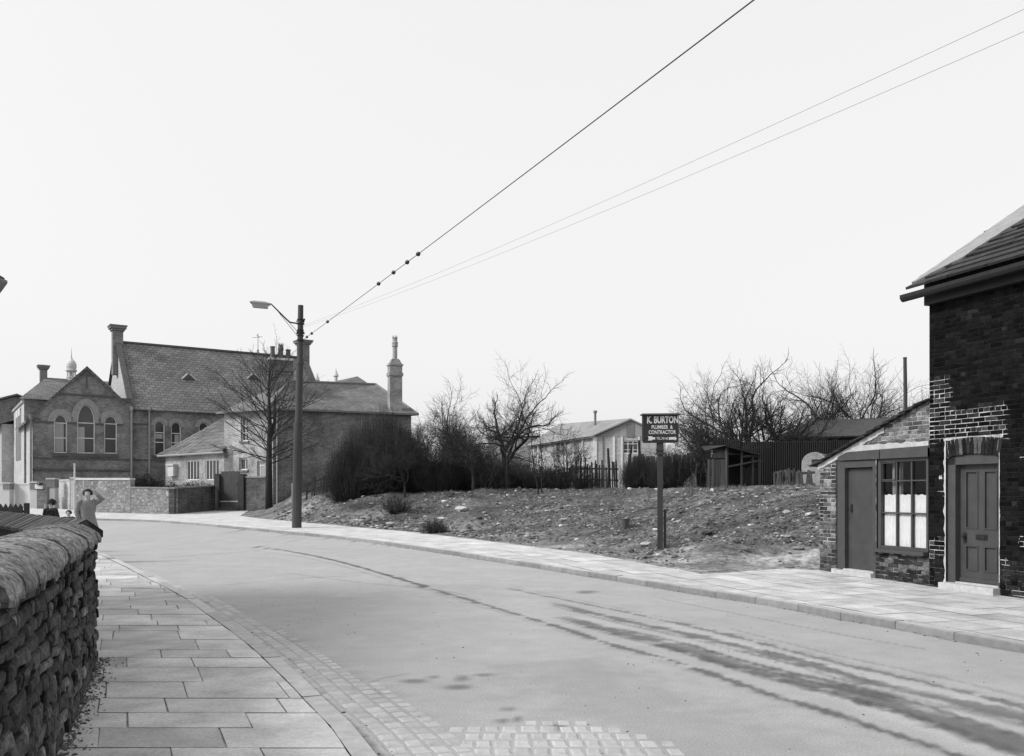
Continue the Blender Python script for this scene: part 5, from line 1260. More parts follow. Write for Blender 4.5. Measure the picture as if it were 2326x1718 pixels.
a = gp(78, 1156); r = thing('notice_board', (a.x+.4, a.y-.2, CH+(HY-1112)/FX*a.y), 'small white notice board with dark hood on the school gateway', 'notice board'); mb = MB()
Y_ = a.y-.25; mb.ob(px(79, 1111, Y_), (.47, 0, 0), (0, .1, 0), up*.29); mb.build('panel', M['white'], r, uv=False); mb = MB(); c = px(91, 1102, Y_); mb.lathe(c-up*.02, [(.16, 0), (.17, .06), (.12, .14), (.03, .2)], 10); mb.ob(px(79, 1112.5, Y_)-Vector((.02, .03, 0)), (.5, 0, 0), (0, .15, 0), up*.04); mb.build('hood', M['blackiron'], r, uv=False)
a = px(169.5, 1118, 52); r = MB(); r.tube([(a.x, 52, .5), (a.x, 52, CH+(HY-1054)/FX*52)], .05, 8); r.tube([(a.x, 52, CH+(HY-1056)/FX*52), (a.x, 52, CH+(HY-1053)/FX*52)], .07, 8); tag(r.build('vent_pipe', M['pale'], None, uv=False), 'slim pale pipe standing up behind the white pillar and garden wall', 'pipe')
# garden gate
ga = px(501, 1158, 53.4); gb = px(543, 1156, 52.9); gt = Vector((gb.x-ga.x, gb.y-ga.y, 0)).normalized(); GP = Plane((ga.x, ga.y), gt); gw = GP.inv(543, 1100)[0]
gz0 = GP.inv(520, 1138)[1]; gz1 = GP.inv(520, 1071)[1]
r = thing('garden_gate', (ga.x, ga.y, g(ga.y)), 'plain solid grey door-like garden gate in the garden wall', 'gate'); mb = MB(); 
for i in range(7): mb.pb(GP, gw*i/7+.003, gw*(i+1)/7-.003, gz0, gz1, -.1, -.05)
mb.pb(GP, 0, gw, gz0+.3, gz0+.42, -.14, -.101); mb.build('panel', M['door'], r, uv=False); mb = MB(); mb.pb(GP, gw-.16, gw-.12, gz0+.9, gz0+1.05, -.05, -.02); mb.build('latch', M['blackiron'], r, uv=False)
mb = MB(); mb.pb(GP, -.05, gw+.05, g(ga.y)-.1, g(ga.y)+.15, -.3, .35); mb.pb(GP, .02, gw, g(ga.y)+.15, gz0-.07, -.3, .03); mb.build('steps', M['sband'], r, uv=False); mb = MB(); mb.pb(GP, .0, gw, gz0-.07, gz0-.01, -.3, .07); mb.build('tread', M['step'], r, uv=False)
for i, (x0, x1, lb) in enumerate(((489, 501, 'rounded dark stone gatepost left of the grey garden gate'), (543, 556, 'rounded dark stone gatepost right of the grey garden gate'))):
    a0 = GP.inv(x0, 1100)[0]; a1 = GP.inv(x1, 1100)[0]; z1 = GP.inv(x0, 1077)[1]; mb = MB(); mb.pb(GP, a0, a1, g(ga.y)-.2, z1-.12, -.25, .12); rr = (a1-a0)/2; n = 8
    P = [(a0+rr-rr*math.cos(math.pi*i_/n), z1-.12+.14*math.sin(math.pi*i_/n)) for i_ in range(n+1)]
    f_ = [GP.pt(t, z, .12) for t, z in P]; b_ = [GP.pt(t, z, -.25) for t, z in P]; mb.poly(f_[::-1]); mb.poly(b_)
    for i_ in range(n): mb.poly([f_[i_], f_[i_+1], b_[i_+1], b_[i_]])
    c = GP.pt((a0+a1)/2, g(ga.y)); o = mb.build('gatepost', mat('dark_gatepost'+str(i), .035, .8, .4, 6, .01, 20), None, uv=False); tag(o, lb, 'gatepost')
# white line path edging and picket fence
def pickets(name, label, pts, h0, h1, pitch, w, th, m, pointed=True, lean=.0, cat='fence', rails=(.35, .75), hj=0, gap=0, zoff=None, base=None, keep=1.0):
    line_ = resample(pts, pitch); z0 = base(line_[0].x, line_[0].y) if base else g(line_[0].y); r = thing(name, (line_[0].x, line_[0].y, z0), label, cat); mb = MB()
    for a, b_ in zip(line_, line_[1:]):
        if R.random() > keep: continue
        t = Vector((b_.x-a.x, b_.y-a.y, 0)).normalized(); n_ = Vector((-t.y, t.x, 0)); zz = base(a.x, a.y) if base else g(a.y); h = h1+R.uniform(-hj, hj); q = R.uniform(.6, 1.5); ln = R.uniform(-lean, lean)
        p = Vector((a.x, a.y, zz+h0)); lv = t*ln*h; ww = t*w
        if pointed:
            V = [p, p+ww, p+ww+lv+up*(h-w*.8), p+ww*.5+lv+up*h, p+lv+up*(h-w*.8)]
        else: V = [p, p+ww, p+ww+lv+up*h, p+ww*.5+lv+up*(h+.0), p+lv+up*(h-R.uniform(0, .02))]
        mb.add(V+[v+n_*th for v in V], [[0, 1, 2, 3, 4], [9, 8, 7, 6, 5]]+[[i, 5+i, 5+(i+1) % 5, (i+1) % 5] for i in range(5)], 0, (q,)*3)
    mb.build('pales', M[m], r, uv=False); mb = MB()
    A = line_[0]; B = line_[-1]; 
    for f in rails:
        mb = MB()
        for a, b_ in zip(line_[::6], line_[6::6]+[line_[-1]]):
            za = (base(a.x, a.y) if base else g(a.y))+h0+h1*f; zb2 = (base(b_.x, b_.y) if base else g(b_.y))+h0+h1*f; t = Vector((b_.x-a.x, b_.y-a.y, 0)).normalized(); n_ = Vector((-t.y, t.x, 0))
            mb.ob(Vector((a.x, a.y, za))+n_*th*1.02, Vector((b_.x-a.x, b_.y-a.y, zb2-za)), n_*.04, up*.08, 0, (.8,)*3)
        mb.build('rail', M[m], r, uv=False)
    return r
M['blackpick'] = mat('black_picket', .012, .8, .2, 8, col=True)
Yf = 27.0; xf = (64-CX)/FX*Yf
r = pickets('picket_fence', 'black pointed picket fence at far left beyond the low brick wall', [(xf-6, Yf+.6), (xf-.14, Yf)], 0.02, CH+(HY-1146)/FX*Yf-g(Yf), .163, .155, .025, 'blackpick')
mb = MB(); mb.ob((xf-.12, Yf-.03, g(Yf)-.1), (.13, 0, 0), (0, .1, 0), up*(CH+(HY-1143)/FX*Yf-g(Yf)+.1)); mb.build('post', M['blackpick'], r, uv=False)
Gz = ground_z
def fpos(x, Y): return ((x-CX)/FX*Y, Y)
pickets('paling_fence', 'leaning dark paling fence below the cottage wall, right of the lamp post', [fpos(694, 43.5), fpos(850, 44)], 0, .95, .13, .09, .02, 'paling', False, .12, hj=.12, base=Gz, keep=.9)
mb = MB(); a = Vector((*fpos(662, 44), Gz(*fpos(662, 44)))); mb.ob(a-up*.2, (.13, 0, 0), (0, .13, 0), up*1.3); tag(mb.build('wooden_post', M['board'], None, uv=False), 'short pale wooden post just left of the lamp post on the bank', 'post')
pickets('paling_fence', 'ragged dark upright paling fence in front of the prefab gable', [fpos(1285, 46), fpos(1409, 46)], 0, 1.45, .115, .085, .02, 'paling', False, .05, hj=.28, base=Gz)
pickets('paling_fence', 'long low paling fence behind the shrubs left of the ragged fence', [fpos(905, 49), fpos(1284, 47)], 0, 1.15, .14, .09, .02, 'paling', False, .05, hj=.12, base=Gz)
pickets('paling_fence', 'close dark paling fence behind the sign post', [fpos(1426, 44), fpos(1618, 42)], 0, 1.75, .12, .11, .02, 'paling', False, .03, hj=.08, base=Gz)
for x, Y, h, lb in ((1423, 44, 2.3, 'leaning dark post at the left end of the fence behind the sign'), (1380, 45.8, 2.2, 'tall pointed dark post in the ragged fence below the prefab wall'), (1450, 43.8, 2.5, 'straight dark post left of the sign board')):
    a = Vector((*fpos(x, Y), 0)); a.z = Gz(a.x, a.y); mb = MB(); mb.tube([a-up*.2, a+up*h*.5+Vector((.08, 0, 0)), a+up*h+Vector((.02 if x != 1423 else .28, 0, 0))], [.09, .08, .06], 6); tag(mb.build('fence_post', M['bark'], None, uv=False), lb, 'post')
# fallen paling panel
pickets('paling_fence', 'short loose section of dark palings standing beside the lean-to', [fpos(1757, 31), fpos(1853, 29.5)], -.03, .66, .095, .085, .02, 'paling', False, .16, hj=.07, base=Gz, rails=(.3, .9))
# ================================================================= OPEN WOODEN SHED
Y0 = 32.5; a0 = Vector((*fpos(1607, Y0), 0)); zs = Gz(a0.x, a0.y)-.05
SHP = Plane(fpos(1652, 32.0), (.98, .22)); SHL = Plane(fpos(1652, 32.0), (.9, -.35))
r = thing('open_shed', Vector((SHP.P.x, SHP.P.y, zs)), 'open-fronted ramshackle wooden shed with sloping roof on the far edge of the plot', 'shed')
tl_ = SHL.inv(1607, 1050)[0]; zl = SHL.inv(1650, 1017)[1]; mb = MB(); n = 9
for i in range(n):
    t0 = tl_+(-tl_)*i/n; mb.pb(SHL, t0+.004, t0-tl_/n-.004, zs, SHL.inv(1640, 1043)[1]+R.uniform(-.02, .0), -.03, .0, 0, (R.uniform(.45, 1.5),)*3)
mb.pb(SHL, tl_+.2, -.06, SHL.inv(1640, 1042)[1]+.01, SHL.inv(1640, 1022)[1], -.02, .015, 0, (.55,)*3); mb.pb(SHL, -.07, .0, zs, zl, -.03, .03, 0, (1.5,)*3)
mb.build('side_wall', M['greywood'], r, uv=False)
tr_ = SHP.inv(1724, 1040)[0]; zr_ = SHP.inv(1724, 1037)[1]; mb = MB()
A = [SHP.pt(-.1, zl+.02, .15), SHP.pt(tr_+.1, zr_, .15), SHP.pt(tr_+.1, zr_+.15, -2), SHP.pt(-.1, zl+.1, -2)]; L0 = SHL.pt(tl_-.1, zl-.05, .1)
mb.add(A+[p+up*.06 for p in A], [[3, 2, 1, 0], [4, 5, 6, 7], [0, 1, 5, 4], [1, 2, 6, 5], [2, 3, 7, 6], [3, 0, 4, 7]]); mb.add([SHL.pt(tl_-.1, zl-.1, .12), A[0]+up*.055, A[3]+up*.055], [[0, 1, 2]])
mb.build('roof', M['tin'], r, uv=False)
mb = MB()
for f in (.0, .45, .80, 1.0): t = tr_*f; mb.pb(SHP, t-.03 if f else .0, t+.03, zs-.1, zl+(zr_-zl)*f, -.03, .03, 0, (.9,)*3)
b0, b1 = SHP.pt(.03, SHP.inv(1655, 1062)[1], .04), SHP.pt(tr_, SHP.inv(1724, 1048)[1], .04); mb.ob(b0, b1-b0, SHP.n*.03, up*.06, 0, (1.1,)*3)
for i in range(7): t = tr_*(.42+.08*i); mb.pb(SHP, t, t+.10, zs-.05, SHP.inv(1700, 1055)[1]-R.uniform(0, .2), -.06, -.035, 0, (R.uniform(.2, .5),)*3)
mb.build('frame', M['paling'], r, uv=False)
mb = MB(); mb.pb(SHP, 0, tr_, zs-.1, zr_+.1, -1.25, -1.2); mb.pb(SHP, tr_-.02, tr_, zs-.1, zr_, -1.2, -.1); mb.ob(SHP.pt(tr_, zs-.1, -1.9), -SHP.n*-.01, -SHP.n*0+Vector((0, 1.0, 0)), up*1); mb.build('back_wall', M['tin'], r, uv=False)  # interior shade put into the dark colour of back wall and inner boards
# ================================================================= CORRUGATED FENCE AND BIG SHED
def corr(mb, A, B, zA, zB, zb0, amp=.025, pitch=.09, th=.01):
    d = B-A; L = d.length; t = d.normalized(); n_ = Vector((-t.y, t.x, 0)); N = int(L/pitch*4); V = []
    for i in range(N+1):
        f = i/N; p = A+d*f+n_*amp*math.sin(i*math.pi/2); zt_ = zA+(zB-zA)*f+R.uniform(-.0, .0); V += [Vector((p.x, p.y, zb0)), Vector((p.x, p.y, zt_))]
    mb.add(V, [[2*i, 2*i+2, 2*i+3, 2*i+1] for i in range(N)])
YF = 38.0
A = Vector((*fpos(1619, YF), 0)); B = Vector((*fpos(1681, YF), 0)); Cc = Vector((*fpos(2150, YF-1), 0)); r = thing('corrugated_fence', (A.x, A.y, 1.7), 'tall black corrugated iron fence behind the open shed', 'fence')
mb = MB(); corr(mb, A, B, CH+(HY-999)/FX*YF, CH+(HY-999)/FX*YF, 1.2); corr(mb, B+Vector((0, .03, 0)), Cc, CH+(HY-1004)/FX*YF, CH+(HY-1001)/FX*YF, 1.2); mb.build('sheets', M['tin'], r, uv=False)
mb = MB()
for x, y in ((1627, 978), (1680, 977)): p = Vector((*fpos(x, YF+.1), 0)); mb.ob((p.x-.03, p.y, 1.5), (.06, 0, 0), (0, .06, 0), up*(CH+(HY-y)/FX*YF-1.5))
mb.build('posts', M['blackiron'], r, uv=False)
e0 = px(1757, 996, 43.5); e1 = px(2160, 985, 42.0); r0_ = px(1841, 956, 48.5); r1_ = px(2160, 943, 47.5); r = thing('tin_shed', (e0.x, e0.y, 1.7), 'large dark tarred shed with grey corrugated roof behind the corrugated fence', 'shed')
mb = MB(); N = 180; V = []
for i in range(N+1):
    f = i/N; w = up*(.03*math.sin(i*math.pi/2)); V += [e0.lerp(e1, f)+w, r0_.lerp(r1_, f)+w]
mb.add(V, [[2*i, 2*i+2, 2*i+3, 2*i+1] for i in range(N)])
b0 = e0+(r0_-e0)*2; b0.z = e0.z; b1 = e1+(r1_-e1)*2; b1.z = e1.z; mb.poly([r0_, r1_, b1, b0]); mb.build('roof', M['tinroof'], r, uv=False)
mb = MB(); i_ = Vector((.15, .2, -.08)); mb.poly([Vector((e0.x, e0.y, 1.2))+i_, Vector((e1.x, e1.y, 1.2))+i_, e1+i_, e0+i_]); mb.poly([e0+i_, r0_+Vector((.2, 0, -.1)), b0+Vector((.15, -.2, -.08)), Vector((b0.x+.15, b0.y, 1.2)), Vector((e0.x+.15, e0.y+.2, 1.2))]); mb.build('wall', M['tin'], r, uv=False)
mb = MB(); mb.ob(e0-up*.05, e1-e0, Vector((0, -.06, 0)), up*.07); mb.build('eaves_rail', M['blackiron'], r, uv=False)
# pale roof beyond
a, b_, c_, d_ = px(1905, 958, 70), px(2160, 960, 70), px(2160, 925, 76), px(1975, 930, 76); r = thing('distant_building', (a.x, a.y, 1.7), 'pale distant roof showing behind the branches over the dark shed', 'building')
mb = MB(); mb.poly([a, b_, c_, d_]); bb = d_+(d_-a); bb.z = a.z; b3 = c_+(c_-b_); b3.z = b_.z; mb.poly([d_, c_, b3, bb]); mb.build('roof', M['pale'], r, uv=False)
mb = MB(); mb.poly([Vector((a.x+.2, a.y+.2, 1.4)), Vector((b_.x, b_.y+.2, 1.4)), b_+Vector((0, .2, -.05)), a+Vector((.2, .2, -.05))]); mb.poly([a+Vector((.2, .2, -.05)), d_+Vector((.2, 0, -.1)), bb, Vector((bb.x, bb.y, 1.4)), Vector((a.x+.2, a.y+.2, 1.4))][::-1]); mb.build('wall', M['board'], r, uv=False)
# iron pole over the lean-to
p = px(2059, 1118, 24); mb = MB(); mb.tube([(p.x, 24, 1.2), (p.x-.03, 24, CH+(HY-880)/FX*24), (p.x-.04, 24, CH+(HY-815)/FX*24)], [.055, .05, .045], 10); mb.tube([(p.x-.04, 24, CH+(HY-815)/FX*24-.01), (p.x-.04, 24, CH+(HY-812)/FX*24)], .05, 10); tag(mb.build('iron_pole', M['post'], None, uv=False), 'bare dark pole standing up behind the lean-to roof', 'pole')
# brick arch-ended shelter
YI = 34.0; cI = px(1850, 1118, YI); zI = CH+(HY-1027)/FX*YI; rI = .46; zb0 = 1.5
IP = Plane((cI.x, cI.y), (.97, -.24)); r = thing('brick_shelter', (cI.x, cI.y, zb0), 'small round-topped brick shelter end with square black opening, beside the lean-to roof', 'shelter')
W0 = (-rI, rI, zb0, zI-rI, zI); hole = [(-.10, zI-.54), (.16, zI-.54), (.16, zI-.28), (-.10, zI-.28)]
mb = MB(); plate(mb, IP, archp(*W0, 16), [hole], .15, .15); mb.build('end_wall', brickmat('shelter_brick', .30, .40, .30, ms=.012), r)
mb = MB(); O = archp(*W0, 16); n = len(O)
for i in range(1, n): j = (i+1) % n; mb.poly([IP.pt(*O[i], -.16), IP.pt(O[i][0], O[i][1], -.16)-IP.n*2.5+Vector((.8, 0, 0)), IP.pt(O[j][0], O[j][1], -.16)-IP.n*2.5+Vector((.8, 0, 0)), IP.pt(*O[j], -.16)])
mb.poly([IP.pt(q[0], q[1], -.3) for q in ((-.3, zI-.6), (.3, zI-.6), (.3, zI-.2), (-.3, zI-.2))], 1); mb.build('vault', [M['tinroof'], M['black']], r, uv=False)
# ================================================================= PREFAB SCHOOL BUILDINGS
YP = 70.0
pa = px(1433, 951, YP); GPp = Plane((pa.x, pa.y), (.93, -.20)); GPp = Plane((px(1352, 1118, YP).x, YP), (.985, -.17)); iv = GPp.inv
r = thing('prefab_classroom', (GPp.P.x, YP, 1.7), 'single-storey pale prefab classroom with low gable and metal flue behind the paling fence', 'building')
tR = iv(1512, 1000)[0]; tA_, zA_ = iv(1433, 951); zEp = iv(1352, 993)[1]
w1 = rect(iv(1414, 1031), iv(1450, 1001)); mb = MB(); plate(mb, GPp, [(0, 1.3), (tR, 1.3), (tR, zEp), (0, zEp)], [rp4(w1)], .3, .15)
BP = -GPp.n; LFp = Plane(GPp.pt(0, 0), (px(1205, 1000, 76)-GPp.pt(0, 0)).normalized()*-1)
lu = (Vector((px(1205, 1000, 84).x, 84, 0))-GPp.pt(0, 0)); lu.z = 0; LL = lu.length; LFp = Plane(GPp.pt(0, 0)+lu, -lu)
lws = []
for x0, x1 in ((1212, 1221), (1224, 1233), (1236, 1247), (1249, 1259), (1262, 1281), (1305, 1323)):
    pass
def LI(x, y): return LFp.inv(x, y)
for x0, x1, y0, y1 in ((1213, 1222, 1003, 1028), (1226, 1244, 1003, 1028), (1264, 1272, 1003, 1032), (1274, 1281, 1003, 1028)): lws.append(rect(LI(x0, y1), LI(x1, y0)))
plate(mb, LFp, [(0, 1.3), (LL-.01, 1.3), (LL-.01, zEp), (0, zEp)], [rp4(q) for q in lws], .3, .15)
mb.build('wall', M['prefab'], r)
for q in lws: sash(LFp, q, r, (), (.6,), fr=.09, sill=False)
sash(GPp, w1, r, (.34, .66), (.3, .75), fr=.08, rev=.05, sill=False)
mb = MB(); mb.add([GPp.pt(-.1, zEp, .03), GPp.pt(tR+.1, zEp, .03), GPp.pt(tR+.1, zEp+.05, .03), GPp.pt(tA_, zA_-.08, .03)], [[0, 1, 2, 3]]); mb.build('gable_boards', M['board'], r, uv=False)
a = rect(iv(1423, 993), iv(1441.5, 963)); mb = MB(); mb.pb(GPp, *a, .035, .06); 
mb.build('gable_louvre', M['sstone'], r, uv=False)
mb = MB()
for x0, x1 in ((1347, 1356), (1369, 1370.5), (1392, 1397), (1410.5, 1414.5), (1450, 1453)):
    q0, q1 = iv(x0, 1000)[0], iv(x1, 1000)[0]
    mb.pb(GPp, q0, q1, 1.3, zEp, .0, .08, 1 if x0 == 1369 else 0)
for x in (1223.5, 1286, 1325): q0 = LI(x, 1000)[0]; mb.pb(LFp, q0-.14, q0+.14, 1.3, zEp, .0, .08)
mb.pb(LFp, -.2, LL, zEp-.05, zEp+.12, .0, .3); q0 = LI(1308, 1000)[0]; mb.pb(LFp, q0-.2, q0+.7, 1.4, zEp-.3, .0, .04, 1)
mb.build('pilasters', [M['white'], M['sstone']], r, uv=False)
zRp = zA_; mb = MB(); dv = -lu
eL = LFp.pt(-.3, zEp+.02, .45); eF = GPp.pt(-.1, zEp+.05, .2)+LFp.n*.3; rF = GPp.pt(tA_, zA_, .2); rB = px(1271, 963, 84.0); hE = px(1217, 993, 86); bR = GPp.pt(tR+.1, zEp+.05, .2)
mb.poly([eF, rF, rB, eL][::-1]); mb.poly([rF, bR, bR+lu+BP*3, rB][::-1]); mb.poly([eL, rB, rB+lu.normalized()*2+Vector((4, 0, -2))])
for f in range(1): mb.add([eF, rF, bR, eF-up*.1, rF-up*.12, bR-up*.1], [[0, 1, 4, 3], [1, 2, 5, 4]])
mb.build('roof', M['prefabroof'], r, uv=False)
mb = MB(); fb = px(1352, 972, 74.5); mb.tube([fb-up*.3, fb+up*1.35], .10, 8); mb.tube([fb+up*1.25, fb+up*1.45], .16, 8); mb.build('flue', M['sstone'], r, uv=False)
# second prefab
r0p = px(1172, 957, 84); r = thing('prefab_classroom', (px(1120, 1118, 84).x, 84, 1.7), 'further prefab classroom with hipped roof half hidden behind the orchard tree', 'building'); mb = MB()
a, b_, c_ = px(1100, 993, 84), px(1228, 990, 84), px(1172, 957, 88); d_ = a+Vector((1, 16, 0)); e_ = b_+Vector((2, 16, 0)); f_ = c_+Vector((1, 10, 0)); mb.poly([a, b_, c_]); mb.poly([b_, e_, f_, c_]); mb.poly([d_, a, c_, f_]); mb.poly([e_, d_, f_]); mb.build('roof', M['prefabroof'], r, uv=False)
mb = MB(); PP2 = Plane((a.x+.3, 84.3), (1, 0)); L2 = b_.x-a.x-.6; ws = [(L2*f, L2*f+.7, 2.9, 4.3) for f in (.1, .3, .5, .7, .86)]; plate(mb, PP2, [(0, 1.3), (L2, 1.3), (L2, a.z-.03), (0, a.z-.03)], [rp4(q) for q in ws], .3, .12); mb.ob(PP2.pt(0, 1.3, -.3), PP2.u*L2, Vector((0, 14, 0)), up*(a.z-1.35)); mb.build('wall', M['prefab'], r)
for q in ws: sash(PP2, q, r, (.5,), (.6,), sill=False)
# far hipped roofs behind the cottage
r = thing('distant_building', px(800, 1118, 100), 'distant slate roofs with two small pointed finials rising behind the cottage ridge', 'building'); mb = MB()
a, b_, c_ = px(700, 866, 100), px(880, 900, 100), px(790+22, 855, 104); l_ = px(762, 866, 104); mb.poly([px(700, 900, 100), px(880, 900, 100), c_, l_]); mb.poly([px(880, 900, 100), px(900, 900, 120), c_+Vector((0, 8, 0)), c_]); mb.poly([px(700, 900, 100), l_, c_, c_+Vector((0, 8, 0)), px(700, 900, 120)][::-1]); mb.build('roof', M['sroof'], r)
mb = MB(); mb.box(tuple(px(700, 1118, 100.3))[:2]+(1.0,), tuple(px(880, 1118, 100.3))[:2]+(px(0, 900, 100).z,)) if False else mb.ob(Vector((px(702, 0, 100.3).x, 100.3, 1)), (8.6, 0, 0), (0, 18, 0), up*(px(0, 900, 100).z-1.05)); mb.build('wall', M['sbrick'], r)
for x in (720, 763): b = px(x, 868 if x == 720 else 866, 102); mb = MB(); mb.lathe(b, [(.2, -.4), (.2, .5), (.33, .55), (.33, .62), (.2, .9), (.05, 1.3), (.01, 1.5)] if x == 763 else [(.22, -.4), (.22, .1), (.34, .16), (.34, .22), (.2, .5), (.05, .9), (.01, 1.1)], 8); mb.build('finial', M['lead'], r, uv=False)
# ================================================================= HOUSE CORNER AT THE LEFT EDGE
YH = 13.0; c = px(17, 640, YH); r = thing('terrace_house', (c.x-.5, YH-.3, 0), 'corner of a house eaves just entering the frame at upper left', 'house'); zE3 = px(0, 641, YH).z
mb = MB(); mb.ob((c.x-.42, YH-.25, -.1), (0, -9, 0), (-8, 0, 0), up*(zE3-.0+.1)); mb.build('wall', M['gbrick'], r)
M['eavewood'] = mat('eaves_wood', .16, .7, .3, 8)
mb = MB(); pass
mb.add([(c.x, YH, zE3-.02), (c.x, YH, zE3+.02), (c.x-.9, YH, zE3+.14), (c.x-.9, YH, zE3-.4), (c.x-.28, YH, zE3-.4)]+[(c.x, YH-9, zE3-.02), (c.x, YH-9, zE3+.02), (c.x-.9, YH-9, zE3+.14), (c.x-.9, YH-9, zE3-.4), (c.x-.28, YH-9, zE3-.4)], [[0, 4, 3, 2, 1][::-1][::-1], [5, 6, 7, 8, 9], [0, 1, 6, 5], [1, 2, 7, 6], [4, 0, 5, 9], [3, 4, 9, 8]])
mb.build('eaves', M['eavewood'], r, uv=False)
mb = MB(); mb.add([(c.x-.07, YH+.05, zE3+.07), (c.x-.07, YH-9.3, zE3+.07), (c.x-4.3, YH-9.3, zE3+2.6), (c.x-4.3, YH+.05, zE3+2.6), (c.x-.07, YH+.05, zE3+.03), (c.x-.07, YH-9.3, zE3+.03)], [[0, 1, 2, 3], [4, 5, 1, 0]]); mb.add([(c.x-4.3, YH+.05, zE3+2.6), (c.x-4.3, YH-9.3, zE3+2.6), (c.x-8.6, YH-9.3, zE3), (c.x-8.6, YH+.05, zE3)], [[0, 1, 2, 3]])
mb.add([(c.x-.42, YH-.25, zE3), (c.x-4.3, YH-.25, zE3+2.5), (c.x-8.4, YH-.25, zE3)], [[0, 1, 2]]); mb.build('roof', M['slate'], r, uv=False)
# ================================================================= TREES AND SHRUBS
def rvec(rr): 
    while True:
        v = Vector((rr.uniform(-1, 1), rr.uniform(-1, 1), rr.uniform(-1, 1)))
        if .05 < v.length < 1: return v.normalized()
def branch(tr, cr, p, d, L, r, depth, P, rr):
    nseg = max(3, int(5 if depth < 2 else 4)); pts = [p.copy()]; rs = [r]; cur = p.copy(); dd = d.copy(); r1 = r*P['taper']
    for i in range(nseg):
        dd = (dd+rvec(rr)*P['wig']*(1 if depth else .4)+up*P['upw']*(.6 if depth < 2 else 1)/nseg).normalized(); cur = cur+dd*(L/nseg); pts.append(cur.copy()); rs.append(r+(r1-r)*(i+1)/nseg)
    (tr if depth == 0 else cr).tube(pts, rs, 8 if depth == 0 else 6 if depth == 1 else 4 if depth == 2 else 3, cap=depth == 0)
    if depth >= P['max']: return
    nk = P['kids'][depth]; 
    for k in range(nk):
        f = P['start'][depth]+(1-P['start'][depth])*(k+rr.random()*.8)/nk; f = min(.999, f); i = min(nseg-1, int(f*nseg)); q = pts[i].lerp(pts[i+1], f*nseg-i); ax = (pts[i+1]-pts[i]).normalized()
        side = rvec(rr); side = (side-ax*side.dot(ax)); side.normalize(); an = P['ang'][depth]*rr.uniform(.75, 1.25); nd = (ax*math.cos(an)+side*math.sin(an)).normalized()
        branch(tr, cr, q, nd, L*P['len'][depth]*rr.uniform(.7, 1.15)*(1-P.get('fall', .3)*f), max(.0045, rs[i]*P['rk'][depth]*rr.uniform(.8, 1.1)), depth+1, P, rr)
    # continuation
    if P.get('cont', True): branch(tr, cr, pts[-1], dd, L*.62, max(.0045, r1), depth+1, P, rr)
def tree(x, y, Y, H, P, seed, label, rad_, group=None, tilt=(0, 0), zo=-.1):
    rr = random.Random(seed); b = Vector(((x-CX)/FX*Y, Y, 0)); b.z = Gz(b.x, b.y)+zo
    r = thing('bare_tree', b, label, 'tree', group); tr = MB(); cr = MB(); branch(tr, cr, b, (up+Vector((tilt[0], 0, 0))).normalized(), H*P['trunk'], rad_, 0, P, rr)
    tr.build('trunk', M['bark'], r, uv=False, smooth=True); cr.build('crown', M['twig'], r, uv=False); return r
ORCH = dict(taper=.60, wig=.34, upw=.16, max=5, kids=[5, 4, 4, 4, 4], start=[.55, .2, .15, .1, .1], ang=[.85, .72, .75, .8, .8], len=[1.5, .80, .72, .66, .62], rk=[.58, .52, .45, .42, .6], trunk=.32, fall=.2, cont=True)
THIN = dict(taper=.7, wig=.12, upw=.35, max=3, kids=[7, 5, 4], start=[.35, .2, .2], ang=[.5, .6, .6], len=[.30, .5, .5], rk=[.35, .5, .6], trunk=.62, fall=.4)
# the street tree: a straight leader with rising side branches
rr = random.Random(5); Yt = 50.0; b = Vector((*fpos(611, Yt), 0)); b.z = px(611, 1146, Yt).z; r = thing('bare_tree', b, 'bare street tree with straight trunk and rising branches in front of the cottage corner', 'tree')
tr = MB(); cr = MB(); Ht = CH+(HY-812)/FX*Yt-b.z; pts = [b-up*.6, b+up*Ht*.3, b+up*Ht*.55+Vector((.05, 0, 0)), b+up*Ht*.8+Vector((-.03, 0, 0)), b+up*Ht*1.0+Vector((.08, 0, 0))]; tr.tube(pts, [.22, .17, .12, .06, .012], 10)
tr.tube([b+up*Ht*.42, b+up*Ht*.55+Vector((.28, .1, 0)), b+up*Ht*.75+Vector((.33, .1, 0))], [.12, .09, .03], 8)
Pb = dict(taper=.40, wig=.14, upw=.16, max=3, kids=[0, 8, 5, 4], start=[0, .15, .15, .2], ang=[0, .60, .60, .5], len=[0, .50, .5, .5], rk=[0, .5, .6, .6], trunk=1, fall=.5, cont=False)
for i in range(58):
    f = .27+.70*i/58+rr.uniform(-.01, .01); an = i*2.4+rr.uniform(-.4, .4); q = b+up*Ht*f; el = rad(rr.uniform(24, 42) if f < .7 else rr.uniform(40, 65)); L = Ht*(.56-.30*abs(f-.45)/.5)*rr.uniform(.75, 1.05)*(1 if f < .8 else .6)
    if f < .36: el = rad(18); L *= .8
    branch(tr, cr, q, Vector((math.cos(an)*math.cos(el), math.sin(an)*math.cos(el), math.sin(el))), L, .038*(1.15-f)+.008, 1, Pb, rr)
tr.build('trunk', M['bark'], r, uv=False, smooth=True); cr.build('crown', M['twig'], r, uv=False)
tree(1152, 1115, 41, 6.3, ORCH, 11, 'tall spreading orchard tree in front of the prefab classrooms', .17)
tree(1010, 1115, 42, 5.0, ORCH, 12, 'twisted thorny tree between the big dark bush and the orchard tree', .10)
tree(950, 1115, 44, 4.6, ORCH, 23, 'spiky bare tree just right of the cottage end wall', .09)
tree(1076, 1115, 40, 4.0, ORCH, 24, 'leaning bare tree left of the tall orchard tree', .09, tilt=(-.15, 0))
tree(1224, 1112, 38, 2.9, THIN, 13, 'slender young tree with straight thin stem, left of the pair before the prefab', .034, tilt=(-.12, 0))
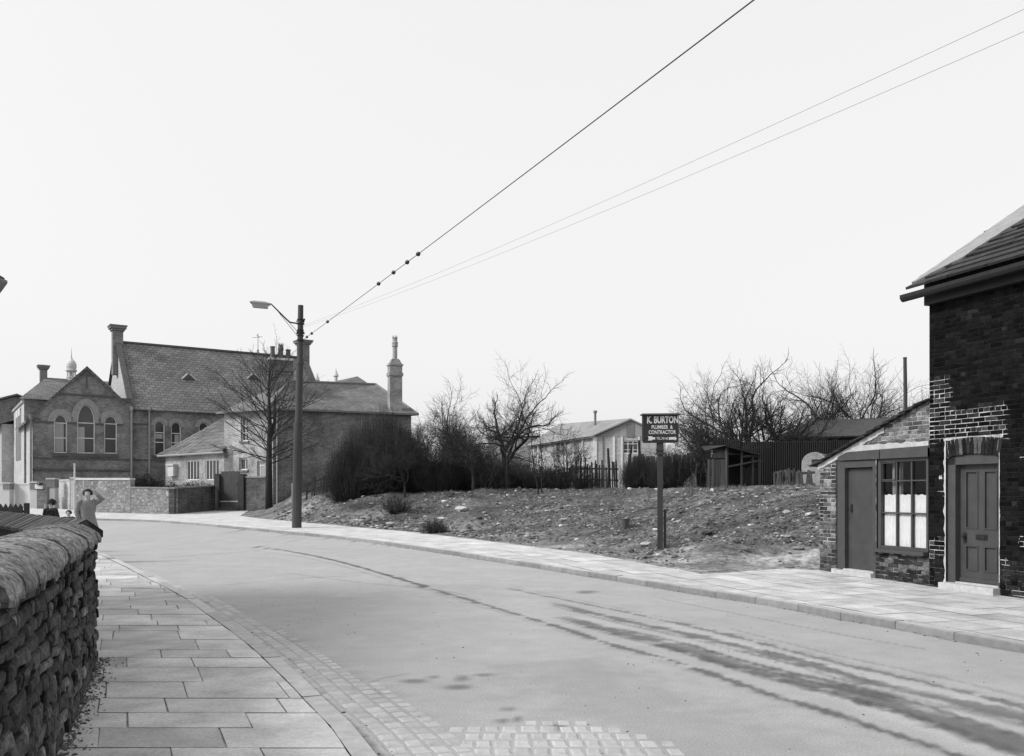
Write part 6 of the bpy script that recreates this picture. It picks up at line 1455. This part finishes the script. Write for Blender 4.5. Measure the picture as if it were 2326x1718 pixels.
tree(1231, 1112, 38, 2.6, THIN, 14, 'slender young tree with straight thin stem, right of the pair before the prefab', .03)
for x, Y, H, s_, rd_, lb in ((985, 43, 3.9, 61, .07, 'small spiky tree behind the twisted thorny tree'), (1040, 46, 4.0, 62, .07, 'faint twiggy tree halfway between the cottage and the orchard tree'), (1105, 45, 3.6, 63, .07, 'small dark tree just behind the orchard tree, to its left'),
    (1290, 43, 2.9, 65, .05, 'low thorny tree in front of the prefab side wall'), (1540, 44, 2.9, 66, .06, 'bare sapling tree standing behind the right edge of the sign'), (920, 40, 3.5, 68, .07, 'forked bare tree rising from the right side of the huge bush')):
    tree(x, 0, Y, H, ORCH, s_, lb, rd_)
grp = 'bare trees behind the corrugated fence'
for i, (x, Y, H, s, rd_, lb) in enumerate(((1668, 41, 5.4, 31, .17, 'leftmost bare tree behind the corrugated fence'), (1702, 42, 6.6, 38, .21, 'bent-trunked bare tree behind the fence, second from left'), (1760, 41.5, 5.9, 33, .24, 'thick many-stemmed bare tree behind the fence, third from left'), (1868, 53, 8.6, 34, .22, 'bare tree over the left part of the dark shed roof'), (1922, 53, 8.4, 35, .22, 'bare tree over the middle of the dark shed roof'), (1965, 53, 8.8, 36, .19, 'rightmost bare tree over the dark shed roof beside the iron pole'))):
    tree(x, 0, Y, H, ORCH, s, lb, rd_, grp, tilt=((.12 if i == 2 else -.05 if i == 0 else 0), 0))
tree(1585, 0, 36, 4.0, ORCH, 51, 'thin leaning bare tree between the sign and the open shed', .08, tilt=(-.1, 0))
tree(1608, 0, 35, 3.2, ORCH, 52, 'small pale-barked bare tree touching the left wall of the open shed', .06)
def bush(x, Y, w, h, n, seed, label, mt='bramble', fan=.9, name='shrub', grp=None, leafy=0, zo=0, depth=None, curl=.15, basew=.3, cat='shrub'):
    rr = random.Random(seed); b = Vector(((x-CX)/FX*Y, Y, 0)); b.z = Gz(b.x, b.y)+zo; mb = MB(); dp = depth or w*.7
    for i in range(n):
        an = rr.uniform(0, 2*math.pi); q = math.sqrt(rr.random()); bx = math.cos(an)*q; by = math.sin(an)*q
        base = b+Vector((bx*w*.5*basew, by*dp*.5*basew, -.1)); hh = h*(1-.45*q*q)*(1.12-.75*rr.random()**1.6)*(1+.22*noise.noise(Vector((bx*1.7, by*1.7, seed*3.3))))
        tip = b+Vector((bx*w*.5*rr.uniform(.8, 1.1), by*dp*.5*rr.uniform(.8, 1.1), hh)); mid = base.lerp(tip, .5)+Vector((bx*w*.10, by*dp*.1, -h*.04))+rvec(rr)*curl*1.6
        p3 = mid.lerp(tip, .5)+rvec(rr)*curl*1.1; rd_ = rr.uniform(.0035, .0085)
        mb.tube([base, base.lerp(mid, .5)+rvec(rr)*curl*.2, mid, p3, tip], [rd_*1.5, rd_*1.2, rd_, rd_*.8, rd_*.4], 3, cap=False)
        for k in range(4):
            s = base.lerp(tip, rr.uniform(.3, 1)) if k > 1 else mid.lerp(tip, rr.random()); d = (tip-mid).normalized()+rvec(rr)*1.0; mb.tube([s, s+d.normalized()*rr.uniform(.2, .6)*min(1, h/2)], [rd_*.6, rd_*.3], 3, cap=False)
        if leafy:
            for k in range(leafy):
                c = base.lerp(tip, rr.uniform(.25, 1.05))+rvec(rr)*.12; u_ = rvec(rr)*rr.uniform(.03, .06); v_ = rvec(rr)*rr.uniform(.02, .045); mb.poly([c-u_, c-v_, c+u_, c+v_])
    o = mb.build(name, M[mt], None, uv=False); o.data.transform(__import__('mathutils').Matrix.Translation(-b)); o.location = b; tag(o, label, cat, grp); return o
bush(862, 42.0, 4.4, 3.7, 2300, 1, 'huge dense dark leafless bush beside the cottage wall, tallest on the plot', basew=.45, depth=3.0)
bush(790, 41.5, 2.4, 2.6, 800, 2, 'left flank of spreading leafless bush nearest the lamp post', basew=.4)
bush(938, 42.0, 2.4, 2.9, 800, 3, 'dark leafless bush right of the huge dense bush')
bush(1000, 41, 2.4, 2.1, 420, 4, 'open twiggy bush around the twisted thorny tree')
bush(1060, 43, 2.6, 1.7, 500, 5, 'low dense thicket left of the orchard tree trunk')
bush(1120, 41.5, 2.6, 1.15, 1100, 6, 'very dark low rounded bush at the foot of the orchard tree')
bush(1180, 42, 2.4, 1.1, 800, 7, 'dark low rounded bush under the slender trees')
bush(1262, 42, 2.0, 1.3, 380, 8, 'wispy mid-height bush before the ragged paling fence')
bush(1330, 43, 2.2, 1.15, 320, 9, 'wispy low bush in front of the tall fence posts')
bush(1455, 40, 2.0, 1.6, 800, 10, 'dense upright dark thicket left of the sign post')
bush(1530, 39, 2.2, 1.7, 800, 15, 'dense dark bramble mass right of the sign post')
bush(1585, 38.5, 1.6, 2.3, 320, 16, 'tall thin thicket between the sign and the wooden shed')
bush(905, 47, 2.5, 3.3, 600, 17, 'tall dim thicket under the slender chimney stack')
bush(1065, 52, 6, 2.6, 1600, 18, 'long hazy thicket behind the low paling fence', depth=2, basew=.9)
bush(1180, 54, 5, 1.9, 900, 19, 'twiggy scrub before the further prefab walls', depth=2, basew=.9)
bush(905, 36.0, 1.6, .7, 220, 20, 'small low weed clump on the bank below the huge bush', curl=.1)
bush(985, 30.5, 1.0, .5, 200, 21, 'small dark weed clump beside the fallen white stick on the bank', curl=.1)
bush(1568, 29, .5, .75, 26, 22, 'thin pale dead weed stalks right of the sign post', mt='grass', curl=.12)
bush(333, 50.5, 2.6, 1.65, 700, 26, 'dark evergreen shrub rising over the lower blotchy garden wall', mt='hedge', leafy=14, zo=.9, basew=.7)
bush(388, 50.5, 1.1, 1.15, 250, 27, 'smaller evergreen shrub right of the dark evergreen', mt='hedge', leafy=10, zo=1.0, basew=.7)
bush(440, 52.6, 2.2, .5, 160, 28, 'low row of garden plants along the top of the dark garden wall', mt='hedge', leafy=3, zo=1.75, basew=.95, depth=.5)
# ================================================================= RUBBLE, STONES, BUCKET, GRASS
def lump(mb, c, s, rr, col, flat=.55, m=0):
    V = []; F = []
    t = (1+5**.5)/2; P = [(-1, t, 0), (1, t, 0), (-1, -t, 0), (1, -t, 0), (0, -1, t), (0, 1, t), (0, -1, -t), (0, 1, -t), (t, 0, -1), (t, 0, 1), (-t, 0, -1), (-t, 0, 1)]
    I = [(0, 11, 5), (0, 5, 1), (0, 1, 7), (0, 7, 10), (0, 10, 11), (1, 5, 9), (5, 11, 4), (11, 10, 2), (10, 7, 6), (7, 1, 8), (3, 9, 4), (3, 4, 2), (3, 2, 6), (3, 6, 8), (3, 8, 9), (4, 9, 5), (2, 4, 11), (6, 2, 10), (8, 6, 7), (9, 8, 1)]
    a = rr.uniform(0, 6.28); sx, sy_ = rr.uniform(.7, 1.5), rr.uniform(.6, 1)
    for p in P:
        v = Vector(p)*.52*rr.uniform(.75, 1.2); x, y_ = v.x*sx, v.y*sy_; V.append(c+Vector((x*math.cos(a)-y_*math.sin(a), x*math.sin(a)+y_*math.cos(a), v.z*flat))*s)
    mb.add(V, [list(f) for f in I], m, (col,)*3)
mb = MB(); rr = random.Random(3); cnt = 0
while cnt < 13000:
    r_ = rr.uniform(-.27, .42); Y = 15+30*rr.random()**1.3; x = r_*Y
    z, d = terrain(np.array([[x]]), np.array([[Y]])); d = float(d[0, 0])
    if d < .15 or d > 16: continue
    if r_ > .2 and d < 2.4 and rr.random() > .08: continue
    if d < 1.2 and r_ > -.02 and rr.random() > .4: continue
    dens = noise.noise(Vector((x*.35, Y*.35, 0)))
    if dens < -.15 and rr.random() > .25: continue
    s = rr.uniform(.012, .045)*(2.3 if rr.random() < .08 else 1)*(1+Y/90)*(1.8 if (d < 1.3 and r_ < -.02 and rr.random() < .4) else 1); lump(mb, Vector((x, Y, ground_z(x, Y)+s*.15)), s, rr, rr.choice((.4, .6, .8, 1, 1.3, .5, 1.8, 3.4 if rr.random() < .25 else 1.0))); cnt += 1
o = mb.build('rubble', M['rubble'], None, uv=False); o['kind'] = 'stuff'; o['label'] = 'small stones and rubble strewn over the bare plot'; o['category'] = 'rubble'
big = [(857, 1198, .18, 'pale slab lying at the bottom of the bank edge by the pavement'), (748, 1177, .16, 'bright pale stone on the bank right of the lamp post'), (1048, 1160, .30, 'long pale slab at the end of the earth mound'), (1003, 1180, .16, 'white fallen stick-like stone on the bank'), (868, 1195, .22, 'dark boulder at the pavement edge under the huge bush'), (835, 1192, .15, 'mid-grey stone at the pavement edge left of the dark boulder'),
       (583, 1143, .28, 'pale angular boulder at the foot of the short garden wall'), (1466, 1240, .20, 'flat pale stone left of the sign post'), (1561, 1231, .17, 'bright flat stone right of the sign post'), (1788, 1166, .16, 'white stone on the plot below the loose palings'), (1606, 1214, .16, 'dark flat slab on the plot'), (1690, 1250, .12, 'small grey stone near the lean-to end'), (820, 1184, .12, 'pale stone low on the bank'), (1196, 1220, .12, 'pale stone near the pavement mid-plot')]
for x, y, s, lb in big:
    # walk the ray to the terrain
    Y = 14.0
    while Y < 60:
        p = px(x, y, Y)
        if p.z <= Gz(p.x, p.y): break
        Y += .05
    mb = MB(); lump(mb, Vector((0, 0, s*.2)), s, rr, 2.6 if ('pale' in lb or 'white' in lb or 'bright' in lb) else .8 if 'dark' not in lb else .3, .45); o = mb.build('stone', M['rubble'], None, uv=False); o.location = p; tag(o, lb, 'stone', 'loose stones on the plot')
Y = 14.0
while Y < 60:
    p = px(1418, 1200, Y)
    if p.z <= Gz(p.x, p.y): break
    Y += .05
r = thing('bucket', p, 'old grey bucket standing on the rubble left of the sign post', 'bucket'); mb = MB(); s = Y/22*1.0; k = 13*Y/FX
mb.lathe(p-up*.03, [(k*.66, 0), (k*.95, k*1.75), (k*1.02, k*1.77), (k*1.02, k*1.83), (k*.9, k*1.83), (k*.62, .08)], 18); mb.build('body', mat('bucket_zinc', .10, .6, .3, 12), r, uv=False, smooth=False)
mb = MB(); mb.tube([p+Vector((k*math.cos(a_), -k*.55*math.sin(a_)-k*.2, k*1.75-k*.15*math.sin(a_))) for a_ in [math.pi*i/8 for i in range(9)]], .008, 4); mb.build('handle', M['blackiron'], r, uv=False)
mb = MB(); rr = random.Random(9); n = 0
while n < 8500:
    r_ = rr.uniform(-.27, .36); Y = rr.uniform(19, 46); x = r_*Y; d = float(terrain(np.array([[x]]), np.array([[Y]]))[1][0, 0]); D = float(np.interp(r_, [-.3, -.22, -.05, .15], [4.5, 4.5, 9, 13]))
    if not (D*.12 < d < D+4): continue
    if noise.noise(Vector((x*.6, Y*.6, 7))) < (.02 if d > D*.55 else .30): continue
    b = Vector((x, Y, Gz(x, Y)-.01)); h = rr.uniform(.05, .16)
    for k in range(3): t_ = b+Vector((rr.uniform(-.08, .08), rr.uniform(-.08, .08), h)); w = rvec(rr)*.008; q = b+Vector((rr.uniform(-.05, .05), rr.uniform(-.05, .05), 0)); mb.poly([q-w, q+w, t_])
    n += 1
o = mb.build('grass', M['grass'], None, uv=False); o['kind'] = 'stuff'; o['label'] = 'thin dry grass tufts along the crest of the bank'; o['category'] = 'grass'
# weeds and grit along the foot of the near wall
mb = MB(); rr = random.Random(4)
for i in range(800):
    t = -rr.random()*5.6+.15; s_ = abs(rr.gauss(0, .07)); p = W3+wd3*t+wn*(s_+.01)+up*.003; h = rr.uniform(.006, .03)*(1.2-s_*4 if s_ < .2 else .4)
    if rr.random() < .5: lump(mb, p, abs(h)*.5+.004, rr, rr.uniform(.3, 1.2))
    else: w = rvec(rr)*.004; mb.poly([p-w, p+w, p+Vector((rr.uniform(-.02, .03), rr.uniform(-.02, .02), abs(h)*1.4))], 0, (rr.uniform(.3, .9),)*3)
o = mb.build('wall_foot_grit', M['rubble'], None, uv=False); o['kind'] = 'stuff'; o['label'] = 'grit and weeds gathered along the foot of the stone wall'; o['category'] = 'grit'
mb = MB(); rr = random.Random(8)
for L_, sgn, y0_, y1_ in ((lk, 1, 4.5, 22), (rk, -1, 8, 34)):
    pts_ = [p for p in resample(L_, .05) if y0_ < p.y < y1_]
    for p in pts_:
        if rr.random() < .75 and noise.noise(Vector((p.x*.7, p.y*.7, 3))) > -.15:
            o_ = abs(rr.gauss(0, .08))+.01; q = Vector((p.x+sgn*o_*(1 if sgn > 0 else -1)*(1 if sgn > 0 else 1), p.y, g(p.y)-.088)); q.x = p.x+(o_ if sgn > 0 else -o_); lump(mb, q, rr.uniform(.006, .018), rr, rr.choice((.3, .6, .9, 1.6)))
for _ in range(500):
    x, y = rr.uniform(-5, 9), rr.uniform(5, 16)
    lump(mb, Vector((x, y, g(y)-.088)), rr.uniform(.004, .011), rr, rr.choice((.3, .5, 1.4)))
o = mb.build('gutter_grit', M['rubble'], None, uv=False); o['kind'] = 'stuff'; o['label'] = 'loose grit and small litter in the gutters and on the road'; o['category'] = 'grit'
# ================================================================= PEOPLE
def person(loc, H, yaw, arms, label, coat, coat_len, extra, seed=0, lean=0.0, skirt=0, hat=None, hairm='hair', legs='darkcoat'):
    """arms: list of two lists of points (shoulder-relative, fractions of H) for elbow and wrist"""
    r = thing('person', loc, label, 'person'); cy, sy_ = math.cos(yaw), math.sin(yaw)
    def Tm(v): return Vector((v[0]*cy-v[1]*sy_, v[0]*sy_+v[1]*cy, v[2]))*H
    V = []; E = []; Rd = []
    def add(v, rd_, par=None):
        V.append(Tm(v)); Rd.append(rd_*H)
        if par is not None: E.append((par, len(V)-1))
        return len(V)-1
    l = lean
    pel = add((0, 0, .52), .075); wa = add((0, -l*.3, .62), .066, pel); ch = add((0, -l*.7, .72), .080, wa); nk = add((0, -l, .825), .034, ch); jw = add((0, -l-.006, .87), .040, nk); hd = add((0, -l, .925), .056, jw); tp = add((0, -l+.004, .965), .045, hd)
    add((0, -l-.066, .905), .010, hd)
    for s in (-1, 1):
        hp = add((s*.048, 0, .49), .055, pel); kn = add((s*.052, -.01, .27), .036, hp); an = add((s*.052, .012, .045), .024, kn); add((s*.055, -.07, .018), .020, an)
        sh = add((s*.105, -l*.9, .80), .036, ch); e_, w_ = arms[0 if s < 0 else 1]
        el = add(e_, .026, sh); wr = add(w_, .018, el); dv = (Vector(w_)-Vector(e_)).normalized(); pm = add(tuple(Vector(w_)+dv*.035), .018, wr)
        sdv = dv.cross(Vector((0, 0, 1))); sdv = sdv.normalized() if sdv.length > .1 else Vector((1, 0, 0)); cv = dv.cross(sdv)
        for k in range(4):
            b_ = Vector(w_)+dv*.045+sdv*(.0105*(k-1.5)); f1 = add(tuple(b_+dv*.018), .0062, pm); add(tuple(b_+dv*(.036-.004*abs(k-1.5))+cv*.008), .0052, f1)
        add(tuple(Vector(w_)+dv*.03+sdv*.026), .0068, pm)
    me = bpy.data.meshes.new('body'); me.from_pydata([tuple(v) for v in V], E, []); o = bpy.data.objects.new('body', me); sc.collection.objects.link(o); o.parent = r; me.materials.append(M['skin'])
    md = o.modifiers.new('skin', 'SKIN'); sv_ = me.skin_vertices[0].data
    for i, q in enumerate(Rd): sv_[i].radius = (q, q)
    sv_[0].use_root = True; s2 = o.modifiers.new('sub', 'SUBSURF'); s2.levels = 2; s2.render_levels = 2; md.use_smooth_shade = True
    # coat: lofted rings around the trunk with sleeves
    mb = MB(); rings = []
    zs_ = [(.835, .045, .04), (.82, .085, .05), (.79, .115, .062), (.72, .112, .072), (.64, .095+.0*skirt, .068), (.56, .105+skirt*.015, .075), (.46, .115+skirt*.05, .085+skirt*.03), (coat_len+.06, .12+skirt*.08, .09+skirt*.055), (coat_len, .125+skirt*.10, .095+skirt*.065)]
    n = 20; base = len(mb.v)
    for zz, a_, b2_ in zs_:
        ly = -l*max(0, min(1, (zz-.52)/.3))
        for k in range(n):
            q = 2*math.pi*k/n; w = 1+.05*math.sin(q*5+zz*9)*max(0, (.65-zz)*3); mb.v.append(Tm((a_*math.cos(q)*w, b2_*math.sin(q)*w+ly, zz))+Vector(loc))
    for j in range(len(zs_)-1):
        for k in range(n): mb.f.append([base+j*n+k, base+j*n+(k+1) % n, base+(j+1)*n+(k+1) % n, base+(j+1)*n+k][::-1]); mb.m.append(0); mb.c.append((1, 1, 1))
    mb.f.append([base+(len(zs_)-1)*n+k for k in range(n)][::-1]); mb.m.append(0); mb.c.append((1, 1, 1))
    for i, s in enumerate((-1, 1)):
        e_, w_ = arms[i]; L_ = Vector(loc); mb.tube([Tm((s*.07, -l*.9, .80))+L_, Tm((s*.105, -l*.9, .80))+L_, Tm(e_)+L_, Tm(tuple(Vector(e_).lerp(Vector(w_), .92)))+L_], [.05*H, .048*H, .037*H, .028*H], 10)
    mb.build('coat', M[coat], r, uv=False, smooth=True)
    c = Tm((0, -l, .925))+Vector(loc)
    mb = MB()                              # hair: a cap over the skull, open at the face
    for j in range(7):
        for k in range(16):
            th = math.pi*(.02+.62*j/6); ph = 2*math.pi*k/16; v = Vector((math.sin(th)*math.cos(ph)*.066, math.sin(th)*math.sin(ph)*.070+.010, math.cos(th)*.066+.004))
            if v.y < -.035 and v.z < .030: v = Vector((v.x*.8, -.034, max(v.z, .022)))
            mb.v.append(c+Tm(v))
    for j in range(6):
        for k in range(16): mb.f.append([j*16+k, (j+1)*16+k, (j+1)*16+(k+1) % 16, j*16+(k+1) % 16]); mb.m.append(0); mb.c.append((1, 1, 1))
    mb.f.append(list(range(16))); mb.m.append(0); mb.c.append((1, 1, 1)); mb.build('hair', M[hairm], r, uv=False, smooth=True)
    mb = MB()
    for s in (-1, 1): q = c+Tm((s*.020, -.055, .006)); mb.tube([q-Tm((.006, 0, 0)), q, q+Tm((.006, 0, 0))], [.002*H, .0055*H, .002*H], 6)
    q = c+Tm((0, -.055, -.030)); mb.tube([q-Tm((.014, 0, 0)), q, q+Tm((.014, 0, 0))], [.001*H, .0035*H, .001*H], 5); mb.build('eyes_and_mouth', M['hair'], r, uv=False)
    if hat:
        mb = MB(); b_ = c+Tm((0, .008, .0)); pr = [(.080, .020), (.100, .012), (.098, .022), (.078, .034), (.076, .052), (.062, .078), (.035, .095), (.012, .102), (.010, .112)] if hat == 'brim' else [(.074, .012), (.076, .045), (.06, .07), (.03, .082), (.004, .085)]
        mb.tube([b_+Tm((0, .0, z_)) for r0, z_ in pr], [r0*H for r0, z_ in pr], 18); mb.build('hat', M[coat if hat == 'cap' else 'darkcoat'], r, uv=False, smooth=True)
    mb = MB()
    for s in (-1, 1): L_ = Vector(loc); mb.tube([L_+Tm((s*.055, .035, .035)), L_+Tm((s*.055, -.02, .035)), L_+Tm((s*.057, -.085, .022))], [.028*H, .030*H, .022*H], 8)
    mb.build('shoes', M['hair'], r, uv=False, smooth=True)
    return r
Yw = 20.6; lw = Vector(((199-CX)/FX*Yw, Yw, g(Yw)))
person(lw, 1.66, rad(25), [((-.135, .0, .66), (-.10, -.07, .53)), ((.19, -.06, .84), (.075, -.07, .965))], 'woman in long pale grey coat on the pavement, one arm raised to her head', 'coat', .30, None, lean=.03, skirt=.55)
Yk = 23.5; lk1 = Vector(((117-CX)/FX*Yk, Yk, g(Yk)))
person(lk1, CH+(HY-1133)/FX*Yk-g(Yk)-.04, rad(-20), [((-.14, -.06, .66), (-.035, -.12, .85)), ((.16, .02, .64), (.13, -.06, .52))], 'child in dark coat and round brimmed hat with a hand to the mouth', 'darkcoat', .34, None, hat='brim', skirt=.35)
Yk = 22.3; lk2 = Vector(((156-CX)/FX*Yk, Yk, g(Yk)))
person(lk2, CH+(HY-1158)/FX*Yk-g(Yk), rad(5), [((-.15, .0, .65), (-.13, -.05, .52)), ((.15, .0, .65), (.13, -.05, .52))], 'smaller bare-headed child beside the woman, only head and collar above the wall', 'darkcoat', .38, None, skirt=.3)
